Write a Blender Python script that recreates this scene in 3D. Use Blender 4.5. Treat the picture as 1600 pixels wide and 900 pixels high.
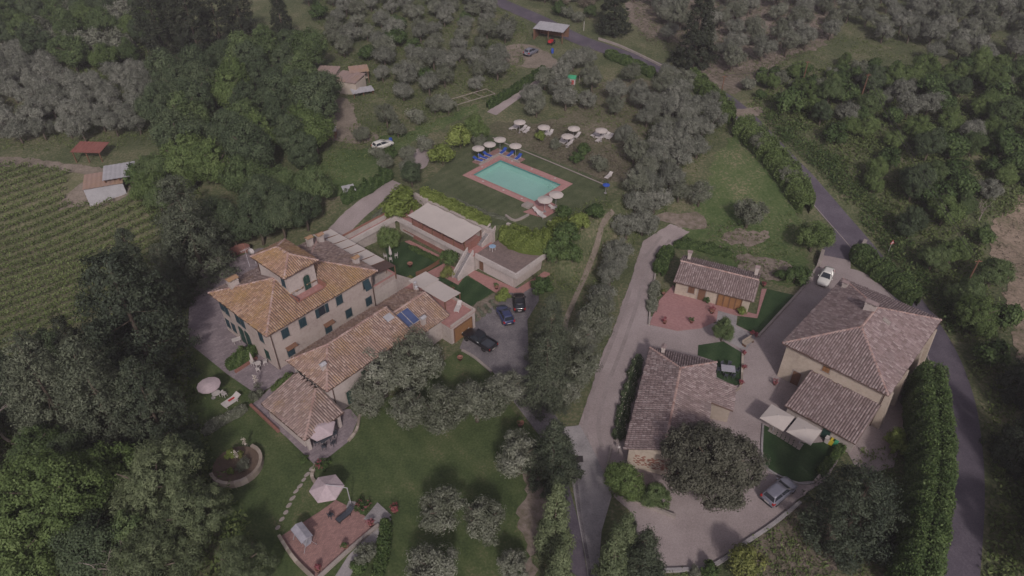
import bpy, math, random
import numpy as np
from mathutils import Vector, Matrix, geometry

for _o in list(bpy.data.objects):
    bpy.data.objects.remove(_o)
R = math.radians
SC = bpy.context.scene
COL = SC.collection
rnd = random.Random(7)
rng = np.random.default_rng(11)

# ------------------------------------------------------------------ camera
CAM_H = 61.0
PITCH = R(38.0)
FPX = 1067.0                       # focal length in pixels of a 1600 px wide frame
cam_d = bpy.data.cameras.new('camera')
cam_d.sensor_width = 36.0
cam_d.lens = FPX * 36.0 / 1600.0
cam_d.clip_start = 0.5
cam_d.clip_end = 4000
cam = bpy.data.objects.new('camera', cam_d)
cam.location = (0, 0, CAM_H)
cam.rotation_euler = (R(90) - PITCH, 0, 0)
COL.objects.link(cam)
SC.camera = cam

# ------------------------------------------------------------------ light
HAZE = 0.0004                                # density of the thin haze box added to lift dark tones
SUN_EL, SUN_TRAVEL = R(37), R(97)          # elevation; azimuth (from +x) the light travels towards
world = bpy.data.worlds.new('World')
SC.world = world
world.use_nodes = True
wn = world.node_tree.nodes
wl = world.node_tree.links
wn.clear()
w_out = wn.new('ShaderNodeOutputWorld')
w_bg = wn.new('ShaderNodeBackground')
w_sky = wn.new('ShaderNodeTexSky')
w_sky.sky_type = 'NISHITA'
w_sky.sun_disc = False
w_sky.sun_elevation = SUN_EL
w_sky.sun_rotation = R(90) - (SUN_TRAVEL + math.pi)
w_sky.altitude = 200
w_sky.air_density = 1.0
w_sky.dust_density = 4.0
w_sky.ozone_density = 1.0
w_hsv = wn.new('ShaderNodeHueSaturation')
w_hsv.inputs['Saturation'].default_value = 0.22     # thin overcast: the blue is washed out
w_tint = wn.new('ShaderNodeMix')
w_tint.data_type = 'RGBA'
w_tint.blend_type = 'MULTIPLY'
w_tint.inputs[0].default_value = 1.0
w_tint.inputs[7].default_value = (1.0, 0.925, 1.02, 1)
wl.new(w_sky.outputs[0], w_hsv.inputs['Color'])
wl.new(w_hsv.outputs[0], w_tint.inputs[6])
wl.new(w_tint.outputs[2], w_bg.inputs[0])
w_bg.inputs[1].default_value = 0.105
wl.new(w_bg.outputs[0], w_out.inputs[0])
sun_d = bpy.data.lights.new('sun', 'SUN')
sun_d.energy = 2.5
sun_d.angle = R(4.0)
sun_d.color = (1.0, 0.93, 0.86)
sun = bpy.data.objects.new('sun', sun_d)
COL.objects.link(sun)
_dir = Vector((math.cos(SUN_TRAVEL) * math.cos(SUN_EL), math.sin(SUN_TRAVEL) * math.cos(SUN_EL), -math.sin(SUN_EL)))
sun.rotation_euler = _dir.to_track_quat('-Z', 'Y').to_euler()
sun.location = (20, -20, 120)

SC.view_settings.view_transform = 'Standard'
SC.view_settings.look = 'None'
SC.view_settings.gamma = 1
SC.view_settings.use_curve_mapping = False
SC.view_settings.exposure = -0.3
SC.render.engine = 'CYCLES'
SC.cycles.use_denoising = True
SC.cycles.max_bounces = 6
SC.cycles.diffuse_bounces = 3
SC.cycles.glossy_bounces = 2
SC.cycles.transmission_bounces = 4
SC.cycles.transparent_max_bounces = 6
SC.cycles.caustics_reflective = False
SC.cycles.caustics_refractive = False

# ------------------------------------------------------------------ frames and terrain
ST, CT = math.sin(PITCH), math.cos(PITCH)


def ray(px, py):
    u = (px - 800) / FPX
    v = (450 - py) / FPX
    return np.array([u, CT + v * ST, -ST + v * CT])


def at(px, py, z=0.0):
    d = ray(px, py)
    t = (z - CAM_H) / d[2]
    return Vector((d[0] * t, d[1] * t, z))


VYAW = R(49.5)
VO = at(416, 526, 6.4)
VD1 = Vector((math.cos(VYAW), math.sin(VYAW), 0))
VD2 = Vector((-math.sin(VYAW), math.cos(VYAW), 0))


def V(u, v, z=0.0):                 # villa frame to world
    p = VO + VD1 * u + VD2 * v
    return Vector((p.x, p.y, z))


def sstep(a, b, x):
    t = np.clip((x - a) / (b - a), 0, 1)
    return t * t * (3 - 2 * t)


def gz(x, y):
    x = np.asarray(x, float)
    y = np.asarray(y, float)
    u = (x - VO.x) * VD1.x + (y - VO.y) * VD1.y
    v = (x - VO.x) * VD2.x + (y - VO.y) * VD2.y
    base = 4.8 * sstep(86, 116, y)
    left = 4.8 * sstep(14, 38, u)
    wleft = sstep(13.0, 13.7, v) * (1 - sstep(32, 60, v))
    z = base + (np.maximum(base, left) - base) * wleft
    # the garden court cut into the slope
    court = sstep(16, 18, u) * (1 - sstep(38.9, 39.5, u)) * sstep(-13, -12, v) * (1 - sstep(12.9, 13.3, v))
    z = z * (1 - court)
    # pool terrace
    uf = 36.25 + 3.05 * sstep(-3.6, -4.1, v)
    w = sstep(-0.2, 0.25, u - uf) * (1 - sstep(61, 70, u)) * sstep(-18, -12.5, v) * (1 - sstep(18, 26, v))
    z = z + (4.8 - z) * w
    z = z + 0.075 * np.clip(y - 114, 0, 140) + 0.15 * np.clip(y - 254, 0, 260)
    z = z - 2.5 * sstep(-48, -80, x) - 6 * sstep(-80, -200, x)
    z = z - 0.9 * sstep(44, 60, x) * (1 - sstep(90, 110, y))
    und = 0.6 * np.sin(x * .045 + 1.3) * np.sin(y * .05) + 0.35 * np.sin(x * .11 + y * .07)
    z = z + und * np.maximum(sstep(118, 135, y), sstep(55, 75, np.abs(x)))
    return z


def gz1(x, y):
    return float(gz(x, y))


_T = np.arange(38, 700, 0.6)


def atg(px, py, dz=0.0):            # where the view ray through a photo pixel meets the terrain (+dz)
    d = ray(px, py)
    d = d / np.linalg.norm(d)
    X, Y, Z = d[0] * _T, d[1] * _T, CAM_H + d[2] * _T
    f = Z - gz(X, Y) - dz
    k = int(np.argmax(f < 0))
    if f[k] >= 0:
        k = len(_T) - 1
    a, b = _T[max(k - 1, 0)], _T[k]
    for _ in range(12):
        m = (a + b) / 2
        if CAM_H + d[2] * m - gz1(d[0] * m, d[1] * m) - dz < 0:
            b = m
        else:
            a = m
    return Vector((d[0] * b, d[1] * b, CAM_H + d[2] * b))


def pxm(p):                         # photo pixels per metre at a point
    q = Vector(p) - Vector((0, 0, CAM_H))
    return FPX / (q.y * CT - q.z * ST)


# ------------------------------------------------------------------ object helpers
def tag(o, label=None, cat=None, group=None, kind=None):
    if label:
        o['label'] = label
    if cat:
        o['category'] = cat
    if group:
        o['group'] = group
    if kind:
        o['kind'] = kind
    return o


def empty(name, loc, rz=0.0, label=None, cat=None, group=None):
    o = bpy.data.objects.new(name, None)
    COL.objects.link(o)
    o.location = loc
    o.rotation_euler = (0, 0, rz)
    o.empty_display_size = 0.3
    return tag(o, label, cat, group)


def copy_tree(o, parent=None):
    c = o.copy()
    COL.objects.link(c)
    c.parent = parent
    for ch in KIDS.get(o.name, []):
        copy_tree(ch, c)
    return c


KIDS = {}


def mesh_obj(name, verts, faces, mat=None, parent=None, smooth=False, mats=None, fm=None):
    me = bpy.data.meshes.new(name)
    me.from_pydata([tuple(v) for v in verts], [], [tuple(f) for f in faces])
    return finish(name, me, mat, parent, smooth, mats, fm)


def finish(name, me, mat=None, parent=None, smooth=False, mats=None, fm=None):
    for m in (mats or ([mat] if mat else [])):
        me.materials.append(m)
    if fm is not None:
        me.polygons.foreach_set('material_index', list(fm))
    if smooth:
        me.polygons.foreach_set('use_smooth', [True] * len(me.polygons))
    me.update()
    o = bpy.data.objects.new(name, me)
    COL.objects.link(o)
    if parent is not None:
        o.parent = parent
        KIDS.setdefault(parent.name, []).append(o)
    return o


def np_mesh(name, co, quads, attr=None):
    me = bpy.data.meshes.new(name)
    n, f = len(co), len(quads)
    k = quads.shape[1]
    me.vertices.add(n)
    me.vertices.foreach_set('co', np.ascontiguousarray(co, np.float32).ravel())
    me.loops.add(f * k)
    me.loops.foreach_set('vertex_index', np.ascontiguousarray(quads, np.int32).ravel())
    me.polygons.add(f)
    me.polygons.foreach_set('loop_start', np.arange(0, f * k, k, dtype=np.int32))
    try:
        me.polygons.foreach_set('loop_total', np.full(f, k, np.int32))
    except Exception:
        pass
    if attr is not None:
        a = me.attributes.new('v', 'FLOAT', 'POINT')
        a.data.foreach_set('value', np.ascontiguousarray(attr, np.float32))
    me.update(calc_edges=True)
    me.validate()
    return me


class MB:
    """collects shapes of one part"""

    def __init__(s):
        s.v, s.f, s.m = [], [], []

    def add(s, verts, faces, m=0):
        b = len(s.v)
        s.v += [tuple(p) for p in verts]
        s.f += [tuple(b + i for i in f) for f in faces]
        s.m += [m] * len(faces)
        return s

    def box(s, x0, x1, y0, y1, z0, z1, m=0, rz=0.0, c=None):
        P = [(x0, y0, z0), (x1, y0, z0), (x1, y1, z0), (x0, y1, z0), (x0, y0, z1), (x1, y0, z1), (x1, y1, z1), (x0, y1, z1)]
        if rz:
            cx, cy = c or ((x0 + x1) / 2, (y0 + y1) / 2)
            ca, sa = math.cos(rz), math.sin(rz)
            P = [(cx + (x - cx) * ca - (y - cy) * sa, cy + (x - cx) * sa + (y - cy) * ca, z) for x, y, z in P]
        return s.add(P, [(3, 2, 1, 0), (4, 5, 6, 7), (0, 1, 5, 4), (1, 2, 6, 5), (2, 3, 7, 6), (3, 0, 4, 7)], m)

    def hexa(s, P, m=0):            # 8 points: bottom loop, top loop
        return s.add(P, [(3, 2, 1, 0), (4, 5, 6, 7), (0, 1, 5, 4), (1, 2, 6, 5), (2, 3, 7, 6), (3, 0, 4, 7)], m)

    def bar(s, a, b, w, h, m=0):    # beam from a to b, width w, height h
        a, b = Vector(a), Vector(b)
        d = (b - a).normalized()
        up = Vector((0, 0, 1)) if abs(d.z) < .95 else Vector((0, 1, 0))
        n = d.cross(up).normalized()
        q = n.cross(d)
        n, q = n * w / 2, q * h / 2
        return s.hexa([a - n - q, b - n - q, b + n - q, a + n - q, a - n + q, b - n + q, b + n + q, a + n + q], m)

    def tube(s, pts, rad, n=6, m=0, cap=True):
        pts = [Vector(p) for p in pts]
        if not hasattr(rad, '__len__'):
            rad = [rad] * len(pts)
        b = len(s.v)
        for i, p in enumerate(pts):
            d = (pts[min(i + 1, len(pts) - 1)] - pts[max(i - 1, 0)]).normalized()
            up = Vector((0, 0, 1)) if abs(d.z) < .9 else Vector((1, 0, 0))
            x = d.cross(up).normalized()
            y = d.cross(x)
            for k in range(n):
                a = 2 * math.pi * k / n
                s.v.append(tuple(p + (x * math.cos(a) + y * math.sin(a)) * rad[i]))
        for i in range(len(pts) - 1):
            for k in range(n):
                s.f.append((b + i * n + k, b + i * n + (k + 1) % n, b + (i + 1) * n + (k + 1) % n, b + (i + 1) * n + k))
                s.m.append(m)
        if cap:
            s.f.append(tuple(b + k for k in range(n))[::-1])
            s.f.append(tuple(b + (len(pts) - 1) * n + k for k in range(n)))
            s.m += [m, m]
        return s

    def lathe(s, prof, n=12, c=(0, 0, 0), m=0):
        b = len(s.v)
        for r, z in prof:
            for k in range(n):
                a = 2 * math.pi * k / n
                s.v.append((c[0] + r * math.cos(a), c[1] + r * math.sin(a), c[2] + z))
        for i in range(len(prof) - 1):
            for k in range(n):
                s.f.append((b + i * n + k, b + i * n + (k + 1) % n, b + (i + 1) * n + (k + 1) % n, b + (i + 1) * n + k))
                s.m.append(m)
        s.f.append(tuple(b + k for k in range(n))[::-1])
        s.f.append(tuple(b + (len(prof) - 1) * n + k for k in range(n)))
        s.m += [m, m]
        return s

    def prism(s, poly, z0, z1, m=0):
        n = len(poly)
        z0 = z0 if hasattr(z0, '__len__') else [z0] * n
        z1 = z1 if hasattr(z1, '__len__') else [z1] * n
        return s.add([(p[0], p[1], z) for p, z in zip(poly, z0)] + [(p[0], p[1], z) for p, z in zip(poly, z1)],
                     [tuple(range(n))[::-1], tuple(range(n, 2 * n))] + [(i, (i + 1) % n, n + (i + 1) % n, n + i) for i in range(n)], m)

    def build(s, name, mat, parent=None, smooth=False, mats=None):
        return mesh_obj(name, s.v, s.f, mat, parent, smooth, mats, s.m if mats else None)


# ------------------------------------------------------------------ materials
MATS = {}


def _new(name):
    m = bpy.data.materials.new(name)
    m.use_nodes = True
    n = m.node_tree.nodes
    n.clear()
    out = n.new('ShaderNodeOutputMaterial')
    MATS[name] = m
    return m, n, m.node_tree.links, out


def ramp(n, stops):
    r = n.new('ShaderNodeValToRGB')
    e = r.color_ramp.elements
    while len(e) < len(stops):
        e.new(0.5)
    for k, (p, c) in enumerate(stops):
        e[k].position = p
        e[k].color = (c[0], c[1], c[2], 1)
    return r


def coords(n, l, space):
    if space == 'object':
        t = n.new('ShaderNodeTexCoord')
        return t.outputs['Object']
    g = n.new('ShaderNodeNewGeometry')
    return g.outputs['Position']


def noise(n, l, co, scale, detail=4, rough=.6):
    t = n.new('ShaderNodeTexNoise')
    t.inputs['Scale'].default_value = scale
    t.inputs['Detail'].default_value = detail
    t.inputs['Roughness'].default_value = rough
    l.new(co, t.inputs['Vector'])
    return t.outputs['Fac']


def mixf(n, l, a, b, w):
    """a*(1-w)+b*w of two float sockets"""
    x = n.new('ShaderNodeMix')
    x.inputs[0].default_value = w
    l.new(a, x.inputs[2])
    l.new(b, x.inputs[3])
    return x.outputs[0]


def pm(name, stops, scale=1.0, scale2=8.0, mix2=.4, rough=.85, bump=0.0, bscale=20.0, bdist=.02, spec=.3, space='world', metal=0.0, contrast=2.0, mow=None):
    """principled material, colour from two octaves of noise through a ramp"""
    if not isinstance(stops[0], (tuple, list)):
        c = stops
        stops = [(.3, [k * .86 for k in c]), (.7, [min(1, k * 1.1) for k in c])]
    m, n, l, out = _new(name)
    co = coords(n, l, space)
    f = mixf(n, l, noise(n, l, co, scale), noise(n, l, co, scale2, 3), mix2)
    if mow:                             # mown stripes: direction, stripe width, share
        mp_ = n.new('ShaderNodeMapping')
        mp_.inputs['Rotation'].default_value = (0, 0, mow[0])
        l.new(co, mp_.inputs[0])
        wv = n.new('ShaderNodeTexWave')
        wv.inputs['Scale'].default_value = .157 / mow[1]
        wv.inputs['Distortion'].default_value = 1.2
        wv.inputs['Detail'].default_value = 2
        l.new(mp_.outputs[0], wv.inputs['Vector'])
        f = mixf(n, l, f, wv.outputs['Fac'], mow[2])
    st_ = n.new('ShaderNodeMapRange')
    st_.inputs[1].default_value = .5 - .5 / contrast
    st_.inputs[2].default_value = .5 + .5 / contrast
    l.new(f, st_.inputs[0])
    r = ramp(n, stops)
    l.new(st_.outputs[0], r.inputs[0])
    b = n.new('ShaderNodeBsdfPrincipled')
    l.new(r.outputs[0], b.inputs['Base Color'])
    b.inputs['Roughness'].default_value = rough
    b.inputs['Specular IOR Level'].default_value = spec
    b.inputs['Metallic'].default_value = metal
    if bump:
        bn = n.new('ShaderNodeBump')
        bn.inputs['Strength'].default_value = bump
        bn.inputs['Distance'].default_value = bdist
        l.new(noise(n, l, co, bscale, 3), bn.inputs['Height'])
        l.new(bn.outputs[0], b.inputs['Normal'])
    l.new(b.outputs[0], out.inputs[0])
    return m


def foliage(name, stops, trans=.25, gain=(1.15, .22), tint=.22):
    """leaf material: per leaf value v, per tree random"""
    m, n, l, out = _new(name)
    a = n.new('ShaderNodeAttribute')
    a.attribute_name = 'v'
    oi = n.new('ShaderNodeObjectInfo')
    co = coords(n, l, 'world')
    f1 = mixf(n, l, a.outputs['Fac'], noise(n, l, co, .9, 2), .3)
    f2 = mixf(n, l, f1, oi.outputs['Random'], tint)
    k_, ds = gain
    stops = [(p, [k_ * (c * (1 - ds) + ds * (.3 * q[0] + .55 * q[1] + .15 * q[2])) for c in q]) for p, q in stops]
    r = ramp(n, stops)
    l.new(f2, r.inputs[0])
    d = n.new('ShaderNodeBsdfPrincipled')
    d.inputs['Roughness'].default_value = .62
    d.inputs['Specular IOR Level'].default_value = .22
    l.new(r.outputs[0], d.inputs['Base Color'])
    t = n.new('ShaderNodeBsdfTranslucent')
    l.new(r.outputs[0], t.inputs[0])
    mx = n.new('ShaderNodeMixShader')
    mx.inputs[0].default_value = trans
    l.new(d.outputs[0], mx.inputs[1])
    l.new(t.outputs[0], mx.inputs[2])
    l.new(mx.outputs[0], out.inputs[0])
    return m


def island_mat(name, stops, rough=.85, patch=None, patch_scale=.25, patch_lo=.45, patch_hi=.65, bump=.3):
    """each tile / stone its own tone, plus lichen patches"""
    m, n, l, out = _new(name)
    g = n.new('ShaderNodeNewGeometry')
    co = coords(n, l, 'world')
    f = mixf(n, l, g.outputs['Random Per Island'], noise(n, l, co, 2.2, 4), .4)
    r = ramp(n, stops)
    l.new(f, r.inputs[0])
    col = r.outputs[0]
    if patch:
        pr = n.new('ShaderNodeMapRange')
        pr.inputs[1].default_value = patch_lo
        pr.inputs[2].default_value = patch_hi
        pr.inputs[4].default_value = .75
        l.new(mixf(n, l, noise(n, l, co, patch_scale, 4, .7), noise(n, l, co, 5, 2), .35), pr.inputs[0])
        mx = n.new('ShaderNodeMix')
        mx.data_type = 'RGBA'
        l.new(pr.outputs[0], mx.inputs[0])
        l.new(col, mx.inputs[6])
        mx.inputs[7].default_value = (*patch, 1)
        col = mx.outputs[2]
    b = n.new('ShaderNodeBsdfPrincipled')
    b.inputs['Roughness'].default_value = rough
    b.inputs['Specular IOR Level'].default_value = .25
    l.new(col, b.inputs['Base Color'])
    if bump:
        bn = n.new('ShaderNodeBump')
        bn.inputs['Strength'].default_value = bump
        bn.inputs['Distance'].default_value = .02
        l.new(noise(n, l, co, 25, 3), bn.inputs['Height'])
        l.new(bn.outputs[0], b.inputs['Normal'])
    l.new(b.outputs[0], out.inputs[0])
    return m


def paving(name, c1, c2, mortar, bw=.3, bh=.15, rot=0.0, rough=.85, mort=.012, stain=.5):
    m, n, l, out = _new(name)
    co = coords(n, l, 'world')
    mp = n.new('ShaderNodeMapping')
    mp.inputs['Rotation'].default_value = (0, 0, rot)
    l.new(co, mp.inputs[0])
    t = n.new('ShaderNodeTexBrick')
    t.inputs['Color1'].default_value = (*c1, 1)
    t.inputs['Color2'].default_value = (*c2, 1)
    t.inputs['Mortar'].default_value = (*mortar, 1)
    t.inputs['Scale'].default_value = 1
    t.inputs['Mortar Size'].default_value = mort
    t.inputs['Brick Width'].default_value = bw
    t.inputs['Row Height'].default_value = bh
    l.new(mp.outputs[0], t.inputs['Vector'])
    r = ramp(n, [(.3, (.55, .53, .55)), (.65, (1.1, 1.08, 1.08))])
    l.new(mixf(n, l, noise(n, l, co, .35, 5, .7), noise(n, l, co, 3.5, 4), .5), r.inputs[0])
    mx = n.new('ShaderNodeMix')
    mx.data_type = 'RGBA'
    mx.blend_type = 'MULTIPLY'
    mx.inputs[0].default_value = stain
    l.new(t.outputs[0], mx.inputs[6])
    l.new(r.outputs[0], mx.inputs[7])
    b = n.new('ShaderNodeBsdfPrincipled')
    b.inputs['Roughness'].default_value = rough
    l.new(mx.outputs[2], b.inputs['Base Color'])
    bn = n.new('ShaderNodeBump')
    bn.inputs['Strength'].default_value = .4
    bn.inputs['Distance'].default_value = .01
    l.new(t.outputs['Fac'], bn.inputs['Height'])
    bn.invert = True
    l.new(bn.outputs[0], b.inputs['Normal'])
    l.new(b.outputs[0], out.inputs[0])
    return m


M_ROUGH = pm('rough_grass', [(.2, (.058, .072, .032)), (.42, (.085, .1, .046)), (.6, (.12, .125, .066)), (.85, (.2, .175, .115))], .16, 2.6, .55, .95, .9, 7, .12, contrast=2.6)
M_LAWN = pm('lawn_grass', [(.15, (.042, .064, .022)), (.45, (.064, .092, .032)), (.7, (.09, .115, .045)), (.92, (.15, .145, .075))], .2, 4.5, .5, .95, .9, 20, .08, contrast=2.8, mow=(R(-35), 1.1, .04))
M_POOLLAWN = pm('pool_lawn_grass', [(.15, (.05, .066, .03)), (.45, (.074, .09, .043)), (.7, (.1, .112, .06)), (.92, (.14, .138, .085))], .35, 5.0, .5, .95, .8, 22, .06, contrast=2.6, mow=(R(40.5), .8, .05))
M_GREENLAWN = pm('watered_lawn_grass', [(.15, (.017, .04, .013)), (.5, (.029, .06, .021)), (.85, (.05, .082, .035))], .5, 6.0, .55, .95, .9, 26, .06, mow=(R(25), 1.3, .16))
M_MEADOW = pm('meadow_grass', [(.15, (.044, .078, .022)), (.45, (.07, .105, .034)), (.68, (.105, .13, .054)), (.92, (.22, .19, .12))], .14, 2.6, .55, .95, .9, 9, .08, contrast=2.6)
M_DRYFIELD = pm('dry_field_soil', [(.2, (.085, .085, .05)), (.42, (.15, .125, .095)), (.6, (.215, .175, .15)), (.8, (.27, .22, .185))], .09, 1.3, .5, .95, .9, 6, .1)
M_GROVE = pm('grove_dry_grass', [(.15, (.065, .07, .036)), (.42, (.105, .1, .06)), (.65, (.15, .132, .092)), (.9, (.21, .175, .135))], .12, 2.4, .55, .95, .9, 7, .1, contrast=2.4)
M_PLOUGH = pm('ploughed_soil', [(.15, (.09, .095, .045)), (.42, (.19, .15, .11)), (.62, (.26, .2, .155)), (.85, (.32, .26, .2))], .25, 2.2, .55, .95, .9, 5, .1)
M_VINESOIL = pm('vineyard_soil', [(.2, (.085, .1, .045)), (.5, (.13, .13, .07)), (.85, (.22, .19, .13))], .3, 2.5, .5, .95, .8, 8, .08)
M_TRACK = pm('earth_track', [(.2, (.12, .105, .075)), (.5, (.2, .165, .135)), (.85, (.27, .225, .19))], .4, 3.0, .5, .95, .7, 9, .06)
M_GRAVEL = pm('pale_gravel', [(.2, (.22, .182, .178)), (.5, (.3, .25, .248)), (.8, (.37, .315, .31))], .18, 9.0, .5, .95, .7, 22, .03)
M_ROAD = pm('worn_asphalt', [(.25, (.07, .058, .076)), (.5, (.094, .08, .102)), (.8, (.135, .115, .138))], .25, 6.0, .45, .9, .3, 40, .01)
M_DRIVE = pm('cobbled_asphalt', [(.25, (.1, .09, .1)), (.5, (.155, .14, .15)), (.8, (.24, .215, .22))], .45, 7.0, .55, .85, .5, 16, .02)
M_CONC = pm('pale_concrete', [(.25, (.2, .185, .19)), (.5, (.27, .25, .255)), (.8, (.34, .315, .315))], .4, 7.0, .4, .9, .3, 30, .01)
M_COURT = paving('courtyard_stone', (.21, .175, .19), (.28, .235, .25), (.14, .118, .13), .6, .4, R(-40), .9, .01, .75)
M_PATIO = paving('patio_brick', (.27, .15, .135), (.35, .2, .18), (.2, .14, .13), .3, .15, R(-40), .85, .012, .75)
M_COTTO = paving('cotto_paving', (.33, .165, .15), (.39, .2, .185), (.3, .19, .18), .3, .3, R(-40.5), .85, .008, .35)
M_GATEPAV = paving('courtyard_brick', (.32, .16, .155), (.39, .21, .205), (.28, .18, .175), .28, .14, R(25), .85, .01, .45)
M_TERRTILE = paving('terrace_tile', (.18, .138, .128), (.23, .172, .158), (.15, .115, .105), .3, .3, R(-40.5), .9, .01, .85)
M_POOLDECK = paving('pool_surround_tile', (.38, .195, .185), (.42, .23, .215), (.34, .22, .21), .3, .3, R(-40.5), .8, .01, .3)
M_STONE = island_mat('rubble_stone', [(.2, (.2, .165, .14)), (.5, (.3, .25, .21)), (.8, (.42, .36, .31))])
M_SLAB = pm('pale_stone', (.3, .26, .24), .8, 7, .5, .9, .4, 18, .01)
M_TERR = pm('terracotta', (.25, .12, .09), 2, 12, .5, .8, .2, 20, .01)
M_STUCCO = pm('cream_stucco', [(.2, (.3, .245, .225)), (.45, (.38, .315, .29)), (.75, (.43, .365, .335))], .22, 2.5, .45, .95, .25, 12, .01)
M_STUCCO2 = pm('pale_stucco', [(.2, (.31, .265, .25)), (.5, (.4, .345, .325)), (.8, (.45, .395, .37))], .3, 3, .45, .95, .25, 12, .01)
M_YELLOW = pm('warm_stucco', [(.2, (.33, .275, .23)), (.5, (.41, .345, .285)), (.8, (.46, .39, .33))], .3, 3, .45, .95, .25, 12, .01)
M_WHITE = pm('white_plaster', [(.2, (.35, .31, .3)), (.5, (.45, .4, .385)), (.8, (.5, .45, .43))], .35, 4, .45, .9, .15, 14, .01)
M_CANVAS = pm('cream_canvas', [(.2, (.43, .385, .36)), (.5, (.46, .41, .385)), (.8, (.48, .43, .4))], .4, 3, .3, .85, .2, 3, .02)
M_PINKCANVAS = pm('faded_pink_canvas', (.42, .34, .36), .6, 4, .4, .85)
M_ROOFV = island_mat('ochre_roof_tile', [(.1, (.15, .095, .075)), (.36, (.25, .155, .112)), (.6, (.315, .198, .142)), (.9, (.39, .285, .225))], patch=(.3, .19, .075), patch_scale=.3, patch_lo=.43, patch_hi=.62)
M_ROOFG = island_mat('weathered_roof_tile', [(.1, (.15, .108, .1)), (.4, (.23, .167, .152)), (.65, (.29, .215, .197)), (.9, (.37, .3, .28))], patch=(.28, .18, .09), patch_scale=.35, patch_lo=.52, patch_hi=.72)
M_ROOFA = island_mat('pinkish_roof_tile', [(.1, (.16, .108, .092)), (.36, (.255, .172, .143)), (.62, (.315, .218, .183)), (.9, (.4, .31, .27))], patch=(.31, .195, .095), patch_scale=.35, patch_lo=.48, patch_hi=.68)
M_ROOFR = island_mat('brown_roof_tile', [(.1, (.14, .1, .1)), (.4, (.215, .16, .158)), (.65, (.27, .208, .205)), (.9, (.36, .3, .298))], patch=(.17, .142, .14), patch_scale=.45, patch_lo=.5, patch_hi=.7)
M_RIDGE = island_mat('ridge_tile', [(.2, (.27, .17, .15)), (.5, (.36, .245, .22)), (.8, (.43, .32, .29))])
M_DECK = pm('roof_underlay', (.14, .09, .075), 1, 6)
M_SHUT = pm('blue_green_shutter', (.024, .05, .064), 2, 12, .4, .6, .2, 30, .005)
M_SHUTG = pm('green_shutter', (.018, .052, .042), 2, 12, .4, .6)
M_GLASS = pm('window_glass', (.03, .035, .045), 1, 3, .4, .08, spec=.5)
M_DARK = pm('dark_metal', (.035, .03, .03), 2, 10, .4, .5)
M_COPPER = pm('brown_gutter', (.09, .055, .045), 2, 10, .4, .5)
M_WOOD = pm('garage_wood', [(.2, (.2, .1, .045)), (.8, (.29, .155, .075))], 1.5, 14, .6, .6, .3, 30, .01)
M_BROWNWOOD = pm('brown_timber', (.16, .085, .055), 2, 14, .5, .7)
M_BRICKRED = paving('red_brick_wall', (.24, .09, .07), (.3, .13, .1), (.2, .12, .1), .25, .08, 0, .9)
M_SOLAR = pm('solar_glass', [(.3, (.05, .07, .16)), (.7, (.07, .095, .2))], .6, 3, .3, .2, spec=.6)
M_METAL = pm('grey_sheet_metal', (.36, .35, .37), 1, 9, .5, .5, .2, 12)
M_REDMETAL = pm('red_sheet_metal', (.22, .085, .07), .8, 7, .5, .6, .2, 12)
M_BARK = pm('bark', (.12, .095, .075), 3, 18, .5, .95, .6, 14, .03, space='object')
M_DEADWOOD = pm('dead_wood', (.3, .25, .23), 3, 18, .5, .95, .4, 14, .02)
M_TILEBLUE = pm('pool_liner', [(.3, (.26, .43, .385)), (.7, (.29, .47, .42))], .3, 3, .3, .6)
M_BLUE = pm('blue_fabric', (.03, .075, .34), 2, 10, .4, .8)
M_PLASTIC = pm('white_plastic', (.48, .44, .43), 2, 10, .3, .5)
M_GREYFAB = pm('grey_fabric', (.3, .29, .33), 2, 10, .4, .8)
M_DARKFAB = pm('charcoal_mesh', (.05, .055, .07), 2, 10, .4, .7)
M_RED = pm('red_paint', (.42, .03, .035), 2, 10, .3, .6)
M_GREENP = pm('green_paint', (.05, .3, .16), 2, 10, .3, .5)
M_YELLOWP = pm('yellow_paint', (.55, .45, .05), 2, 10, .3, .5)
M_PAN = pm('pan_tile', [(.2, (.14, .105, .096)), (.8, (.21, .16, .146))], 1.2, 7, .5, .95)  # pans darker than covers: shade and dirt between rows put into the colour
M_SOIL = pm('bed_soil', (.12, .085, .065), 2, 10, .5, .95, .6, 12, .04)

F_OLIVE = foliage('olive_leaf', [(.2, (.08, .09, .058)), (.5, (.142, .152, .11)), (.82, (.25, .255, .205))], .22, (1.14, 0))
F_OLIVEGREY = foliage('olive_leaf_grey', [(.2, (.088, .096, .072)), (.5, (.155, .162, .13)), (.82, (.265, .265, .225))], .22, (1.18, 0))
F_BROAD = foliage('broad_leaf', [(.2, (.042, .068, .022)), (.5, (.075, .112, .038)), (.82, (.13, .172, .064))], .3, (1.38, .1))
F_DARKB = foliage('dark_broad_leaf', [(.2, (.03, .046, .022)), (.5, (.054, .078, .036)), (.82, (.098, .126, .06))], .26, (1.49, .12))
F_BRIGHT = foliage('bright_leaf', [(.2, (.058, .092, .024)), (.5, (.1, .148, .042)), (.82, (.165, .22, .072))], .3, (1.21, .08))
F_YELLOW = foliage('yellow_green_leaf', [(.2, (.08, .1, .015)), (.5, (.16, .18, .025)), (.82, (.28, .29, .05))], .3)
F_IVY = foliage('ivy_leaf', [(.2, (.1, .135, .03)), (.5, (.18, .228, .058)), (.82, (.27, .315, .1))], .32, (1.08, 0))
F_CONIFER = foliage('conifer_needle', [(.2, (.022, .032, .02)), (.5, (.044, .057, .034)), (.82, (.085, .1, .06))], .12, (1.3, .1))
F_SPIRE = foliage('dark_spire_needle', [(.2, (.016, .022, .013)), (.5, (.03, .038, .022)), (.82, (.06, .068, .04))], .1, (1.05, .1))
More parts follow.
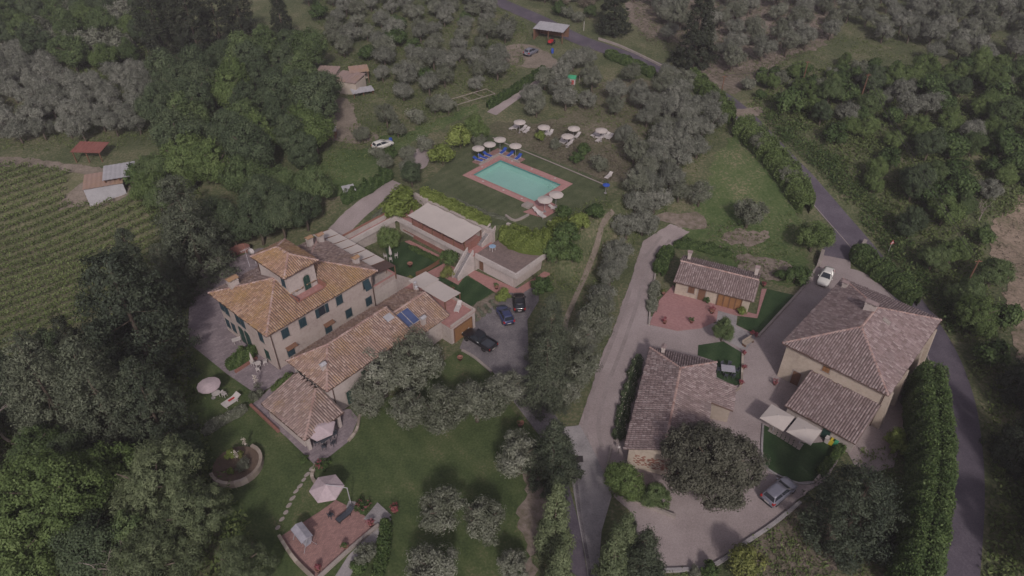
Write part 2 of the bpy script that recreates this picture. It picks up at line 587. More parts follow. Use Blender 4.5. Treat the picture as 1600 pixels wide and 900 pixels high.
F_CEDAR = foliage('cedar_needle', [(.2, (.045, .056, .036)), (.5, (.086, .1, .064)), (.82, (.15, .165, .11))], .14, (1.25, .06))
F_PINE = foliage('pine_needle', [(.2, (.046, .064, .028)), (.5, (.086, .11, .05)), (.82, (.15, .178, .085))], .15, (1.26, .1))
F_OAK = foliage('holm_oak_leaf', [(.2, (.048, .05, .036)), (.5, (.085, .086, .062)), (.82, (.14, .138, .105))], .2, (1, 0))
F_HEDGE = foliage('hedge_leaf', [(.2, (.03, .056, .015)), (.5, (.056, .092, .027)), (.82, (.11, .158, .05))], .27, (1.23, .05))
F_VINE = foliage('vine_leaf', [(.2, (.068, .095, .03)), (.5, (.11, .145, .05)), (.82, (.17, .205, .08))], .3, (1.26, 0))
F_ROSE = foliage('rose_petal', [(.2, (.2, .045, .06)), (.5, (.28, .075, .09)), (.82, (.34, .15, .17))], .3, (1, 0))
F_BLOSSOM = foliage('pale_blossom', [(.2, (.45, .38, .3)), (.5, (.6, .52, .45)), (.82, (.68, .64, .58))], .3)
F_DRY = foliage('dry_shrub', [(.2, (.09, .075, .05)), (.5, (.16, .13, .09)), (.82, (.24, .2, .15))], .25)
F_WEED = foliage('weed_leaf', [(.2, (.062, .09, .028)), (.5, (.1, .135, .045)), (.82, (.16, .19, .075))], .3, (1.15, 0))

# ------------------------------------------------------------------ ground and everything laid on it
def spaced(lo, a, b, hi, fine, growth=1.18, cap=28.0):
    out = list(np.arange(a, b + 1e-6, fine))
    for sgn, end, start in ((1, hi, b), (-1, lo, a)):
        p, st = start, fine
        while (p < end) if sgn > 0 else (p > end):
            st = min(cap, st * growth)
            p += sgn * st
            out.append(p)
    return np.array(sorted(set(np.round(out, 4))))


gx = spaced(-700, -62, 62, 700, .62, 1.12)
gy = spaced(-120, 30, 122, 900, .62, 1.1)
GX, GY = np.meshgrid(gx, gy)
GZ = gz(GX, GY)
_nx, _ny = len(gx), len(gy)
_i = np.arange(_nx * _ny).reshape(_ny, _nx)
_q = np.stack([_i[:-1, :-1], _i[:-1, 1:], _i[1:, 1:], _i[1:, :-1]], -1).reshape(-1, 4)
# the pool basin needs an opening in the terrain
_cx = (GX[:-1, :-1] + GX[1:, 1:]).ravel() / 2 - VO.x
_cy = (GY[:-1, :-1] + GY[1:, 1:]).ravel() / 2 - VO.y
_u = _cx * VD1.x + _cy * VD1.y
_v = _cx * VD2.x + _cy * VD2.y
_q = _q[~((_u > 46.6) & (_u < 54.5) & (_v > -3.6) & (_v < 10.8))]
ground = finish('ground', np_mesh('ground', np.stack([GX.ravel(), GY.ravel(), GZ.ravel()], -1), _q), M_ROUGH, None, True)
tag(ground, kind='structure')


def catmull(pts, n=6, closed=False):
    P = [Vector(p) for p in pts]
    k = len(P)
    out = []
    for i in range(k if closed else k - 1):
        if closed:
            p0, p1, p2, p3 = P[i - 1], P[i], P[(i + 1) % k], P[(i + 2) % k]
        else:
            p0, p1, p2, p3 = P[max(i - 1, 0)], P[i], P[i + 1], P[min(i + 2, k - 1)]
        for j in range(n):
            t = j / n
            out.append(.5 * ((2 * p1) + (p2 - p0) * t + (2 * p0 - 5 * p1 + 4 * p2 - p3) * t * t + (3 * p1 - p0 - 3 * p2 + p3) * t ** 3))
    if not closed:
        out.append(P[-1])
    return out


def in_poly(x, y, poly):
    x = np.asarray(x, float)
    y = np.asarray(y, float)
    r = np.zeros(x.shape, bool)
    n = len(poly)
    for i in range(n):
        x0, y0 = poly[i][0], poly[i][1]
        x1, y1 = poly[(i + 1) % n][0], poly[(i + 1) % n][1]
        c = (y0 > y) != (y1 > y)
        with np.errstate(divide='ignore', invalid='ignore'):
            r ^= c & (x < (x1 - x0) * (y - y0) / (y1 - y0 + 1e-12) + x0)
    return r


def world_poly(px, smooth=False, n=5):
    W = [atg(*p) for p in px]
    if smooth:
        W = catmull(W, n, True)
    return [(p.x, p.y) for p in W]


def sheet_w(name, poly, mat, off=.05, res=1.2, parent=None, flat=None, hole=None):
    """a sheet laid on the terrain inside a world polygon"""
    pts, n = [], len(poly)
    for i in range(n):
        a, b = Vector(poly[i]), Vector(poly[(i + 1) % n])
        k = max(1, int((b - a).length / res))
        pts += [a.lerp(b, j / k) for j in range(k)]
    nb = len(pts)
    xs = [p[0] for p in poly]
    ys = [p[1] for p in poly]
    X, Y = np.meshgrid(np.arange(min(xs) + res / 2, max(xs), res), np.arange(min(ys) + res / 2, max(ys), res))
    X, Y = X.ravel(), Y.ravel()
    ok = in_poly(X, Y, poly)
    B = np.array([(p[0], p[1]) for p in pts])
    ins = np.stack([X[ok], Y[ok]], -1)
    if len(ins):
        keep = np.array([np.min(np.sum((B - q) ** 2, 1)) > (res * .35) ** 2 for q in ins])
        ins = ins[keep]
    allp = [Vector((p[0], p[1])) for p in pts] + [Vector((q[0], q[1])) for q in ins]
    eds = [(i, (i + 1) % nb) for i in range(nb)]
    if hole:
        k0 = len(allp)
        allp += [Vector(h) for h in hole]
        eds += [(k0 + i, k0 + (i + 1) % len(hole)) for i in range(len(hole))]
    vs, _e, fs, *_ = geometry.delaunay_2d_cdt(allp, eds, [], 1, 1e-5)
    if hole:
        cs = np.array([[sum(vs[i].x for i in f) / len(f), sum(vs[i].y for i in f) / len(f)] for f in fs])
        inh = in_poly(cs[:, 0], cs[:, 1], hole)
        fs = [f for f, q in zip(fs, inh) if not q]
    co = np.array([(p.x, p.y) for p in vs])
    z = (gz(co[:, 0], co[:, 1]) if flat is None else np.full(len(co), flat)) + off
    fs = [tuple(f) for f in fs]
    me = bpy.data.meshes.new(name)
    me.from_pydata([(a, b, c) for (a, b), c in zip(co, z)], [], fs)
    o = finish(name, me, mat, parent, False)
    me.update()
    if len(me.polygons) and sum(p.normal.z for p in me.polygons) < 0:
        me.flip_normals()
    return o


def ragged(poly, amp, step=.55):
    """uneven natural edge for soil and grass patches"""
    out, n, s = [], len(poly), 0.0
    ph = [rnd.uniform(0, 6.28) for _ in range(5)]
    for i in range(n):
        a, b = Vector(poly[i]), Vector(poly[(i + 1) % n])
        L = (b - a).length
        if L < 1e-6:
            continue
        nr = Vector((-(b - a).y, (b - a).x)) / L
        k = max(1, int(L / step))
        for j in range(k):
            q = a.lerp(b, j / k)
            t = s + L * j / k
            f = .5 * math.sin(t * .55 + ph[0]) + .35 * math.sin(t * 1.3 + ph[1]) + .3 * math.sin(t * 2.9 + ph[2]) + rnd.uniform(-.45, .45)
            out.append(tuple(q + nr * amp * f))
        s += L
    return out


RAGGED = {'rough_grass': .8, 'dry_field_soil': .8, 'grove_dry_grass': .8, 'meadow_grass': .8, 'ploughed_soil': .7, 'earth_track': .35, 'vineyard_soil': .6, 'pale_gravel': .1, 'lawn_grass': .15}


def sheet(name, px, mat, off=.05, smooth=False, res=1.2):
    poly = world_poly(px, smooth)
    if mat.name in RAGGED:
        poly = ragged(poly, RAGGED[mat.name])
    return tag(sheet_w(name, poly, mat, off, res), kind='structure')


def line_w(px, n=8):
    return catmull([atg(*p) for p in px], n)


def ribbon(name, W, width, mat, off=.06, parent=None, shift=0.0, across=4):
    """strip of given width along world polyline W; shift moves it to the right"""
    v, f = [], []
    wd = width if hasattr(width, '__len__') else [width] * len(W)
    for i, p in enumerate(W):
        d = (W[min(i + 1, len(W) - 1)] - W[max(i - 1, 0)])
        d.z = 0
        d.normalize()
        r = Vector((d.y, -d.x, 0))
        for k in range(across + 1):
            q = p + r * (shift + wd[i] * (k / across - .5))
            v.append((q.x, q.y, gz1(q.x, q.y) + off))
    m = across + 1
    for i in range(len(W) - 1):
        for k in range(across):
            f.append((i * m + k, i * m + k + 1, (i + 1) * m + k + 1, (i + 1) * m + k))
    return mesh_obj(name, v, f, mat, parent, True)


def wall_strip(mb, W, width, h, base=-.3, m=0, hvar=0.0):
    """a low wall or kerb following the terrain"""
    W = [Vector(p) for p in W]
    L, Rr = [], []
    for i, p in enumerate(W):
        d = (W[min(i + 1, len(W) - 1)] - W[max(i - 1, 0)])
        d.z = 0
        d.normalize()
        r = Vector((d.y, -d.x, 0)) * width / 2
        z = gz1(p.x, p.y)
        L.append((p - r, z))
        Rr.append((p + r, z))
    for i in range(len(W) - 1):
        a, b = L[i], L[i + 1]
        c, d = Rr[i + 1], Rr[i]
        t = [h + (rnd.uniform(-hvar, hvar) if hvar else 0)] * 4
        mb.hexa([(a[0].x, a[0].y, a[1] + base), (b[0].x, b[0].y, b[1] + base), (c[0].x, c[0].y, c[1] + base), (d[0].x, d[0].y, d[1] + base),
                 (a[0].x, a[0].y, a[1] + t[0]), (b[0].x, b[0].y, b[1] + t[1]), (c[0].x, c[0].y, c[1] + t[2]), (d[0].x, d[0].y, d[1] + t[3])], m)


# fields
sheet('dry_field', [(985, 0), (1000, 50), (1060, 70), (1090, 115), (1140, 145), (1195, 120), (1225, 90), (1300, 60), (1290, -12), (1100, -14)], M_DRYFIELD, .06, True, 2.5)
sheet('grove_ground', [(900, 165), (860, 190), (790, 190), (775, 212), (945, 284), (1000, 262), (1020, 200), (1075, 150), (1000, 125), (940, 130)], M_GROVE, .03, True, 1.6)
sheet('ploughed_field', [(1606, 305), (1570, 330), (1545, 372), (1556, 415), (1572, 470), (1580, 530), (1606, 570), (1660, 560), (1680, 300)], M_PLOUGH, .06, True, 1.6)
sheet('meadow', [(1075, 345), (1110, 262), (1140, 215), (1165, 200), (1215, 258), (1250, 330), (1262, 385), (1255, 445), (1195, 440), (1190, 430), (1080, 395), (1075, 372), (1030, 360)], M_MEADOW, .05, True, 1.6)
sheet('vineyard_field', [(-60, 250), (80, 262), (150, 262), (205, 300), (290, 330), (270, 440), (150, 500), (60, 560), (-60, 610), (-160, 480)], M_VINESOIL, .06, True, 2.5)
sheet('vineyard_track', [(-40, 243), (60, 250), (150, 262), (205, 272), (222, 290), (175, 318), (112, 325), (90, 330), (110, 300), (135, 275), (60, 262), (-40, 258)], M_TRACK, .11, True, 2.0)
sheet('lower_track', [(-20, 575), (40, 540), (60, 530), (62, 548), (30, 575), (-20, 600)], M_TRACK, .1, True, 2.0)
sheet('orchard_lawn', [(500, 240), (560, 232), (600, 250), (590, 290), (545, 312), (500, 300), (480, 262)], M_MEADOW, .05, True, 1.6)
sheet('allotment_lawn', [(585, 215), (640, 205), (700, 180), (740, 165), (735, 180), (690, 200), (620, 235)], M_MEADOW, .05, True, 1.6)
sheet('yard_clearing', [(785, 75), (830, 70), (870, 95), (872, 106), (830, 106), (790, 98)], M_TRACK, .06, True, 1.6)
sheet('hut_clearing', [(515, 160), (545, 155), (560, 190), (590, 215), (560, 225), (515, 215), (508, 190)], M_TRACK, .06, True, 1.6)

sheet('bare_patch', [(1128, 368), (1160, 362), (1200, 364), (1205, 374), (1170, 382), (1140, 378)], M_DRYFIELD, .075, True, 1.2)
sheet('bare_bank', [(1148, 398), (1190, 400), (1250, 425), (1235, 440), (1200, 436), (1160, 418)], M_DRYFIELD, .075, True, 1.2)
sheet('drive_verge', [(1018, 348), (1050, 332), (1095, 336), (1104, 352), (1076, 358), (1040, 350)], M_DRYFIELD, .1, True, 1.2)
sheet('lane_verge', [(820, 720), (842, 730), (846, 800), (842, 900), (838, 960), (812, 960), (822, 860), (815, 780)], M_DRYFIELD, .075, True, 1.2)
sheet('yard_bank', [(1190, 838), (1260, 785), (1300, 790), (1300, 900), (1240, 960), (1130, 960)], M_DRYFIELD, .05, True, 1.2)
# lawns
sheet('front_lawn', [(297, 538), (400, 615), (470, 660), (545, 640), (640, 610), (715, 548), (740, 552), (768, 580), (800, 640), (850, 690), (828, 900), (835, 960), (400, 960), (330, 800), (290, 640)], M_LAWN, .05, False, 1.2)
PL = [V(36.55, 13.5), V(36.55, -3.9), V(39.5, -3.9), V(39.5, -9.6), V(47, -10.4), V(55, -11), V(60, -8.5), V(60.2, 18), V(55, 18.5), V(48, 17), V(42, 15)]
tag(sheet_w('pool_lawn', [(p.x, p.y) for p in PL], M_POOLLAWN, .06, 1.2, hole=[tuple(V(a, c).xy) for a, c in ((46.4, -3.7), (54.9, -3.7), (54.9, 11), (46.4, 11))]), kind='structure')
sheet('court_lawn', [(606, 404), (600, 385), (632, 378), (690, 408), (692, 414), (652, 434), (622, 440), (606, 420)], M_GREENLAWN, .06)
sheet('step_lawn', [(676, 436), (690, 433), (716, 445), (728, 431), (773, 456), (736, 479), (722, 474)], M_GREENLAWN, .06)
sheet('gatehouse_lawn', [(1198, 452), (1242, 462), (1184, 525), (1151, 508), (1158, 494), (1182, 498)], M_GREENLAWN, .09)
sheet('cottage_lawn', [(1091, 540), (1130, 534), (1158, 551), (1157, 600), (1148, 604), (1120, 590), (1117, 565), (1090, 556)], M_GREENLAWN, .09)
sheet('farmhouse_lawn', [(1192, 664), (1245, 690), (1262, 694), (1300, 690), (1318, 698), (1272, 752), (1245, 754), (1206, 738), (1191, 722)], M_GREENLAWN, .09)

# roads and drives
ROAD_PX = [(740, -14), (790, 8), (845, 32), (900, 60), (950, 78), (1005, 97), (1060, 118), (1112, 143), (1150, 170), (1185, 205), (1222, 245), (1262, 288), (1300, 332), (1340, 378), (1385, 430), (1430, 485), (1467, 545), (1492, 615), (1502, 690), (1503, 760), (1496, 840), (1486, 920), (1470, 1010)]
ROAD_W = line_w(ROAD_PX)
road = tag(ribbon('road', ROAD_W, 4.3, M_ROAD, .07), kind='structure')
_n0 = int(len(ROAD_W) * .38)
ribbon('edge_line', ROAD_W[_n0:], .12, M_SLAB, .078, road, shift=2.0, across=1)
sheet('road_junction', [(1280, 398), (1296, 372), (1308, 345), (1330, 350), (1352, 375), (1345, 392), (1332, 408)], M_ROAD, .066, False, 1.2)
sheet('side_lane', [(1100, 140), (1125, 158), (1150, 170), (1188, 168), (1186, 180), (1160, 184), (1140, 178)], M_TRACK, .085, True, 1.2)
GRAVEL_PX = [(1078, 362), (1048, 350), (1005, 376), (985, 440), (962, 505), (935, 570), (905, 665), (955, 770), (985, 800), (1010, 880), (1025, 892), (1110, 884), (1160, 850), (1200, 822), (1262, 770), (1290, 752), (1320, 700), (1345, 745), (1395, 730), (1420, 640), (1440, 560), (1470, 500), (1400, 440), (1328, 420), (1330, 404), (1282, 398), (1272, 424), (1242, 462), (1184, 526), (1150, 508), (1050, 500), (1012, 495), (1016, 460), (1024, 410), (1045, 385)]
sheet('gravel_drive', GRAVEL_PX, M_GRAVEL, .055, False, 1.2)
sheet('gatehouse_patio', [(1030, 470), (1052, 446), (1060, 460), (1182, 492), (1190, 452), (1198, 452), (1183, 498), (1150, 494), (1122, 486), (1119, 503), (1095, 514), (1058, 518), (1014, 508)], M_GATEPAV, .1, False, 1.2)
sheet('cottage_walk', [(1122, 486), (1152, 494), (1150, 510), (1182, 527), (1165, 548), (1130, 532), (1117, 510)], M_CONC, .075, False, 1.2)
sheet('forecourt', [(734, 506), (776, 470), (800, 452), (840, 440), (842, 470), (824, 500), (826, 560), (852, 628), (884, 672), (880, 705), (850, 690), (800, 625), (768, 578), (740, 556), (718, 545)], M_DRIVE, .06, False, 1.2)
sheet('lavender_bed', [(735, 482), (774, 457), (785, 468), (740, 504)], M_TRACK, .08)
sheet('lane', [(880, 672), (884, 690), (889, 760), (905, 820), (918, 900), (925, 960), (868, 960), (876, 880), (880, 780), (876, 700)], M_ROAD, .064, False, 1.2)
sheet('concrete_lane', [(880, 668), (906, 665), (925, 700), (950, 755), (956, 775), (940, 830), (930, 960), (924, 960), (916, 880), (903, 810), (893, 750), (884, 690)], M_CONC, .075, False, 1.2)
drain = ribbon('drain_channel', line_w([(899, 735), (904, 790), (914, 850), (922, 900), (927, 955)]), .3, M_DRIVE, .085, None, 0, 1)
tag(drain, kind='structure')
sheet('villa_courtyard', [(405, 388), (372, 402), (335, 415), (310, 440), (296, 478), (293, 520), (297, 538), (355, 585), (402, 617), (425, 604), (445, 590), (470, 570), (600, 485), (520, 385)], M_COURT, .07, False, 1.2)
sheet('wing_terrace', [(392, 634), (410, 619), (440, 590), (520, 640), (548, 640), (560, 655), (545, 690), (505, 722), (492, 727), (450, 686)], M_COURT, .085, False, 1.2)
sheet('side_passage', [(455, 580), (600, 478), (640, 470), (560, 560), (480, 600)], M_COURT, .078, False, 1.2)
sheet('court_paving', [(612, 440), (652, 434), (694, 412), (716, 420), (728, 429), (716, 446), (690, 432), (675, 437), (648, 450), (640, 470), (610, 470)], M_COTTO, .075, False, 1.2)
sheet('block_walk', [(730, 430), (735, 420), (808, 452), (850, 425), (862, 428), (812, 462), (800, 458), (774, 458)], M_COTTO, .085, False, 1.2)
sheet('court_edge_walk', [(632, 378), (640, 376), (696, 404), (690, 409)], M_COTTO, .09, False, 1.2)
sheet('garden_track', [(498, 374), (540, 330), (590, 293), (612, 281), (628, 288), (610, 305), (575, 335), (548, 362), (520, 380)], M_GRAVEL, .06, False, 1.2)
sheet('pool_yard', [(640, 240), (668, 228), (672, 240), (665, 262), (645, 262)], M_GRAVEL, .07, True, 1.2)
ribbon_path = tag(ribbon('grove_path', line_w([(958, 330), (942, 350), (932, 385), (915, 430), (897, 470), (884, 505), (885, 540)]), .7, M_TRACK, .09, None, 0, 2), kind='structure')
far_path = tag(ribbon('hedged_path', line_w([(856, 112), (830, 133), (800, 155), (768, 178)]), 2.2, M_GRAVEL, .08), kind='structure')
M_RUT = pm('compacted_gravel', [(.2, (.21, .175, .172)), (.8, (.31, .262, .26))], .4, 6.0, .5, .95, .4, 18, .02)
for sh in (-.75, .75):
    tag(ribbon('wheel_track', line_w([(1040, 372), (1005, 420), (985, 480), (962, 545), (940, 600), (925, 660), (930, 700)]), .5, M_RUT, .072, None, sh, 2), kind='structure')

# ------------------------------------------------------------------ roofs, windows, buildings
def clip(poly, a, b, c):            # keep a*s + b*t <= c
    out = []
    for i in range(len(poly)):
        p, q = poly[i], poly[(i + 1) % len(poly)]
        fp, fq = a * p[0] + b * p[1] - c, a * q[0] + b * q[1] - c
        if fp <= 0:
            out.append(p)
        if fp * fq < 0:
            k = fp / (fp - fq)
            out.append((p[0] + (q[0] - p[0]) * k, p[1] + (q[1] - p[1]) * k))
    return out


def tiles_for(poly3, hole, pitch, length, seed):
    """half-round cover tiles and pans over one roof slope; returns verts, quads"""
    g = np.random.default_rng(seed)
    P = [Vector(p) for p in poly3]
    u = (P[1] - P[0]).normalized()
    n = None
    for k in range(2, len(P)):
        n = u.cross(P[k] - P[0])
        if n.length > 1e-4:
            break
    n.normalize()
    if n.z < 0:
        n = -n
    v = n.cross(u)
    st = [((p - P[0]).dot(u), (p - P[0]).dot(v)) for p in P]
    s0, s1 = min(a for a, b in st), max(a for a, b in st)
    t1 = max(b for a, b in st)
    S, T = np.meshgrid(np.arange(s0 + pitch * .5, s1, pitch), np.arange(length * .42, t1 + length * .3, length))
    S = S + g.normal(0, .008, S.shape[1])[None, :]
    T = T + g.uniform(-.07, .07, T.shape[1])[None, :]
    S, T = S.ravel(), T.ravel()
    ok = in_poly(S, T, st)
    if hole:
        ok &= ~((S > hole[0]) & (S < hole[1]) & (T > hole[2]) & (T < hole[3]))
    S, T = S[ok], T[ok]
    N = len(S)
    U, Vv, Nn, O = (np.array(a) for a in (u, v, n, P[0]))
    w0 = pitch * .40 * g.uniform(.92, 1.08, N)
    ang = np.linspace(0, math.pi, 5)
    lift = g.uniform(0, .02, N)
    rot = g.normal(0, .02, N)
    co = np.zeros((N, 10, 3))
    for e, (tt, ws, hs, lf) in enumerate(((-.55, 1.0, .40, .045), (.5, .82, .33, .0))):
        for k, a in enumerate(ang):
            ds = -w0 * ws * math.cos(a) + rot * tt * length
            h = pitch * hs * math.sin(a) + lf + lift + .01
            co[:, e * 5 + k] = O + (S + ds)[:, None] * U + (T + tt * length)[:, None] * Vv + h[:, None] * Nn
    b = (np.arange(N) * 10)[:, None]
    q = np.concatenate([b + np.array([k, k + 1, k + 6, k + 5])[None] for k in range(4)] + [b + np.array([0, 4, 3, 1])[None]])
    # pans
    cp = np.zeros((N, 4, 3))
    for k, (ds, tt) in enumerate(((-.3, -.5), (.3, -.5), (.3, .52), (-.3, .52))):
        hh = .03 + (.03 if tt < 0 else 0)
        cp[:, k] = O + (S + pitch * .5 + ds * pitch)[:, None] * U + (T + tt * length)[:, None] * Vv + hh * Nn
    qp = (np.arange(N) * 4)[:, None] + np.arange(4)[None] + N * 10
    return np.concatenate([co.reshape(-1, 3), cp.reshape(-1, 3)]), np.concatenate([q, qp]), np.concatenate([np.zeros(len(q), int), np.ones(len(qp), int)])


def ridge_line(mb, a, b, r=.15, seg=.42):
    a, b = Vector(a), Vector(b)
    L = (b - a).length
    k = max(1, int(L / seg))
    d = (b - a).normalized()
    side = d.cross(Vector((0, 0, 1))).normalized()
    up = side.cross(d)
    for i in range(k):
        p0 = a + d * (L * i / k - .04)
        p1 = a + d * (L * (i + 1) / k)
        vs = []
        for p, rr, lf in ((p0, r * rnd.uniform(.98, 1.08), .03), (p1, r * .86, 0)):
            for j in range(5):
                an = math.pi * j / 4
                vs.append(p - side * rr * math.cos(an) * 1.1 + up * (rr * math.sin(an) * .85 + lf))
        mb.add(vs, [(j, j + 1, j + 6, j + 5) for j in range(4)] + [(0, 4, 3, 2, 1)])


def roof(parent, slopes, ridges, mats, pitch=.27, length=.43, thick=.16, holes=None, name='roof'):
    """slopes: 3D polygons, first edge the eave; mats: one tile material per slope or one for all"""
    deck = MB()
    tl = {}
    for i, P in enumerate(slopes):
        P = [Vector(p) for p in P]
        hole = (holes or {}).get(i)
        pieces = [P]
        if hole:
            u = (P[1] - P[0]).normalized()
            n = u.cross(P[2] - P[0]).normalized()
            n = n if n.z > 0 else -n
            v = n.cross(u)
            st = [((p - P[0]).dot(u), (p - P[0]).dot(v)) for p in P]
            h0, h1, h2, h3 = hole
            mid = clip(clip(st, 1, 0, h1), -1, 0, -h0)
            cut = [clip(st, 1, 0, h0), clip(st, -1, 0, -h1), clip(mid, 0, 1, h2), clip(mid, 0, -1, -h3)]
            pieces = [[P[0] + u * a + v * b for a, b in c] for c in cut if len(c) > 2]
        for Q in pieces:
            k = len(Q)
            deck.add(list(Q) + [q - Vector((0, 0, thick)) for q in Q],
                     [tuple(range(k)), tuple(range(2 * k - 1, k - 1, -1))] + [(j, k + j, k + (j + 1) % k, (j + 1) % k) for j in range(k)])
        m = mats[i] if isinstance(mats, (list, tuple)) else mats
        tl.setdefault(m.name, []).append(tiles_for(P, hole, pitch, length, 50 + i + len(KIDS)))
    dk = deck.build(name, M_DECK, parent)
    for mn, parts in tl.items():
        co, qs, mi, b = [], [], [], 0
        for c, q, k in parts:
            co.append(c)
            qs.append(q + b)
            mi.append(k)
            b += len(c)
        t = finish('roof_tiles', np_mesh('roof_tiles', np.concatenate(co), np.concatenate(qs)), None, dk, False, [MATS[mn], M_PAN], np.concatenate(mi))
        tag(t, kind='stuff')
    if ridges:
        r = MB()
        for a, b in ridges:
            ridge_line(r, a, b)
        r.build('ridge_tiles', M_RIDGE, dk)
    return dk


def hip(x0, x1, y0, y1, z, rise, axis, a, b, over=0.0):
    """four slopes and ridges of a hip roof; ridge along axis from a to b"""
    if axis == 'x':
        m = (y0 + y1) / 2
        A, B = (a, m, z + rise), (b, m, z + rise)
        c = [(x0, y0, z), (x1, y0, z), (x1, y1, z), (x0, y1, z)]
        return [[c[0], c[1], B, A], [c[1], c[2], B], [c[2], c[3], A, B], [c[3], c[0], A]], [(A, B), (c[0], A), (c[3], A), (c[1], B), (c[2], B)]
    m = (x0 + x1) / 2
    A, B = (m, a, z + rise), (m, b, z + rise)
    c = [(x0, y0, z), (x1, y0, z), (x1, y1, z), (x0, y1, z)]
    return [[c[0], c[1], A], [c[1], c[2], B, A], [c[2], c[3], B], [c[3], c[0], A, B]], [(A, B), (c[0], A), (c[1], A), (c[2], B), (c[3], B)]


def gutter(parent, pts, mat=None):
    MB().tube(pts, .075, 6).build('gutter', mat or M_COPPER, parent)


def downpipe(parent, x, y, z0, z1):
    MB().tube([(x, y, z0), (x, y, z1)], .06, 6).build('downpipe', M_COPPER, parent)


def wall_basis(n):                  # outward normal angle -> (along, normal)
    return Vector((-math.sin(n), math.cos(n), 0)), Vector((math.cos(n), math.sin(n), 0))


def panel(mb, c, al, nr, a0, a1, z0, z1, d0, d1):
    """box on a wall: along a0..a1, height z0..z1, depth d0..d1 from the wall face"""
    c = Vector(c)
    P = []
    for z in (z0, z1):
        for a, d in ((a0, d0), (a1, d0), (a1, d1), (a0, d1)):
            q = c + al * a + nr * d
            P.append((q.x, q.y, c.z + z))
    mb.hexa(P)


def window(parent, c, ang, w=1.0, h=1.45, mat=None, state='closed', surround=M_SLAB, arch=False):
    """shuttered window; c is the centre on the wall face"""
    al, nr = wall_basis(ang)
    f = MB()
    t = .1
    panel(f, c, al, nr, -w / 2 - t, w / 2 + t, h / 2, h / 2 + t, -.05, .035)
    panel(f, c, al, nr, -w / 2 - t, -w / 2, -h / 2, h / 2, -.05, .035)
    panel(f, c, al, nr, w / 2, w / 2 + t, -h / 2, h / 2, -.05, .035)
    panel(f, c, al, nr, -w / 2 - t - .06, w / 2 + t + .06, -h / 2 - .09, -h / 2, -.05, .11)
    wdw = f.build('window', surround, parent)
    g = MB()
    panel(g, c, al, nr, -w / 2 + .01, w / 2 - .01, -h / 2 + .01, h / 2 - .01, -.04, .012)
    g.build('pane', M_GLASS, wdw)
    for s in (-1, 1):
        b = MB()
        if state == 'closed':
            a0, a1 = (-w / 2, -.012) if s < 0 else (.012, w / 2)
            panel(b, c, al, nr, a0, a1, -h / 2, h / 2, .015, .045)
            k = int(h / .16)
            for i in range(k):
                z = -h / 2 + h * (i + .5) / k
                panel(b, c, al, nr, a0 + .07, a1 - .07, z - .03, z + .035, .04, .065)
            panel(b, c, al, nr, a0, a0 + .06, -h / 2, h / 2, .04, .07)
            panel(b, c, al, nr, a1 - .06, a1, -h / 2, h / 2, .04, .07)
        elif state == 'open':
            a0, a1 = (-w, -w / 2 - .02) if s < 0 else (w / 2 + .02, w)
            panel(b, c, al, nr, a0, a1, -h / 2, h / 2, .04, .08)
        else:                         # ajar: pushed out at the bottom
            cc = Vector(c)
            a0, a1 = (-w / 2, -.012) if s < 0 else (.012, w / 2)
            P = []
            for z, d in ((-h / 2, .55), (h / 2, .05)):
                for a, e in ((a0, 0), (a1, 0), (a1, .04), (a0, .04)):
                    q = cc + al * a + nr * (d + e)
                    P.append((q.x, q.y, cc.z + z))
            b.hexa(P)
        b.build('shutter', mat or M_SHUT, wdw)
    return wdw


def door(parent, c, ang, w, h, mat, arch=False, leaves=2, surround=M_SLAB):
    """c at the threshold centre on the wall face"""
    al, nr = wall_basis(ang)
    c = Vector(c)
    f = MB()
    panel(f, c, al, nr, -w / 2 - .14, -w / 2, 0, h, -.05, .05)
    panel(f, c, al, nr, w / 2, w / 2 + .14, 0, h, -.05, .05)
    if not arch:
        panel(f, c, al, nr, -w / 2 - .14, w / 2 + .14, h, h + .14, -.05, .05)
    else:
        n = 10
        for i in range(n):
            q0, q1 = math.pi * i / n, math.pi * (i + 1) / n
            P = []
            for rr, q in ((w / 2, q0), (w / 2, q1), (w / 2 + .14, q1), (w / 2 + .14, q0)):
                P.append((rr * math.cos(q), h + rr * math.sin(q)))
            lo = [c + al * a - nr * .05 + Vector((0, 0, z)) for a, z in P]
            hi = [c + al * a + nr * .05 + Vector((0, 0, z)) for a, z in P]
            f.hexa(lo + hi)
    d = f.build('door', surround, parent)
    for k in range(leaves):
        a0 = -w / 2 + w * k / leaves + .01
        a1 = -w / 2 + w * (k + 1) / leaves - .01
        b = MB()
        panel(b, c, al, nr, a0, a1, .02, h, -.04, .02)
        panel(b, c, al, nr, a0 + .08, a1 - .08, .2, h * .45, .015, .035)
        panel(b, c, al, nr, a0 + .08, a1 - .08, h * .52, h - .12, .015, .035)
        if arch:
            n = 8
            P = [c + al * a0 + nr * .02 + Vector((0, 0, h))]
            pts = []
            for i in range(n + 1):
                a = a0 + (a1 - a0) * i / n
                z = h + math.sqrt(max(0, (w / 2) ** 2 - a * a))
                pts.append((a, z))
            vs = [c + al * a + nr * .02 + Vector((0, 0, z)) for a, z in pts] + [c + al * a1 + nr * .02 + Vector((0, 0, h)), c + al * a0 + nr * .02 + Vector((0, 0, h))]
            b.add(vs, [tuple(range(len(vs)))])
        b.build('door_leaf', mat, d)
    return d


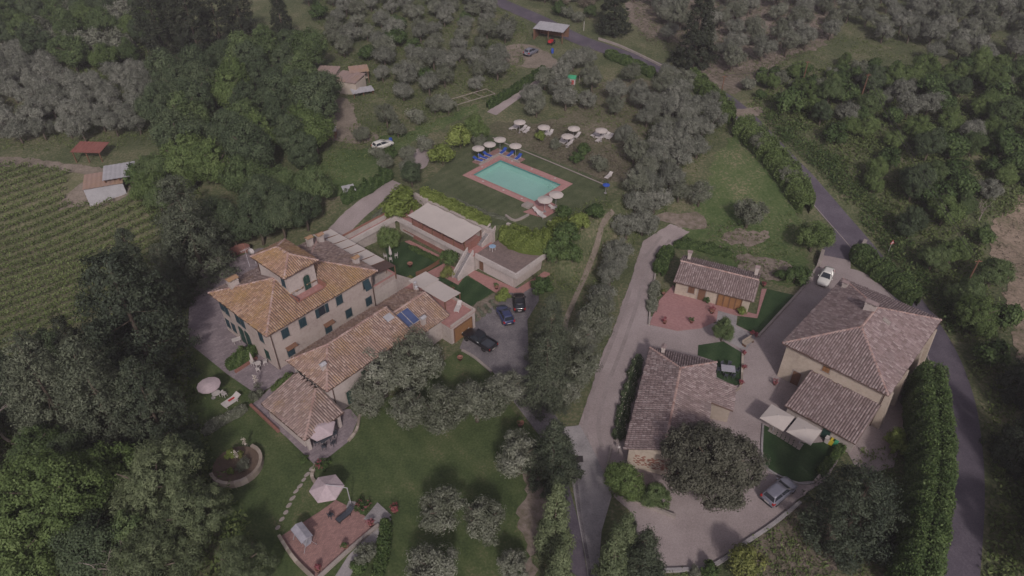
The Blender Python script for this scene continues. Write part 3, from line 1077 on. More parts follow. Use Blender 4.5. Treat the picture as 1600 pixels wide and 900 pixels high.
def chimney(parent, x, y, z0, z1, w=.7, d=.5, capmat=None):
    b = MB()
    b.box(x - w / 2, x + w / 2, y - d / 2, y + d / 2, z0, z1)
    b.box(x - w / 2 - .06, x + w / 2 + .06, y - d / 2 - .06, y + d / 2 + .06, z1, z1 + .08)
    for sx in (-1, 0, 1):
        for sy in (-1, 1):
            b.box(x + sx * (w / 2 - .06) - .06, x + sx * (w / 2 - .06) + .06, y + sy * (d / 2 - .06) - .06, y + sy * (d / 2 - .06) + .06, z1 + .08, z1 + .34)
    o = b.build('chimney', M_STUCCO2, parent)
    c = MB()
    x0, x1, y0, y1, z = x - w / 2 - .12, x + w / 2 + .12, y - d / 2 - .12, y + d / 2 + .12, z1 + .34
    c.box(x0, x1, y0, y1, z, z + .05)
    c.add([(x0, y0, z + .05), (x1, y0, z + .05), (x1, y1, z + .05), (x0, y1, z + .05), (x0, y, z + .25), (x1, y, z + .25)],
          [(0, 1, 5, 4), (2, 3, 4, 5), (1, 2, 5), (3, 0, 4)])
    c.build('chimney_cap', capmat or M_ROOFV, o)
    return o


def on_plane(px, py, root, axis, val):
    """local (x, y, z) where the view ray meets a vertical wall plane of a building frame"""
    d = Vector(ray(px, py))
    o = Vector((0, 0, CAM_H))
    M = Matrix.Rotation(-root.rotation_euler.z, 3, 'Z')
    lo = M @ (o - root.location)
    ld = M @ d
    k = (val - lo[axis]) / ld[axis]
    return lo + ld * k


ANG_E, ANG_N, ANG_W, ANG_S = 0.0, math.pi / 2, math.pi, -math.pi / 2      # local outward normals

# ---- villa
villa = empty('villa', V(0, 0, 0), VYAW, 'large cream two-storey villa with ochre hipped roof and square tower', 'house')
VL, VW, VZ = 17.25, 12.85, 6.4
b = MB()
b.box(.6, VL - .6, .6, VW - .6, -.6, VZ + .05)
b.build('wall', M_STUCCO, villa)
sl, rg = hip(0, VL, 0, VW, VZ, 2.1, 'x', 6.1, 11.4)
SLOPE = math.hypot(6.425, 2.1) / 6.425
vroof = roof(villa, sl, rg, [M_ROOFV, M_ROOFG, M_ROOFG, M_ROOFV], .29, .44, holes={0: (5.9, 10.3, 1.75 * SLOPE, 3.3 * SLOPE)})
for pts in ([(.05, -.04, VZ), (VL, -.04, VZ)], [(-.04, 0, VZ), (-.04, VW, VZ)]):
    gutter(villa, [Vector(p) - Vector((0, 0, .05)) for p in pts])
downpipe(villa, .75, .5, 0, VZ)
downpipe(villa, VL - .8, .5, 0, VZ)
b = MB()
b.box(.5, VL - .5, .52, .6, VZ - .35, VZ - .12)
b.box(.52, .6, .5, VW - .5, VZ - .35, VZ - .12)
b.build('cornice', M_STUCCO2, villa)
# tower with its little roof terrace
b = MB()
b.box(5.95, 10.05, 3.3, 9.6, VZ, 10.55)
b.build('tower', M_STUCCO2, villa)
sl, rg = hip(5.45, 10.55, 2.85, 10.05, 10.5, 1.25, 'y', 5.2, 7.6)
roof(villa, sl, rg, M_ROOFV, .29, .44, name='tower_roof')
gutter(villa, [(5.4, 2.8, 10.42), (10.6, 2.8, 10.42)])
gutter(villa, [(5.4, 2.8, 10.42), (5.4, 10.1, 10.42)])
downpipe(villa, 5.85, 9.5, 8.2, 10.4)
b = MB()
b.box(5.95, 10.25, 1.8, 3.3, 6.55, 6.78)
b.build('tower_terrace', M_COTTO, villa)
b = MB()
b.box(5.9, 6.05, 1.75, 3.3, 6.4, 7.55)
b.box(10.15, 10.3, 1.75, 3.3, 6.4, 7.55)
b.box(6.05, 10.15, 1.75, 1.86, 6.4, 7.08)
b.build('terrace_kerb', M_TERR, villa)
door(villa, (8.6, 3.3, 6.8), ANG_S, .95, 1.75, M_SHUTG, arch=True, leaves=2)
window(villa, (5.95, 4.2, 9.0), ANG_W, .8, 1.5)
# south-east windows
for px, py, st in ((445.5, 520.4, 'closed'), (472.8, 503.9, 'closed'), (503, 485.5, 'open'), (530, 468.8, 'closed'), (571.5, 444, 'ajar'),
                   (454.5, 549, 'closed'), (513, 513, 'closed'), (545, 489.3, 'closed'), (576, 470.6, 'closed')):
    p = on_plane(px, py, villa, 1, .6)
    window(villa, p, ANG_S, 1.0, 1.4, state=st)
for px, py in ((347, 478.5), (354.7, 485.6), (371.8, 498.5), (379.5, 505), (408.2, 527), (357, 505.5), (366, 512), (418.5, 554)):
    p = on_plane(px, py, villa, 0, .6)
    window(villa, p, ANG_W, .95, 1.5, M_SHUTG if px == 418.5 else M_SHUT)
for px in ((381, 529), (390.5, 536)):
    p = on_plane(px[0], px[1], villa, 0, .6)
    door(villa, (.6, p.y, .08), ANG_W, 1.25, 2.3, M_SHUTG, arch=True)
chimney(villa, 2.5, 10.6, 6.9, 8.1, 1.2, .75)
chimney(villa, 14.4, 10.6, 6.9, 8.3, .75, .6)
chimney(villa, 16.3, 10.9, 6.5, 7.7, .8, .6)
chimney(villa, 16.2, 3.0, 6.5, 7.5, .7, .6)
b = MB()                                            # canopies over two lower windows
for px, py in ((454, 540.5), (512.5, 504.5)):
    p = on_plane(px, py, villa, 1, .6)
    b.add([(p.x - .75, .6, p.z + .12), (p.x + .75, .6, p.z + .12), (p.x + .75, .05, p.z - .12), (p.x - .75, .05, p.z - .12),
           (p.x - .75, .6, p.z + .18), (p.x + .75, .6, p.z + .18), (p.x + .75, .05, p.z - .06), (p.x - .75, .05, p.z - .06)],
          [(0, 1, 2, 3), (7, 6, 5, 4), (0, 3, 7, 4), (1, 5, 6, 2), (3, 2, 6, 7)])
b.build('window_canopy', M_BROWNWOOD, villa)
p = on_plane(543, 506, villa, 1, .2)
b = MB()
b.box(p.x - .95, p.x + .95, -.9, .6, p.z - .75, p.z - .62)
for s in (-.95, .88):
    b.box(p.x + s, p.x + s + .07, -.9, .6, p.z - .62, p.z)
b.box(p.x - .88, p.x + .88, -.9, -.83, p.z - .62, p.z)
b.box(p.x - .8, p.x + .8, -.7, .4, p.z - .6, p.z - .3)
b.build('timber_balcony', M_BROWNWOOD, villa)
# raised terrace at the far end of the villa
b = MB()
b.box(VL - .6, 20.7, .75, 14.6, -.5, 2.9)
b.build('end_terrace', M_STUCCO2, villa)
b = MB()
for x0, x1, y0, y1 in ((VL - .55, 20.75, .7, .9), (20.55, 20.75, .9, 12.2)):
    b.box(x0, x1, y0, y1, 2.9, 3.6)
b.build('terrace_parapet', M_STUCCO, villa)
b = MB()
b.box(VL - .62, 20.8, .64, .95, 3.6, 3.66)
b.box(20.5, 20.8, .95, 12.25, 3.6, 3.66)
b.build('parapet_coping', M_COTTO, villa)
st = empty('outside_stair', V(20.8, 1.2, 0), VYAW, 'narrow grey outside stair climbing to the villa end terrace', 'stair')
for i in range(12):
    MB().box(3.1 - .26 * (i + 1), 3.1 - .26 * i, 0, 1.1, -.3, .24 * (i + 1)).build('step', M_CONC, st)
MB().hexa([(0, -.18, -.3), (3.1, -.18, -.3), (3.1, -.02, -.3), (0, -.02, -.3), (0, -.18, 3.4), (3.1, -.18, .7), (3.1, -.02, .7), (0, -.02, 3.4)]).build('stair_wall', M_STUCCO2, st)
dsh = empty('satellite_dish', V(6.0, 10.3, 9.0), VYAW, 'white satellite dish beside the tower roof', 'satellite dish')
MB().tube([(0, 0, 0), (-.1, .1, 1.9)], .04, 6).build('mast', M_METAL, dsh)
_d = MB().lathe([(.02, 0), (.25, .03), (.42, .1), (.46, .14)], 14)
_o = _d.build('dish', M_PLASTIC, dsh, True)
_o.location = (-.1, .1, 1.9)
_o.rotation_euler = (R(70), 0, R(-60))
MB().tube([(0, 0, 1.9), (.1, -.4, 2.05)], .02, 5).build('arm', M_METAL, dsh)
ant = empty('roof_aerial', V(5.3, 10.8, 8.6), VYAW, 'thin metal television aerial behind the tower roof', 'aerial')
b = MB().tube([(0, 0, 0), (0, 0, 2.8)], .03, 5)
b.tube([(-.6, 0, 2.7), (.7, 0, 2.7)], .02, 5)
for i in range(6):
    b.tube([(-.55 + i * .24, -.3, 2.7), (-.55 + i * .24, .3, 2.7)], .013, 4)
b.build('aerial_rods', M_METAL, ant)
# striped awning over the end terrace
aw = empty('terrace_awning', V(17.4, .8, 0), VYAW, 'long cream canvas awning in bays beside the villa roof', 'awning')
for i in range(6):
    y0 = 1.7 + i * 2.05
    m = MB()
    k = 6
    vs = []
    for j in range(k + 1):
        x = .05 + 3.15 * j / k
        z = 5.75 - .55 * j / k - .1 * math.sin(math.pi * j / k)
        vs += [(x, y0 + .05, z), (x, y0 + 2.0, z)]
    n = len(vs)
    vs += [(a, c, z - .02) for a, c, z in vs]
    fs = [(2 * j, 2 * j + 2, 2 * j + 3, 2 * j + 1) for j in range(k)] + [(n + 2 * j, n + 2 * j + 1, n + 2 * j + 3, n + 2 * j + 2) for j in range(k)]
    m.add(vs, fs)
    m.build('canvas_bay', M_CANVAS, aw)
m = MB()
m.hexa([(.05, -.3, 5.6), (3.3, -.3, 5.1), (3.3, 1.68, 5.1), (.05, 1.68, 5.6), (.05, -.3, 5.66), (3.3, -.3, 5.16), (3.3, 1.68, 5.16), (.05, 1.68, 5.66)])
m.build('side_roof_panel', M_COPPER, aw)
for i in range(7):
    y = 1.7 + i * 2.05
    MB().bar((.02, y, 5.7), (3.25, y, 5.13), .07, .1).build('rafter', M_BROWNWOOD, aw)
    if i % 2 == 0 or i == 0:
        MB().box(3.14, 3.26, y - .06, y + .06, 2.9, 5.12).build('post', M_BROWNWOOD, aw)
MB().box(3.14, 3.26, -.3, -.18, 2.9, 5.1).build('post', M_BROWNWOOD, aw)

# ---- annex in front of the villa
AO = at(511, 611.5, 4.9)
annex = empty('annex', (AO.x, AO.y, 0), VYAW, 'long low annex with pinkish tiled roof and solar panels before the villa', 'house')
AZ = 4.9
MB().box(.5, 12.9, .5, 7.3, -.6, AZ).build('wall', M_STUCCO2, annex)
MB().box(12.9, 18.7, .5, 7.3, -.6, 3.7).build('wall', M_STUCCO2, annex)
A_, B_ = (3.9, 4.7, AZ + 1.5), (13.1, 4.7, AZ + 1.5)
ar = roof(annex, [[(0, 0, AZ), (13.1, 0, AZ), B_, A_], [(13.1, 7.6, AZ - .1), (0, 7.6, AZ - .1), A_, B_], [(0, 7.6, AZ - .1), (0, 0, AZ), A_]],
          [(A_, B_), ((0, 0, AZ), A_), ((0, 7.6, AZ - .1), A_)], M_ROOFA, .29, .44)
MB().add([(12.9, .5, AZ - .1), (12.9, 7.3, AZ - .1), (12.9, 4.7, AZ + 1.35), (12.8, .5, AZ - .1), (12.8, 7.3, AZ - .1), (12.8, 4.7, AZ + 1.35)],
         [(0, 1, 2), (3, 5, 4), (0, 2, 5, 3), (1, 4, 5, 2)]).build('gable', M_STUCCO2, annex)
z2, r2 = 3.75, 5.35
roof(annex, [[(13.12, -.1, z2), (19.2, -.1, z2), (19.2, 4.2, r2), (13.12, 4.2, r2)], [(19.2, 8.4, z2), (13.12, 8.4, z2), (13.12, 4.2, r2), (19.2, 4.2, r2)]],
     [((13.2, 4.2, r2), (19.2, 4.2, r2))], M_ROOFA, .29, .44, name='lower_roof')
MB().add([(18.7, .5, z2 - .2), (18.7, 7.9, z2 - .2), (18.7, 4.2, r2 - .15), (18.6, .5, z2 - .2), (18.6, 7.9, z2 - .2), (18.6, 4.2, r2 - .15)],
         [(0, 1, 2), (3, 5, 4), (0, 2, 5, 3), (1, 4, 5, 2)]).build('gable', M_STUCCO2, annex)
gutter(annex, [(0, -.05, AZ - .06), (13.1, -.05, AZ - .06)])
gutter(annex, [(-.05, 0, AZ - .06), (-.05, 7.8, AZ - .06)])
downpipe(annex, .95, .42, 0, AZ)
window(annex, (.5, 6.2, 3.9), ANG_W, .8, .9, M_SHUTG)
window(annex, (.5, 2.3, 3.9), ANG_W, .8, .9, M_SHUTG)
door(annex, (3.1, .5, .1), ANG_S, 1.1, 2.2, M_SHUTG)
for x in (5.5, 8.2, 11):
    window(annex, (x, .5, 3.2), ANG_S, .9, 1.2, M_SHUTG)
chimney(annex, 1.6, 2.5, 5.2, 6.0, .5, .45, M_METAL)
for q, (sx, sy) in enumerate(((13.25, 1.4), (14.4, 1.4))):
    f = (r2 - z2) / 4.3
    y0, y1 = sy, sy + 2.2
    za, zb = z2 + (y0 + .1) * f + .16, z2 + (y1 + .1) * f + .16
    sp = empty('solar_panel', annex.matrix_basis @ Vector((sx, y0, za)), VYAW, ['dark blue solar panel next to the annex gable step', 'dark blue solar panel on the outer side of the annex pair'][q], 'solar panel', 'solar panels on the annex roof')
    MB().hexa([(0, 0, 0), (1.1, 0, 0), (1.1, 2.2, zb - za), (0, 2.2, zb - za), (0, 0, .06), (1.1, 0, .06), (1.1, 2.2, zb - za + .06), (0, 2.2, zb - za + .06)]).build('frame', M_METAL, sp)
    MB().hexa([(.04, .04, .062), (1.06, .04, .062), (1.06, 2.16, zb - za + .062), (.04, 2.16, zb - za + .062), (.04, .04, .075), (1.06, .04, .075), (1.06, 2.16, zb - za + .075), (.04, 2.16, zb - za + .075)]).build('glass', M_SOLAR, sp)
skl = MB()
f = 1.5 / 4.7
skl.hexa([(11.6, 2.8, AZ + 2.8 * f + .1), (12.7, 2.8, AZ + 2.8 * f + .1), (12.7, 3.7, AZ + 3.7 * f + .1), (11.6, 3.7, AZ + 3.7 * f + .1),
          (11.6, 2.8, AZ + 2.8 * f + .2), (12.7, 2.8, AZ + 2.8 * f + .2), (12.7, 3.7, AZ + 3.7 * f + .2), (11.6, 3.7, AZ + 3.7 * f + .2)])
skl.build('skylight', M_METAL, annex)
chimney(annex, 15.5, .8, 4.1, 4.9, .55, .45, M_METAL)
# wing (low porch roof) at the near end of the annex
wing = empty('porch_wing', annex.matrix_basis @ Vector((-4.9, -1.9, 0)), VYAW, 'low tiled porch wing with open corner and dining terrace', 'house')
wz, wt = 2.55, 3.75                                   # local x 0..4.9 , y 0..8.2
A_ = (4.9, 4.3, wt)
roof(wing, [[(0, 8.2, wz), (0, 0, wz), A_, (4.9, 8.2, wt)], [(0, 0, wz), (5.3, 0, wz), (5.3, 4.3, wt), A_]], [((0, 0, wz), A_)], M_ROOFG, .29, .44)
b = MB()
b.box(.4, .65, 1.2, 7.9, -.5, wz + .05)
b.add([(.65, 7.9, -.5), (4.9, 7.9, -.5), (4.9, 7.65, -.5), (.65, 7.65, -.5), (.65, 7.9, wz), (4.9, 7.9, wt - .2), (4.9, 7.65, wt - .2), (.65, 7.65, wz)],
      [(0, 1, 5, 4), (3, 7, 6, 2), (0, 4, 7, 3)])
b.build('wall', M_STUCCO2, wing)
for x, y in ((.4, .4), (4.6, .4)):
    MB().box(x, x + .35, y, y + .35, -.4, wz).build('pillar', M_STUCCO2, wing)
MB().box(.45, 4.95, .42, .7, wz - .25, wz - .02).build('beam', M_BROWNWOOD, wing)
gutter(wing, [(-.05, 0, wz - .06), (-.05, 8.2, wz - .06)])
gutter(wing, [(0, -.05, wz - .06), (5.3, -.05, wz - .06)])
# garage block with its roof terrace
gar = empty('garage_block', annex.matrix_basis @ Vector((18.2, -1.3, 0)), VYAW, 'flat-topped garage with wooden door beside the parked pickup', 'garage')
b = MB()
b.box(.75, 4.5, .0, 9.8, -.6, 2.75)
b.box(0, .75, 0, 1.75, -.6, 2.75)
b.build('wall', M_STUCCO2, gar)
MB().box(0, 4.6, -.06, 9.9, 2.75, 2.83).build('terrace_floor', M_COTTO, gar)
b = MB()
b.box(0, 4.6, -.06, .12, 2.83, 3.25)
b.box(4.42, 4.6, .12, 9.9, 2.83, 3.25)
b.build('parapet', M_STUCCO, gar)
gd = MB()
gd.box(.55, 3.75, -.12, .0, 0, 2.3)
gd_o = MB().box(.45, .55, -.14, .02, 0, 2.4).box(3.75, 3.85, -.14, .02, 0, 2.4).box(.55, 3.75, -.14, .02, 2.3, 2.4).build('garage_door', M_BROWNWOOD, gar)
for i in range(6):
    MB().box(.56, 3.74, -.1, -.04, .03 + i * .378, .39 + i * .378).build('door_board', M_WOOD, gd_o)
gd_o.location = (0, -.02, 0)
ga = empty('garage_awning', V(20.1, -9.7, 0), VYAW, 'cream canvas awning over the roof terrace above the garage', 'awning')
for i, (y0, y1, z0) in enumerate(((0, 4.4, 4.35), (4.3, 7.0, 4.42))):
    m = MB()
    k = 6
    for j in range(k):
        a, c = y0 + (y1 - y0) * j / k, y0 + (y1 - y0) * (j + 1) / k
        sag = lambda t: -.05 * math.sin(math.pi * t)
        m.hexa([(0, a, z0 + sag(j / k)), (3.0 + .25 * i, a, z0 - .25 + sag(j / k)), (3.0 + .25 * i, c, z0 - .25 + sag((j + 1) / k)), (0, c, z0 + sag((j + 1) / k)),
                (0, a, z0 + .03 + sag(j / k)), (3.0 + .25 * i, a, z0 - .22 + sag(j / k)), (3.0 + .25 * i, c, z0 - .22 + sag((j + 1) / k)), (0, c, z0 + .03 + sag((j + 1) / k))])
    m.build('canvas', M_CANVAS, ga)
for x, y in ((.1, .1), (2.9, .1), (2.9, 6.8), (2.9, 3.5)):
    MB().box(x - .06, x + .06, y - .06, y + .06, 2.5, 4.1 if x > 1 else 4.3).build('post', M_BROWNWOOD, ga)
m = MB().bar((0, .05, 4.3), (3.0, .05, 4.06), .06, .1).bar((3.0, 0, 4.05), (3.0, 7, 4.05), .06, .1)
m.build('rail', M_BROWNWOOD, ga)
for q, (x, y, z1) in enumerate(((19.2, -5.3, 5.3), (20.0, -4.2, 5.0))):
    ch = empty('chimney_stack', V(x, y, 0), VYAW, ['slim round-topped chimney stack at the back of the annex roof', 'thin pale flue pipe beside the annex canvas awning'][q], 'chimney')
    MB().box(-.22, .22, -.22, .22, 2.6, z1 - .3).build('stack', M_STUCCO2, ch)
    MB().lathe([(.16, z1 - .3), (.16, z1), (.24, z1 + .02), (.02, z1 + .15)], 8).build('cowl', M_METAL, ch)

# ---- court terrace building under the pool lawn
ct = empty('court_terrace', V(31.4, 0, 0), VYAW, 'long white retaining terrace building behind the court lawn', 'terrace building')
b = MB()
b.box(.75, 5.0, -3.9, 12.9, -.5, 2.72)
b.box(1.25, 8.0, -11.1, -3.9, -.5, 2.72)
b.build('wall', M_STUCCO2, ct)
b = MB()
b.box(0, .3, -2.6, 13.2, 2.3, 3.12)                  # fascia with its ledge
b.box(.6, .9, -11.9, -3.95, 2.3, 3.12)
b.box(.9, 8.2, -11.9, -11.6, 2.3, 3.12)
b.build('fascia', M_WHITE, ct)
b = MB()
b.box(.3, 5.0, -3.9, 13.2, 2.72, 2.95)
b.build('terrace_floor', M_COTTO, ct)
MB().box(.9, 8.0, -11.6, -3.92, 2.72, 2.96).build('block_roof', M_TERRTILE, ct)
MB().box(4.6, 5.15, -3.9, 13.4, 2.9, 4.95).build('retaining_wall', M_STUCCO2, ct)
MB().box(7.7, 8.15, -11.6, -3.9, 2.9, 4.95).build('retaining_wall', M_STUCCO2, ct)
MB().box(1.17, 1.25, -10.8, -5.1, .05, 2.25).build('garage_shutter', M_WHITE, ct)
door(ct, (1.25, -4.6, .08), ANG_W, .8, 2.0, M_BROWNWOOD, leaves=1)
b = MB()
b.box(.6, .75, -2.0, 12.0, .5, .58)
b.box(.5, .75, 1.0, 9.5, -.2, .35)
b.build('wall_plinth', M_BRICKRED, ct)
for y in (1.2, 6.4, 10.6):
    MB().box(.55, .75, y - .18, y + .18, 1.75, 1.95).build('wall_lamp', M_METAL, ct)
arm = empty('court_gallery', V(20.9, 12.7, 0), VYAW, 'white gallery wall with planters linking villa and court terrace', 'wall')
b = MB()
b.box(0, 10.6, 0, .35, 2.25, 3.1)
b.build('fascia', M_WHITE, arm)
b = MB()
b.box(0, 10.8, .9, 1.25, 1.6, 3.75)
b.box(1.6, 10.5, .36, .5, -.4, 2.25)
b.build('wall', M_STUCCO2, arm)
MB().box(0, 10.5, .35, .9, 2.7, 2.85).build('walkway', M_COTTO, arm)
MB().box(-.05, 10.85, .86, 1.29, 3.75, 3.81).build('coping', M_TERR, arm)
# flights of steps
f1 = empty('court_stair', V(28.7, -3.75, 0), VYAW, 'white-walled stair rising from the brick walk to the upper terrace', 'stair')
for i in range(14):
    MB().box(.22 * i, .22 * (i + 1) + .01, .12, 1.08, -.3, .211 * (i + 1)).build('step', M_CONC, f1)
for y in (-.08, 1.08):
    MB().hexa([(-.25, y, -.3), (3.2, y, -.3), (3.2, y + .2, -.3), (-.25, y + .2, -.3), (-.25, y, .75), (3.2, y, 3.75), (3.2, y + .2, 3.75), (-.25, y + .2, .75)]).build('stair_wall', M_WHITE, f1)
f2 = empty('pool_stair', V(34.1, -3.45, 2.95), VYAW, 'upper flight of steps leading to the pool lawn between ivy', 'stair')
for i in range(9):
    MB().box(.33 * i, .33 * (i + 1) + .01, .1, 1.0, -.2, .205 * (i + 1)).build('step', M_CONC, f2)
for y in (-.08, 1.0):
    MB().hexa([(0, y, -.2), (3.1, y, -.2), (3.1, y + .18, -.2), (0, y + .18, -.2), (0, y, .6), (3.1, y, 2.3), (3.1, y + .18, 2.3), (0, y + .18, .6)]).build('stair_wall', M_STUCCO2, f2)
# pergola with the large canvas
pg = empty('pergola', V(30.7, -2.7, 0), VYAW, 'brick-red pergola with large cream canvas on the upper terrace', 'pergola')
k = 12
vs, fs = [], []
for i in range(k + 1):
    t = i / k
    for j in range(5):
        q = j / 4
        x = .1 + 4.35 * q + (.12 * math.sin(i * 2.1) if j == 4 else 0)
        vs.append((x, .1 + 11.6 * t, 5.05 + .35 * q - .08 * math.sin(math.pi * q) - .03 * math.sin(t * math.pi * 6) ** 2))
for i in range(k):
    for j in range(4):
        fs.append((i * 5 + j, i * 5 + j + 1, (i + 1) * 5 + j + 1, (i + 1) * 5 + j))
n = len(vs)
vs += [(x, y, z - .03) for x, y, z in vs]
fs += [tuple(n + q for q in f[::-1]) for f in fs]
mesh_obj('canvas', vs, fs, M_CANVAS, pg, True)
for i in range(6):
    y = .3 + i * 2.24
    MB().box(.72, .84, y - .06, y + .06, 2.9, 4.98).build('post', M_BROWNWOOD, pg)
    MB().box(4.3, 4.42, y - .06, y + .06, 2.9, 5.3).build('post', M_BROWNWOOD, pg)
    MB().bar((.2, y, 4.84), (4.4, y, 5.12), .07, .12).build('rafter', M_BROWNWOOD, pg)
MB().box(.7, .86, .1, 11.7, 4.86, 4.95).build('beam', M_BROWNWOOD, pg)
for i in range(5):
    y = .3 + i * 2.24
    MB().box(.74, .8, y + .1, y + 2.14, 2.95, 3.95).build('screen', M_BRICKRED, pg)
MB().box(.9, 4.3, .2, .28, 2.95, 4.2).build('end_screen', M_BRICKRED, pg)

# ---- farmhouse on the right
FO = at(1223, 536, 5.6)
farm = empty('farmhouse', (FO.x, FO.y, 0), R(-43.5), 'large square farmhouse with brown hipped tile roof beside the curving road', 'house')
FL, FW, FZ = 12.3, 17.5, 5.6
MB().box(.45, FL - .45, .45, FW - .45, -2, FZ + .03).build('wall', M_YELLOW, farm)
sl, rg = hip(0, FL, 0, FW, FZ, 2.2, 'y', 6.4, 11.3)
roof(farm, sl, rg, M_ROOFR, .29, .43)
for a, b in (((0, -.05), (FL, -.05)), ((-.05, 0), (-.05, FW)), ((FL + .05, 0), (FL + .05, FW))):
    gutter(farm, [(a[0], a[1], FZ - .06), (b[0], b[1], FZ - .06)])
downpipe(farm, FL - .35, .36, 0, FZ)
p = on_plane(1291, 577, farm, 1, .45)
window(farm, p, ANG_S, .8, .8, M_WOOD)
chimney(farm, 5.6, 10.4, 7.2, 8.5, 1.3, .7, M_ROOFR)
chimney(farm, 1.0, 15.2, 5.8, 6.5, .6, .5, M_ROOFR)
MB().hexa([(7.4, 9.9, 7.35), (8.3, 9.9, 7.02), (8.3, 10.5, 7.02), (7.4, 10.5, 7.35), (7.4, 9.9, 7.55), (8.3, 9.9, 7.22), (8.3, 10.5, 7.22), (7.4, 10.5, 7.55)]).build('skylight', M_SLAB, farm)
# lean-to
LX0, LX1, LY = 3.9, 12.05, -5.7
MB().hexa([(LX0 + .3, LY + .5, -1), (LX1 - .2, LY + .5, -1), (LX1 - .2, .45, -1), (LX0 + .3, .45, -1),
           (LX0 + .3, LY + .5, 2.28), (LX1 - .2, LY + .5, 2.28), (LX1 - .2, .45, 3.3), (LX0 + .3, .45, 3.3)]).build('lean_to_wall', M_STUCCO2, farm)
roof(farm, [[(LX0, LY, 2.25), (LX1, LY, 2.25), (LX1, .42, 3.45), (LX0, .42, 3.45)]], [], M_ROOFR, .29, .43, name='lean_to_roof')
gutter(farm, [(LX0, LY - .05, 2.2), (LX1, LY - .05, 2.2)])
door(farm, (8.9, LY + .5, .1), ANG_S, .9, 2.0, M_SHUTG, leaves=1)
# buttressed side with an open loggia
b = MB()
for y0 in (.5, 5.3, 10.2, 15.0):
    b.add([(FL - .5, y0, -2), (FL + .75, y0, -2), (FL + .25, y0, FZ - .5), (FL - .5, y0, FZ - .5), (FL - .5, y0 + 1.0, -2), (FL + .75, y0 + 1.0, -2), (FL + .25, y0 + 1.0, FZ - .5), (FL - .5, y0 + 1.0, FZ - .5)],
          [(0, 1, 2, 3), (7, 6, 5, 4), (1, 5, 6, 2), (2, 6, 7, 3)])
b.build('buttress', M_YELLOW, farm)
for y0 in (1.9, 6.8, 11.7):
    window(farm, (FL - .45, y0 + 1.7, 2.6), ANG_E, 1.6, 2.6, M_BROWNWOOD)
for x, z in ((2.6, 1.6),):
    door(farm, (x, .45, .08), ANG_S, 1.0, 2.1, M_BROWNWOOD, leaves=1)

# ---- cottage in the middle
CO = at(975.9, 700.6, 3.1)
cot = empty('cottage', (CO.x, CO.y, 0), R(71.5), 'long cottage with brown tiled roof half hidden by the big round oak', 'house')
CL, CW, CZ = 16.4, 8.0, 3.1
MB().box(.25, CL - .5, -CW + .4, -.45, -.8, CZ).build('wall', M_YELLOW, cot)
A_, B_ = (0, -CW / 2, CZ + 1.5), (CL - 4, -CW / 2, CZ + 1.5)
roof(cot, [[(0, -CW, CZ), (CL, -CW, CZ), B_, A_], [(CL, 0, CZ), (0, 0, CZ), A_, B_], [(CL, -CW, CZ), (CL, 0, CZ), B_]],
     [(A_, B_), ((CL, -CW, CZ), B_), ((CL, 0, CZ), B_)], M_ROOFR, .29, .43)
MB().add([(.25, -.45, CZ - .05), (.25, -CW + .4, CZ - .05), (.25, -CW / 2, CZ + 1.35), (.4, -.45, CZ - .05), (.4, -CW + .4, CZ - .05), (.4, -CW / 2, CZ + 1.35)],
         [(0, 2, 1), (3, 4, 5), (0, 3, 5, 2), (1, 2, 5, 4)]).build('gable', M_YELLOW, cot)
seen, brick_me = set(), None
g = np.random.default_rng(3)
for i in range(140):                                   # bare brick patch on the near gable
    y, z = -1.2 - 4.4 * g.random(), .6 + 1.9 * g.random()
    if abs((y + 3.1) / 2.2) ** 2 + abs((z - 1.7) / 1.1) ** 2 < 1:
        y = round(y / .26) * .26 + (.13 if round(z / .11) % 2 else 0)
        z = round(z / .11) * .11
        key = (round(y, 2), round(z, 2))
        if key in seen:
            continue
        seen.add(key)
        if brick_me is None:
            o_ = MB().box(-.03, .03, -.115, .115, -.045, .045).build('brick', M_TERR, cot)
            brick_me = o_.data
        else:
            o_ = bpy.data.objects.new('brick', brick_me)
            COL.objects.link(o_)
            o_.parent = cot
        o_.location = (.235, y, z)
window(cot, (.25, -6.2, 1.4), ANG_W, .8, 1.1, M_BROWNWOOD)
for x in (3, 8, 13):
    window(cot, (x, -.45, 1.6), ANG_N, .8, 1.1, M_BROWNWOOD)
chimney(cot, CL - .7, -1.6, 3.2, 4.1, .4, .4, M_ROOFR)
roof(cot, [[(CL - 6.6, -CW - 2.6, 2.3), (CL - 2.6, -CW - 2.6, 2.3), (CL - 2.6, -CW + .1, 2.85), (CL - 6.6, -CW + .1, 2.85)]], [], M_ROOFR, .29, .43, name='store_roof')
MB().box(CL - 6.4, CL - 2.8, -CW - 2.3, -CW + .4, -.5, 2.2).build('store_wall', M_STONE, cot)
gutter(cot, [(0, .05, CZ - .06), (CL, .05, CZ - .06)])

# ---- gatehouse
GO = at(1052, 439.4, 2.6)
gate = empty('gatehouse', (GO.x, GO.y, 0), R(-24.5), 'small cream house with tiled roof behind the brick patio', 'house')
GL, GW, GH = 10.95, 6.2, 2.6
MB().box(.35, GL - .35, .6, GW - .4, -.6, GH + .1).build('wall', M_YELLOW, gate)
A_, B_ = (0, GW * .62, GH + 1.0), (GL, GW * .62, GH + 1.0)
roof(gate, [[(0, 0, GH), (GL, 0, GH), B_, A_], [(GL, GW, GH + .35), (0, GW, GH + .35), A_, B_]], [(A_, B_)], M_ROOFR, .29, .43)
for x in (.35, GL - .5):
    MB().add([(x, .6, GH), (x, GW - .4, GH + .1), (x, GW * .62, GH + .86), (x + .15, .6, GH), (x + .15, GW - .4, GH + .1), (x + .15, GW * .62, GH + .86)],
             [(0, 2, 1), (3, 4, 5), (0, 3, 5, 2), (1, 2, 5, 4)]).build('gable', M_YELLOW, gate)
b = MB()
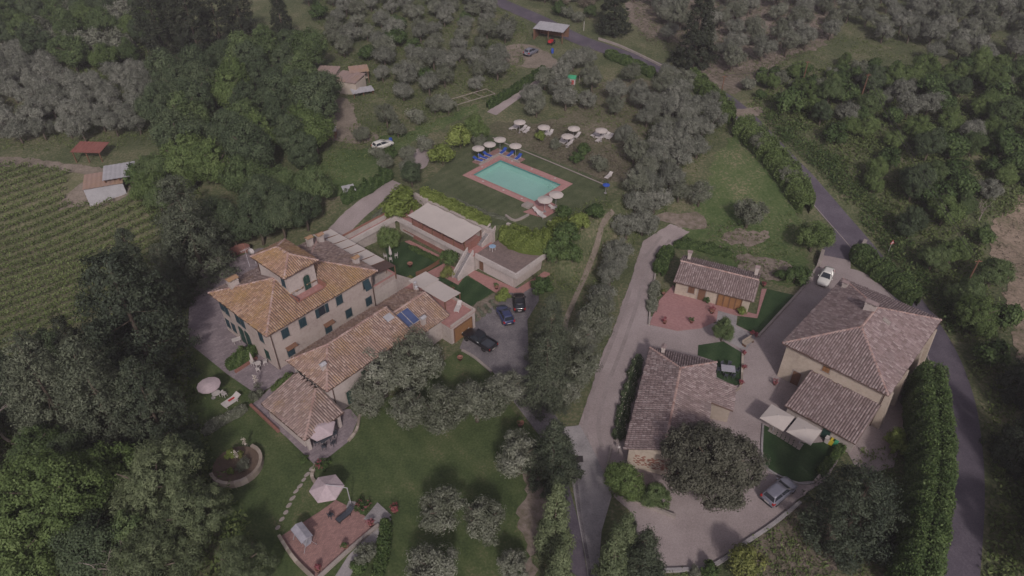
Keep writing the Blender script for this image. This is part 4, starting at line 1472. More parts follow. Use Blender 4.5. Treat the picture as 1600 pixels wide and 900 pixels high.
b.box(6.3, 9.6, .5, .62, -.1, 2.3)
b.build('timber_screen', M_WOOD, gate)
for i in range(5):
    MB().box(6.3 + i * .8, 6.42 + i * .8, .42, .5, -.1, 2.35).build('screen_post', M_BROWNWOOD, gate)
door(gate, (4.1, .6, .1), ANG_S, 1.0, 2.05, M_BROWNWOOD, leaves=1)
window(gate, (2.6, .6, 1.45), ANG_S, .9, 1.1, M_BROWNWOOD)
chimney(gate, .9, GW - .9, 3.2, 4.2, .45, .45, M_ROOFR)
chimney(gate, GL - .6, GW - .8, 3.2, 4.3, .45, .45, M_ROOFR)
gutter(gate, [(0, -.05, GH - .06), (GL, -.05, GH - .06)])

# ---- sheds far off
def shed(px, py, yaw, L, W, h, rise, mat, label, wall=None, open_side=True, name='shed'):
    p = atg(px, py)
    z = gz1(p.x, p.y)
    s = empty(name, (p.x, p.y, z), yaw, label, 'shed')
    m = MB()
    k = max(4, int(L / .35))
    vs = []
    for i in range(k + 1):                           # corrugated sheet
        x = -L / 2 + L * i / k
        dz = .05 * (i % 2)
        vs += [(x, -W / 2 - .2, h + dz), (x, W / 2 + .2, h + rise + dz)]
    n = len(vs)
    vs += [(a, b_, c - .05) for a, b_, c in vs]
    m.add(vs, [(2 * i, 2 * i + 2, 2 * i + 3, 2 * i + 1) for i in range(k)] + [(n + 2 * i, n + 2 * i + 1, n + 2 * i + 3, n + 2 * i + 2) for i in range(k)])
    m.build('roof', mat, s)
    if wall:
        w = MB()
        w.box(-L / 2 + .1, L / 2 - .1, W / 2 - .2, W / 2, -1, h + rise - .1)
        w.box(-L / 2 + .1, -L / 2 + .3, -W / 2, W / 2 - .2, -1, h)
        if not open_side:
            w.box(-L / 2 + .3, L / 2 - .1, -W / 2, -W / 2 + .2, -1, h)
            w.box(L / 2 - .3, L / 2 - .1, -W / 2 + .2, W / 2 - .2, -1, h)
        w.build('wall', wall, s)
    for x in (-L / 2 + .3, 0, L / 2 - .3):
        MB().box(x - .08, x + .08, -W / 2 + .05, -W / 2 + .2, -1, h - .02).build('post', M_BROWNWOOD, s)
    return s


shed(861, 60, R(-24), 7.5, 4, 2.4, .5, M_METAL, 'open shed with grey corrugated roof near the far road', M_BROWNWOOD)
shed(147, 247, R(-4), 5.6, 3.2, 2.0, .4, M_REDMETAL, 'rusty red roofed open shelter at the vineyard edge', None)
sv = shed(170, 300, R(22), 6.2, 4.6, 2.4, .3, M_ROOFA, 'vineyard hut with pink tiled roof and grey wall', M_METAL, False, 'hut')
shed(194, 288, R(22), 5.0, 4.6, 2.5, .3, M_METAL, 'grey metal lean-to beside the vineyard hut', None, True)
shed(515, 127, R(-8), 4.5, 3.0, 2.2, .5, M_ROOFG, 'old hut roof among the trees left of the orchard', M_STONE, False, 'hut')
shed(548, 140, R(-20), 5.5, 4.0, 2.4, .6, M_ROOFG, 'ruined stone hut with sagging brown roof in the orchard', M_STONE, False, 'hut')
shed(563, 128, R(18), 4.0, 2.6, 2.6, .4, M_ROOFA, 'small tile-roofed hut behind the ruined stone hut', M_STONE, True, 'hut')
shed(567, 148, R(25), 4.5, 1.8, .9, .3, M_METAL, 'low bright tin roof beside the ruined stone hut', None, True)
shed(547, 308, R(25), 2.0, 1.4, 1.5, .3, M_METAL, 'tiny grey hen house beside the garden track', M_BROWNWOOD, True, 'hen_house')
shed(520, 215, R(10), 1.8, 1.4, 1.6, .2, M_PLASTIC, 'small white tool shelter at the tree edge', M_BROWNWOOD, True)

# ---- low walls and kerbs
def low_wall(name, px, w, h, mat, label, cat, world=None, hvar=0.0, n=6):
    m = MB()
    W = world if world else catmull([atg(*p) for p in px], n)
    wall_strip(m, W, w, h, -.4, 0, hvar)
    return tag(m.build(name, mat), label, cat)


low_wall('kerb', [(1014, 509), (1016, 480), (1022, 440), (1030, 405), (1046, 388), (1070, 378)], .25, .35, M_SLAB, 'stone kerb between gravel drive and gatehouse bank', 'kerb')
low_wall('kerb', [(1272, 424), (1256, 448), (1220, 488), (1184, 527)], .3, .3, M_SLAB, 'long stone kerb along the car ramp above gatehouse lawn', 'kerb')
low_wall('kerb', [(1160, 552), (1159, 580), (1157, 604), (1148, 612)], .25, .3, M_STONE, 'stone kerb on the right of the small cottage lawn', 'kerb')
low_wall('kerb', [(1192, 664), (1190, 700), (1192, 724), (1208, 740), (1246, 756), (1272, 755)], .22, .22, M_CONC, 'curved pale kerb round the farmhouse lawn', 'kerb')
low_wall('garden_wall', [(1272, 755), (1300, 722), (1322, 697)], .25, .5, M_SLAB, 'low wall beside the farmhouse lawn hedge', 'wall')
low_wall('kerb', [(1030, 893), (1110, 886), (1160, 852), (1205, 822), (1250, 786)], .35, .3, M_CONC, 'pale kerb along the lower edge of the gravel yard', 'kerb')
low_wall('garden_wall', [(958, 762), (985, 780), (1020, 796), (1055, 810)], .3, .5, M_SLAB, 'pink-topped stone wall under the cottage shrubs', 'wall')
low_wall('kerb', [(955, 700), (948, 730), (946, 750), (958, 764)], .25, .3, M_SLAB, 'stone kerb at the cottage flower bed', 'kerb')
low_wall('gate_wall', [(1334, 410), (1350, 382)], .5, 1.0, M_SLAB, 'short stone gate wall right of the white car', 'wall')
low_wall('gate_wall', [(1278, 418), (1284, 398)], .5, 1.0, M_SLAB, 'short stone gate wall left of the white car', 'wall')
low_wall('garden_wall', [(545, 690), (558, 672), (562, 650)], .3, .3, M_STONE, 'curved stone edging beside the wing terrace', 'wall')
low_wall('garden_wall', [(494, 727), (488, 745), (495, 757), (510, 765)], .35, .35, M_STONE, 'curved rubble edging at the rose bed', 'wall')
low_wall('brick_edging', [(392, 634), (436, 676)], .3, .35, M_BRICKRED, 'brick planter edging along the wing terrace', 'edging')
low_wall('brick_edging', [(368, 583), (402, 561)], .3, .4, M_BRICKRED, 'brick edging under the oleander hedge on the courtyard', 'edging')
low_wall('parapet', [(316, 432), (332, 415), (345, 408)], .3, .8, M_SLAB, 'low pale courtyard parapet under the dark trees', 'wall')
low_wall('garden_wall', [(360, 402), (382, 394), (392, 396)], .3, 1.6, M_BRICKRED, 'red brick wall at the far side of the courtyard', 'wall')
low_wall('kerb', [(722, 548), (742, 560), (768, 582)], .3, .25, M_SLAB, 'pale stone edging beside the parked pickup', 'kerb')
tag(ribbon('stone_edge', line_w([(770, 216), (850, 250), (945, 290)]), .3, M_SLAB, .16, None, 0, 1), kind='structure')
low_wall('retaining_edge', [(790, 338), (805, 346), (826, 337)], .3, .35, M_SLAB, 'pale curved edging on the pool lawn', 'kerb')
low_wall('fence', [(650, 432), (668, 424), (690, 410)], .06, .8, M_BROWNWOOD, 'low timber fence along the court lawn', 'fence')
low_wall('guard_wall', [(935, 62), (965, 72), (1000, 88), (1040, 108), (1062, 118)], .3, .5, M_SLAB, 'low stone parapet along the far road', 'wall')
low_wall('planter_wall', None, .35, .8, M_STONE, 'round stone retaining wall of the garden planter', 'wall',
         world=[atg(371, 730) + Vector((math.cos(a), math.sin(a), 0)) * 2.6 for a in np.linspace(-2.6, 1.2, 16)], hvar=.03)
sheet_w('planter_soil', [tuple((atg(371, 730) + Vector((math.cos(a), math.sin(a), 0)) * 2.45).xy) for a in np.linspace(0, 6.1, 18)], M_SOIL, .55, 1.0)['kind'] = 'structure'

# ---- pool
M_BLUETILE = pm('waterline_tile', [(.2, (.06, .2, .2)), (.8, (.1, .28, .27))], 2, 8, .5, .4)
def vpoly(pts):
    return [tuple(V(a, b).xy) for a, b in pts]


b = MB()
x0, x1, y0, y1 = 47.0, 54.0, -3.05, 10.35
dk = tag(empty('pool_surround', V(0, 0, 4.85), VYAW, 'salmon tiled surround of the swimming pool', 'pool deck'))
ox0, ox1, oy0, oy1 = 45.75, 55.5, -4.3, 11.6
b.box(ox0, x0, oy0, oy1, -.3, .08)
b.box(x1, ox1, oy0, oy1, -.3, .08)
b.box(x0, x1, oy0, y0, -.3, .08)
b.box(x0, x1, y1, oy1, -.3, .08)
b.build('deck', M_POOLDECK, dk)
b = MB()
for q in ((x0 - .3, x0, y0 - .3, y1 + .3), (x1, x1 + .3, y0 - .3, y1 + .3), (x0, x1, y0 - .3, y0), (x0, x1, y1, y1 + .3)):
    b.box(*q, .08, .1)
b.build('coping', M_COTTO, dk)
b = MB()
d = 1.1
b.add([(x0, y0, -d), (x1, y0, -d), (x1, y1, -d), (x0, y1, -d), (x0, y0, .05), (x1, y0, .05), (x1, y1, .05), (x0, y1, .05)],
      [(0, 1, 2, 3), (0, 4, 5, 1), (1, 5, 6, 2), (2, 6, 7, 3), (3, 7, 4, 0)])
b.build('basin', M_TILEBLUE, dk)
b = MB()
for q in ((x0 + .002, x0 + .03, y0 + .03, y1 - .03), (x1 - .03, x1 - .002, y0 + .03, y1 - .03), (x0 + .002, x1 - .002, y0 + .002, y0 + .03), (x0 + .002, x1 - .002, y1 - .03, y1 - .002)):
    b.box(*q, -.2, .06)
b.build('tile_band', M_BLUETILE, dk)
for i in range(3):
    MB().box(x1 - .95 + .3 * i, x1 - .035, y0 + .3, y0 + 2.0, -d + .01, -d + .28 * (i + 1)).build('pool_step', M_TILEBLUE, dk)
m, n_, l_, out_ = _new('pool_water')
tr = n_.new('ShaderNodeBsdfTransparent')
tr.inputs[0].default_value = (.93, .99, .985, 1)
gl = n_.new('ShaderNodeBsdfGlossy')
gl.inputs['Roughness'].default_value = .06
fr = n_.new('ShaderNodeFresnel')
fr.inputs[0].default_value = 1.33
bp = n_.new('ShaderNodeBump')
bp.inputs['Strength'].default_value = .35
bp.inputs['Distance'].default_value = .05
l_.new(noise(n_, l_, coords(n_, l_, 'world'), 1.6, 3), bp.inputs['Height'])
for s_ in (gl, fr):
    l_.new(bp.outputs[0], s_.inputs['Normal'])
mxs = n_.new('ShaderNodeMixShader')
geo_ = n_.new('ShaderNodeNewGeometry')
one_ = n_.new('ShaderNodeMath')
one_.operation = 'SUBTRACT'
one_.inputs[0].default_value = 1.0
l_.new(geo_.outputs['Backfacing'], one_.inputs[1])
mul_ = n_.new('ShaderNodeMath')
mul_.operation = 'MULTIPLY'
l_.new(fr.outputs[0], mul_.inputs[0])
l_.new(one_.outputs[0], mul_.inputs[1])
l_.new(mul_.outputs[0], mxs.inputs[0])
l_.new(tr.outputs[0], mxs.inputs[1])
l_.new(gl.outputs[0], mxs.inputs[2])
l_.new(mxs.outputs[0], out_.inputs[0])
pw = MB().add([(x0, y0, 0), (x1, y0, 0), (x1, y1, 0), (x0, y1, 0)], [(0, 1, 2, 3)]).build('water', MATS['pool_water'])
pw.location = V(0, 0, 4.83)
pw.rotation_euler = (0, 0, VYAW)
tag(pw, kind='structure')
for i, (a, c) in enumerate(((50, 11.0), (55, 8.5), (55, 4), (55, -1), (46.4, 7.5), (46.4, 3), (46.3, -1))):
    s = MB().box(-.14, .14, -.14, .14, 0, .05).build('skimmer_lid', M_PLASTIC, dk)
    s.location = (a, c, .085)
# sun patio round the far corner, and the near patio
b = MB()
b.box(50.3, 57.0, 11.95, 13.6, -.35, .18)
b.box(55.4, 57.0, 7.2, 11.95, -.35, .18)
sp_ = b.build('sun_patio', M_PATIO)
sp_.location = V(0, 0, 4.85)
sp_.rotation_euler = (0, 0, VYAW)
tag(sp_, 'raised brick sun patio with blue loungers at the pool corner', 'patio')
b = MB()
b.box(50.2, 55.4, 11.62, 11.95, -.3, .42)
b.box(55.1, 55.4, 7.1, 11.62, -.3, .42)
pwl = b.build('patio_wall', M_SLAB)
pwl.location = V(0, 0, 4.85)
pwl.rotation_euler = (0, 0, VYAW)
tag(pwl, 'low pale wall in an L between pool and blue loungers', 'wall')
tag(sheet_w('near_patio', vpoly([(43.3, -3.7), (46.2, -4.35), (48.6, -4.35), (48.2, -7.6), (44.0, -7.4)]), M_COTTO, .12, 1.2), kind='structure')
b = MB().box(-.2, 1.2, -.2, 1.2, -.3, .35)
plb = b.build('planter_box', M_SLAB)
plb.location = V(44.7, -3.6, 4.85)
plb.rotation_euler = (0, 0, VYAW)
tag(plb, 'pale stone corner planter at the near pool corner', 'planter')

# ---- parasols, loungers, tables
def parasol(name, p, r, h, mat, label, group=None, sides=10, tilt=0.0, rise=.28, base=True):
    e = empty(name, p, rnd.random(), label, 'parasol', group)
    MB().tube([(0, 0, 0), (0, 0, h + rise)], .03, 6).build('pole', M_METAL, e)
    c = MB()
    vs = [(0, 0, h + rise)]
    for k in range(sides):
        a = 2 * math.pi * k / sides
        vs.append((r * math.cos(a), r * math.sin(a), h))
    for k in range(sides):
        a = 2 * math.pi * k / sides
        vs.append((r * math.cos(a), r * math.sin(a), h - .12))
    n = len(vs)
    fs = [(0, 1 + k, 1 + (k + 1) % sides) for k in range(sides)] + [(1 + k, 1 + sides + k, 1 + sides + (k + 1) % sides, 1 + (k + 1) % sides) for k in range(sides)]
    c.add(vs, fs)
    o = c.build('canopy', mat, e)
    o.rotation_euler = (tilt, 0, 0)
    rb = MB()
    for k in range(sides):
        a = 2 * math.pi * k / sides
        rb.tube([(0, 0, h + rise - .06), (r * math.cos(a) * .97, r * math.sin(a) * .97, h - .03)], .012, 4, 0, False)
    rb.build('ribs', M_METAL, o)
    if base:
        MB().lathe([(.28, 0), (.28, .07), (.06, .1), (.05, .3)], 10).build('base', M_CONC, e)
    return e


def lounger_proto(mat, fmat, label):
    e = empty('sun_lounger', (0, 0, 0), 0, label, 'sun lounger')
    s = MB()
    s.box(-.95, .3, -.3, .3, .3, .36)
    s.build('seat', mat, e)
    s = MB()
    s.hexa([(.3, -.3, .3), (.95, -.3, .62), (.95, .3, .62), (.3, .3, .3), (.28, -.3, .37), (.93, -.3, .68), (.93, .3, .68), (.28, .3, .37)])
    s.build('backrest', mat, e)
    s = MB()
    for y in (-.33, .33):
        s.bar((-.97, y, .3), (.5, y, .3), .05, .07)
    s.bar((-.97, -.33, .3), (-.97, .33, .3), .05, .07)
    s.build('frame', fmat, e)
    for x in (-.85, .4):
        for y in (-.3, .3):
            MB().box(x - .03, x + .03, y - .03, y + .03, 0, .28).build('leg', fmat, e)
    return e


def park(o, p, rz):
    o.location = p
    o.rotation_euler = (0, 0, rz)


CR = lambda p: Vector((p.x, p.y, gz1(p.x, p.y)))
Lb = lounger_proto(M_BLUE, M_PLASTIC, 'blue fabric sun lounger on the raised pool patio')
spots = [((51.0, 12.9), 1.75), ((52.2, 12.85), 1.7), ((53.4, 12.8), 1.6), ((56.2, 11.6), .2), ((56.2, 9.9), .15), ((56.2, 8.1), .2)]
labs = ['blue sun lounger nearest the patio end under the left parasol', 'middle blue sun lounger of the three left of the pool corner', 'blue sun lounger closest to the inner patio corner on the left side',
        'blue sun lounger beside the pool patio corner on the right arm', 'middle blue sun lounger on the right arm of the pool patio', 'outermost blue sun lounger at the right end of the pool patio']
for i, ((a, c), r_) in enumerate(spots):
    o = Lb if i == 0 else copy_tree(Lb)
    park(o, V(a, c, 5.03), VYAW + r_)
    tag(o, labs[i], None, 'blue loungers by the pool')
for i, (a, c, lb) in enumerate(((51.5, 13.2, 'cream round parasol at the left end of the blue loungers'), (53.9, 12.7, 'cream round parasol second from left by the pool corner'),
                                (56.5, 12.6, 'cream round parasol at the far corner of the pool patio'), (56.4, 8.9, 'cream round parasol at the right end of the pool patio'))):
    parasol('parasol', V(a, c, 5.03), 1.1, 2.2, M_CANVAS, lb, 'parasols by the pool')
parasol('parasol', V(47.9, -6.6, 4.9), 1.15, 2.2, M_CANVAS, 'cream round parasol on the lawn side of the near pool patio', 'parasols by the pool')
parasol('parasol', V(45.6, -6.2, 4.9), 1.2, 2.2, M_CANVAS, 'cream round parasol over white loungers at the near pool corner', 'parasols by the pool')
Lw = lounger_proto(M_PLASTIC, M_PLASTIC, 'white plastic sun lounger')
def place_lw(p, rz, label, group, first=[True]):
    o = Lw if first[0] else copy_tree(Lw)
    first[0] = False
    park(o, p, rz)
    tag(o, label, None, group)


for i, (a, c, r_, lb) in enumerate(((44.6, -5.6, 1.45, 'white sun lounger on the red patio farther from the ivy'), (44.1, -6.6, 1.4, 'white sun lounger on the red patio next to the ivy'), (47.0, -7.0, 1.8, 'white sun lounger behind the near pool parasol'))):
    place_lw(V(a, c, 4.94), VYAW + r_, lb, 'white loungers on the near pool patio')
GP = [(812, 189, 'left'), (850, 197, 'second'), (897, 199, 'upper middle'), (887, 211, 'lower middle'), (940, 202, 'right')]
for px, py, w in GP:
    p = atg(px, py, 2.4)
    parasol('parasol', CR(p), 1.15, 2.2, M_CANVAS, {'left': 'leftmost cream parasol in the olive grove', 'second': 'cream parasol half hidden by a shrub in the grove', 'upper middle': 'farther cream parasol of the middle grove pair',
                                                    'lower middle': 'nearer cream parasol of the middle grove pair', 'right': 'rightmost cream parasol in the olive grove'}[w], 'parasols in the olive grove')
for px, py in ((802, 201), (808, 200), (818, 203), (823, 206), (854, 209), (860, 210), (877, 222), (883, 223), (890, 226), (902, 214), (929, 212), (934, 214), (940, 216), (948, 214), (953, 216), (936, 220)):
    place_lw(CR(atg(px, py)), R(60) + rnd.uniform(-.15, .15), 'white sun lounger standing under the olive grove parasols', 'white loungers in the olive grove')
place_lw(CR(atg(951, 277)), R(55), 'lone white sun lounger at the far right corner of the pool lawn', None)


def box_thing(name, p, rz, parts, label, cat, group=None):
    e = empty(name, p, rz, label, cat, group)
    for nm, mb, mat in parts:
        mb.build(nm, mat, e)
    return e


def chair_proto(mat):
    e = empty('garden_chair', (0, 0, 0), 0, 'white garden chair', 'chair')
    MB().box(-.22, .22, -.22, .22, .42, .46).build('seat', mat, e)
    MB().hexa([(-.22, .18, .46), (.22, .18, .46), (.22, .22, .46), (-.22, .22, .46), (-.22, .26, .9), (.22, .26, .9), (.22, .3, .9), (-.22, .3, .9)]).build('backrest', mat, e)
    for x in (-.19, .19):
        for y in (-.19, .19):
            MB().box(x - .025, x + .025, y - .025, y + .025, 0, .42).build('leg', mat, e)
        MB().box(x - .03, x + .03, -.2, .2, .62, .65).build('armrest', mat, e)
    return e


def table_parts(r, h, mat, square=False):
    t = MB()
    if square:
        t.box(-r, r, -r * .7, r * .7, h - .04, h)
    else:
        t.lathe([(r, h - .04), (r, h)], 14)
    l = MB()
    for x in (-.6, .6):
        for y in (-.5, .5):
            l.box(x * r - .03, x * r + .03, y * r - .03, y * r + .03, 0, h - .04)
    return [('tabletop', t, mat), ('legs', l, mat)]


ch_w = chair_proto(M_PLASTIC)
ch_d = chair_proto(M_DARKFAB)
_used = set()


def chair_at(proto, p, rz, label, group=None):
    o = proto if proto.name not in _used else copy_tree(proto)
    _used.add(proto.name)
    park(o, p, rz)
    tag(o, label, None, group)


# courtyard set, lawn set, wing terrace set
p = CR(atg(405, 574)) + Vector((0, 0, .08))
box_thing('garden_table', p, .4, table_parts(.4, .7, M_PLASTIC), 'small round white table between courtyard chairs', 'table')
for k, (dx, dy) in enumerate(((-.75, .3), (.7, .45), (.2, -.8))):
    chair_at(ch_w, p + Vector((dx, dy, 0)), math.atan2(dy, dx) - math.pi / 2, 'white garden chair round the small courtyard table', 'white courtyard chairs')
box_thing('folded_parasol', CR(atg(397, 573)) + Vector((0, 0, .08)), 0, [('pole', MB().tube([(0, 0, 0), (0, 0, 2.3)], .03, 6), M_METAL), ('closed_canopy', MB().lathe([(.16, .8), (.2, 1.0), (.13, 1.8), (.03, 2.35)], 8), M_CANVAS)], 'closed cream parasol standing on the villa courtyard', 'parasol')
p = CR(atg(334, 622)) + Vector((0, 0, .06))
parasol('parasol', p, 1.35, 2.2, M_PINKCANVAS, 'pale pink round parasol on the left lawn', None, 12)
box_thing('lawn_table', p + Vector((.35, .25, 0)), .4, table_parts(.5, .6, M_PLASTIC), 'white table under the pale pink lawn parasol', 'table')
chair_at(ch_w, p + Vector((1.3, .2, 0)), 1.2, 'white garden chair beside the pale pink lawn parasol')
e = lounger_proto(M_PLASTIC, M_PLASTIC, 'white double sun bed with folded towels on the left lawn')
e.name = 'sun_bed'
park(e, CR(atg(363, 629)) + Vector((0, 0, .06)), R(52))
e.scale = (1.15, 1.5, 1.1)
tw = MB().box(-.3, .5, -.12, .12, 0, .06).build('towel', M_RED)
tw.location = CR(atg(362, 629)) + Vector((0, 0, .48))
tw.rotation_euler = (0, 0, R(50))
tag(tw, 'small red and dark towel lying on the white lawn bed', 'towel')
p = CR(atg(506, 692)) + Vector((0, 0, .1))
parasol('parasol', p, 1.75, 2.4, M_PINKCANVAS, 'pale pink hexagonal parasol at the wing terrace corner', None, 6, 0, .4)
box_thing('dining_table', p + Vector((.2, .1, 0)), .8, table_parts(.7, .74, M_DARKFAB, True), 'dark dining table under the wing terrace parasol', 'table')
for dx, dy in ((-.9, -.4), (.1, -1.0), (1.0, -.5), (.9, .8)):
    chair_at(ch_d, p + Vector((dx + .2, dy + .1, 0)), math.atan2(dy, dx) - math.pi / 2, 'dark chair round the wing terrace dining table', 'dark chairs at the wing terrace')
# lower-left brick patio
PT = [(437, 838), (527, 783), (590, 822), (497, 902), (470, 900)]
sheet('brick_patio', [(437, 840), (500, 800), (525, 782), (560, 800), (592, 822), (545, 862), (497, 906), (460, 880)], M_PATIO, .1, False, 1.0)
low_wall('patio_wall', [(592, 822), (545, 862), (497, 906)], .3, .4, M_SLAB, 'low stone wall on the right side of the brick patio', 'wall')
low_wall('patio_wall', [(437, 840), (460, 875), (490, 905)], .3, .5, M_STONE, 'dark stone wall on the left side of the brick patio', 'wall')
sheet('garden_walk', [(592, 822), (605, 806), (612, 812), (590, 845), (560, 880), (530, 930), (505, 930), (545, 868)], M_CONC, .09, False, 1.0)
sheet('garden_steps', [(568, 812), (590, 786), (612, 806), (592, 822)], M_CONC, .13, False, 1.0)
p = CR(atg(517, 788, 0)) + Vector((-.3, 0, .1))
cp = empty('cantilever_parasol', CR(atg(549, 790)) + Vector((0, 0, .1)), R(172), 'large pale pink hexagonal cantilever parasol above the brick patio', 'parasol')
MB().tube([(0, 0, 0), (0, 0, 2.9)], .05, 8).build('mast', M_METAL, cp)
MB().tube([(0, 0, 2.9), (2.2, 0, 3.05)], .04, 8).build('arm', M_METAL, cp)
_c = MB()
vs = [(2.2, 0, 3.0)] + [(2.2 + 1.75 * math.cos(a), 1.75 * math.sin(a), 2.45) for a in [R(60 * k + 20) for k in range(6)]] + [(2.2 + 1.75 * math.cos(a), 1.75 * math.sin(a), 2.3) for a in [R(60 * k + 20) for k in range(6)]]
_c.add(vs, [(0, 1 + k, 1 + (k + 1) % 6) for k in range(6)] + [(1 + k, 7 + k, 7 + (k + 1) % 6, 1 + (k + 1) % 6) for k in range(6)])
_c.build('canopy', M_PINKCANVAS, cp)
MB().box(-.4, .4, -.4, .4, 0, .08).build('base', M_CONC, cp)
e = lounger_proto(M_DARKFAB, M_DARK, 'dark mesh sun lounger on the brick patio')
park(e, CR(atg(540, 808)) + Vector((0, 0, .1)), R(48))
chair_at(ch_d, CR(atg(518, 809)) + Vector((0, 0, .1)), R(150), 'dark chair under the cantilever parasol')
sw = empty('garden_swing', CR(atg(477, 848)) + Vector((0, 0, .1)), R(-46), 'grey covered garden swing seat on the brick patio', 'swing seat')
m = MB()
m.hexa([(-1.05, -.6, 1.65), (1.05, -.6, 1.65), (1.05, 0, 1.9), (-1.05, 0, 1.9), (-1.05, -.6, 1.7), (1.05, -.6, 1.7), (1.05, 0, 1.95), (-1.05, 0, 1.95)])
m.hexa([(-1.05, 0, 1.9), (1.05, 0, 1.9), (1.05, .6, 1.65), (-1.05, .6, 1.65), (-1.05, 0, 1.95), (1.05, 0, 1.95), (1.05, .6, 1.7), (-1.05, .6, 1.7)])
m.box(-1.05, 1.05, -.62, -.6, 1.5, 1.7)
m.build('canopy', M_GREYFAB, sw)
MB().box(-.8, .8, -.3, .3, .42, .54).build('seat', M_GREYFAB, sw)
MB().hexa([(-.8, .25, .54), (.8, .25, .54), (.8, .33, .54), (-.8, .33, .54), (-.8, .45, 1.1), (.8, .45, 1.1), (.8, .53, 1.1), (-.8, .53, 1.1)]).build('backrest', M_GREYFAB, sw)
for s in (-1, 1):
    MB().tube([(s * 1.0, -.7, 0), (s * 1.0, 0, 1.88), (s * 1.0, .7, 0)], .03, 6).build('frame_leg', M_METAL, sw)
# stepping stones
for k, (px, py) in enumerate(((487, 733), (480, 742), (475, 750), (469, 760), (463, 768), (457.5, 779), (452, 790), (447, 801), (441, 812), (434, 825))):
    p = CR(atg(px, py))
    s = MB()
    w, d = .34 + rnd.uniform(-.08, .08), .2 + rnd.uniform(-.04, .05)
    pts = [(w * math.cos(a) * rnd.uniform(.85, 1.15), d * math.sin(a) * rnd.uniform(.85, 1.15)) for a in [R(45 * i + 22) for i in range(8)]]
    s.prism(pts, 0, .07)
    o = s.build('stepping_stone', M_SLAB)
    o.location = p + Vector((0, 0, .05))
    o.rotation_euler = (0, 0, R(55))
    tag(o, 'flat pale stepping stone in the line across the lawn', 'stone', 'stepping stones across the lawn')


def pot(px, py, r=.25, plant=None, label='', dz=.1, world=None):
    p = world or (CR(atg(px, py)) + Vector((0, 0, dz)))
    e = empty('flower_pot', p, 0, label, 'flower pot')
    MB().lathe([(r * .65, 0), (r * .95, r * 1.3), (r * 1.1, r * 1.35), (r * 1.1, r * 1.55), (r * .9, r * 1.55), (r * .85, r * 1.4)], 10).build('pot', M_TERR, e, True)
    POTS.append((e, r, plant))
    return e


POTS = []

# ------------------------------------------------------------------ vegetation
def unit(a):
    return a / (np.linalg.norm(a, axis=-1, keepdims=True) + 1e-9)


def leaf_arrays(C, D, size, aspect, val, g):
    """diamond leaves centred at C with normals D"""
    N = len(C)
    D = unit(D)
    t = unit(np.cross(D, unit(g.normal(size=(N, 3)))))
    b = np.cross(D, t)
    s = size[:, None]
    co = np.stack([C - t * s, C + b * s * aspect, C + t * s, C - b * s * aspect], 1).reshape(-1, 3)
    q = np.arange(N * 4).reshape(N, 4)
    return co, q, np.repeat(val, 4)


def bumps(g, k=7, amp=.3):
    d = unit(g.normal(size=(k, 3)))
    f = g.uniform(2.0, 4.5, k)
    ph = g.uniform(0, 6.28, k)

    def fn(n):
        return 1 + amp * np.mean(np.sin(n @ d.T * f + ph), 1) * 2
    return fn


def clumps(cent, outw, n_l, rc, leaf, g, aspect=.6, droop=0.0, stretch=0.0, flat=1.0):
    n_cl = len(cent)
    cv = g.uniform(0, 1, n_cl)
    rcs = rc * g.uniform(.65, 1.35, n_cl)
    off = g.normal(size=(n_cl, n_l, 3)) * .55
    off *= np.minimum(1, 1.15 / (np.linalg.norm(off, axis=2, keepdims=True) + 1e-6))
    off = off * rcs[:, None, None]
    off[:, :, 2] *= flat
    if stretch:
        k = g.uniform(-1, 1, (n_cl, n_l))[:, :, None] * stretch * rcs[:, None, None]
        off = off + outw[:, None, :] * k
    C = (cent[:, None, :] + off).reshape(-1, 3)
    Dn = off / (rcs[:, None, None]) * .9 + outw[:, None, :] * .55 + g.normal(size=off.shape) * .45 + np.array([0, 0, .35])
    N = len(C)
    val = np.clip(np.repeat(cv, n_l) * .55 + g.uniform(0, 1, N) * .45, 0, 1)
    return leaf_arrays(C, Dn.reshape(-1, 3), leaf * g.uniform(.6, 1.3, N), aspect, val, g)


def joinarr(parts):
    co, qs, av, b = [], [], [], 0
    for c, q, v in parts:
        co.append(c)
        qs.append(q + b)
        av.append(v)
        b += len(c)
    return np.concatenate(co), np.concatenate(qs), np.concatenate(av)


def trunk_mb(h, r, g, limbs=4, reach=1.0, lean=.15, top=.6):
    m = MB()
    p = [Vector((0, 0, -.4))]
    for i in range(4):
        p.append(Vector((g.normal() * lean * .4, g.normal() * lean * .4, h * top * (i + 1) / 4)))
    m.tube(p, [r * 1.25, r, r * .8, r * .65, r * .45], 7)
    for k in range(limbs):
        a = 2 * math.pi * k / limbs + g.uniform(-.4, .4)
        s = p[2 + (k % 2)]
        e = s + Vector((math.cos(a) * reach, math.sin(a) * reach, h * g.uniform(.25, .42)))
        mid = s.lerp(e, .5) + Vector((0, 0, .12 * h * .3))
        m.tube([s, mid, e], [r * .5, r * .36, r * .14], 5)
    return m


PROTO = {}


def add_proto(kind, arr, trunk, mat, w, h, bark=None):
    """tree prototype of crown diameter w and height h, standing far below nothing: kept as mesh data"""
    me = np_mesh(kind + '_crown', *arr)
    me.materials.append(MATS[mat])
    t = bpy.data.meshes.new(kind + '_trunk')
    t.from_pydata(trunk.v, [], trunk.f)
    t.materials.append(bark or M_BARK)
    t.polygons.foreach_set('use_smooth', [True] * len(t.polygons))
    PROTO.setdefault(kind, []).append((me, t, w, h))


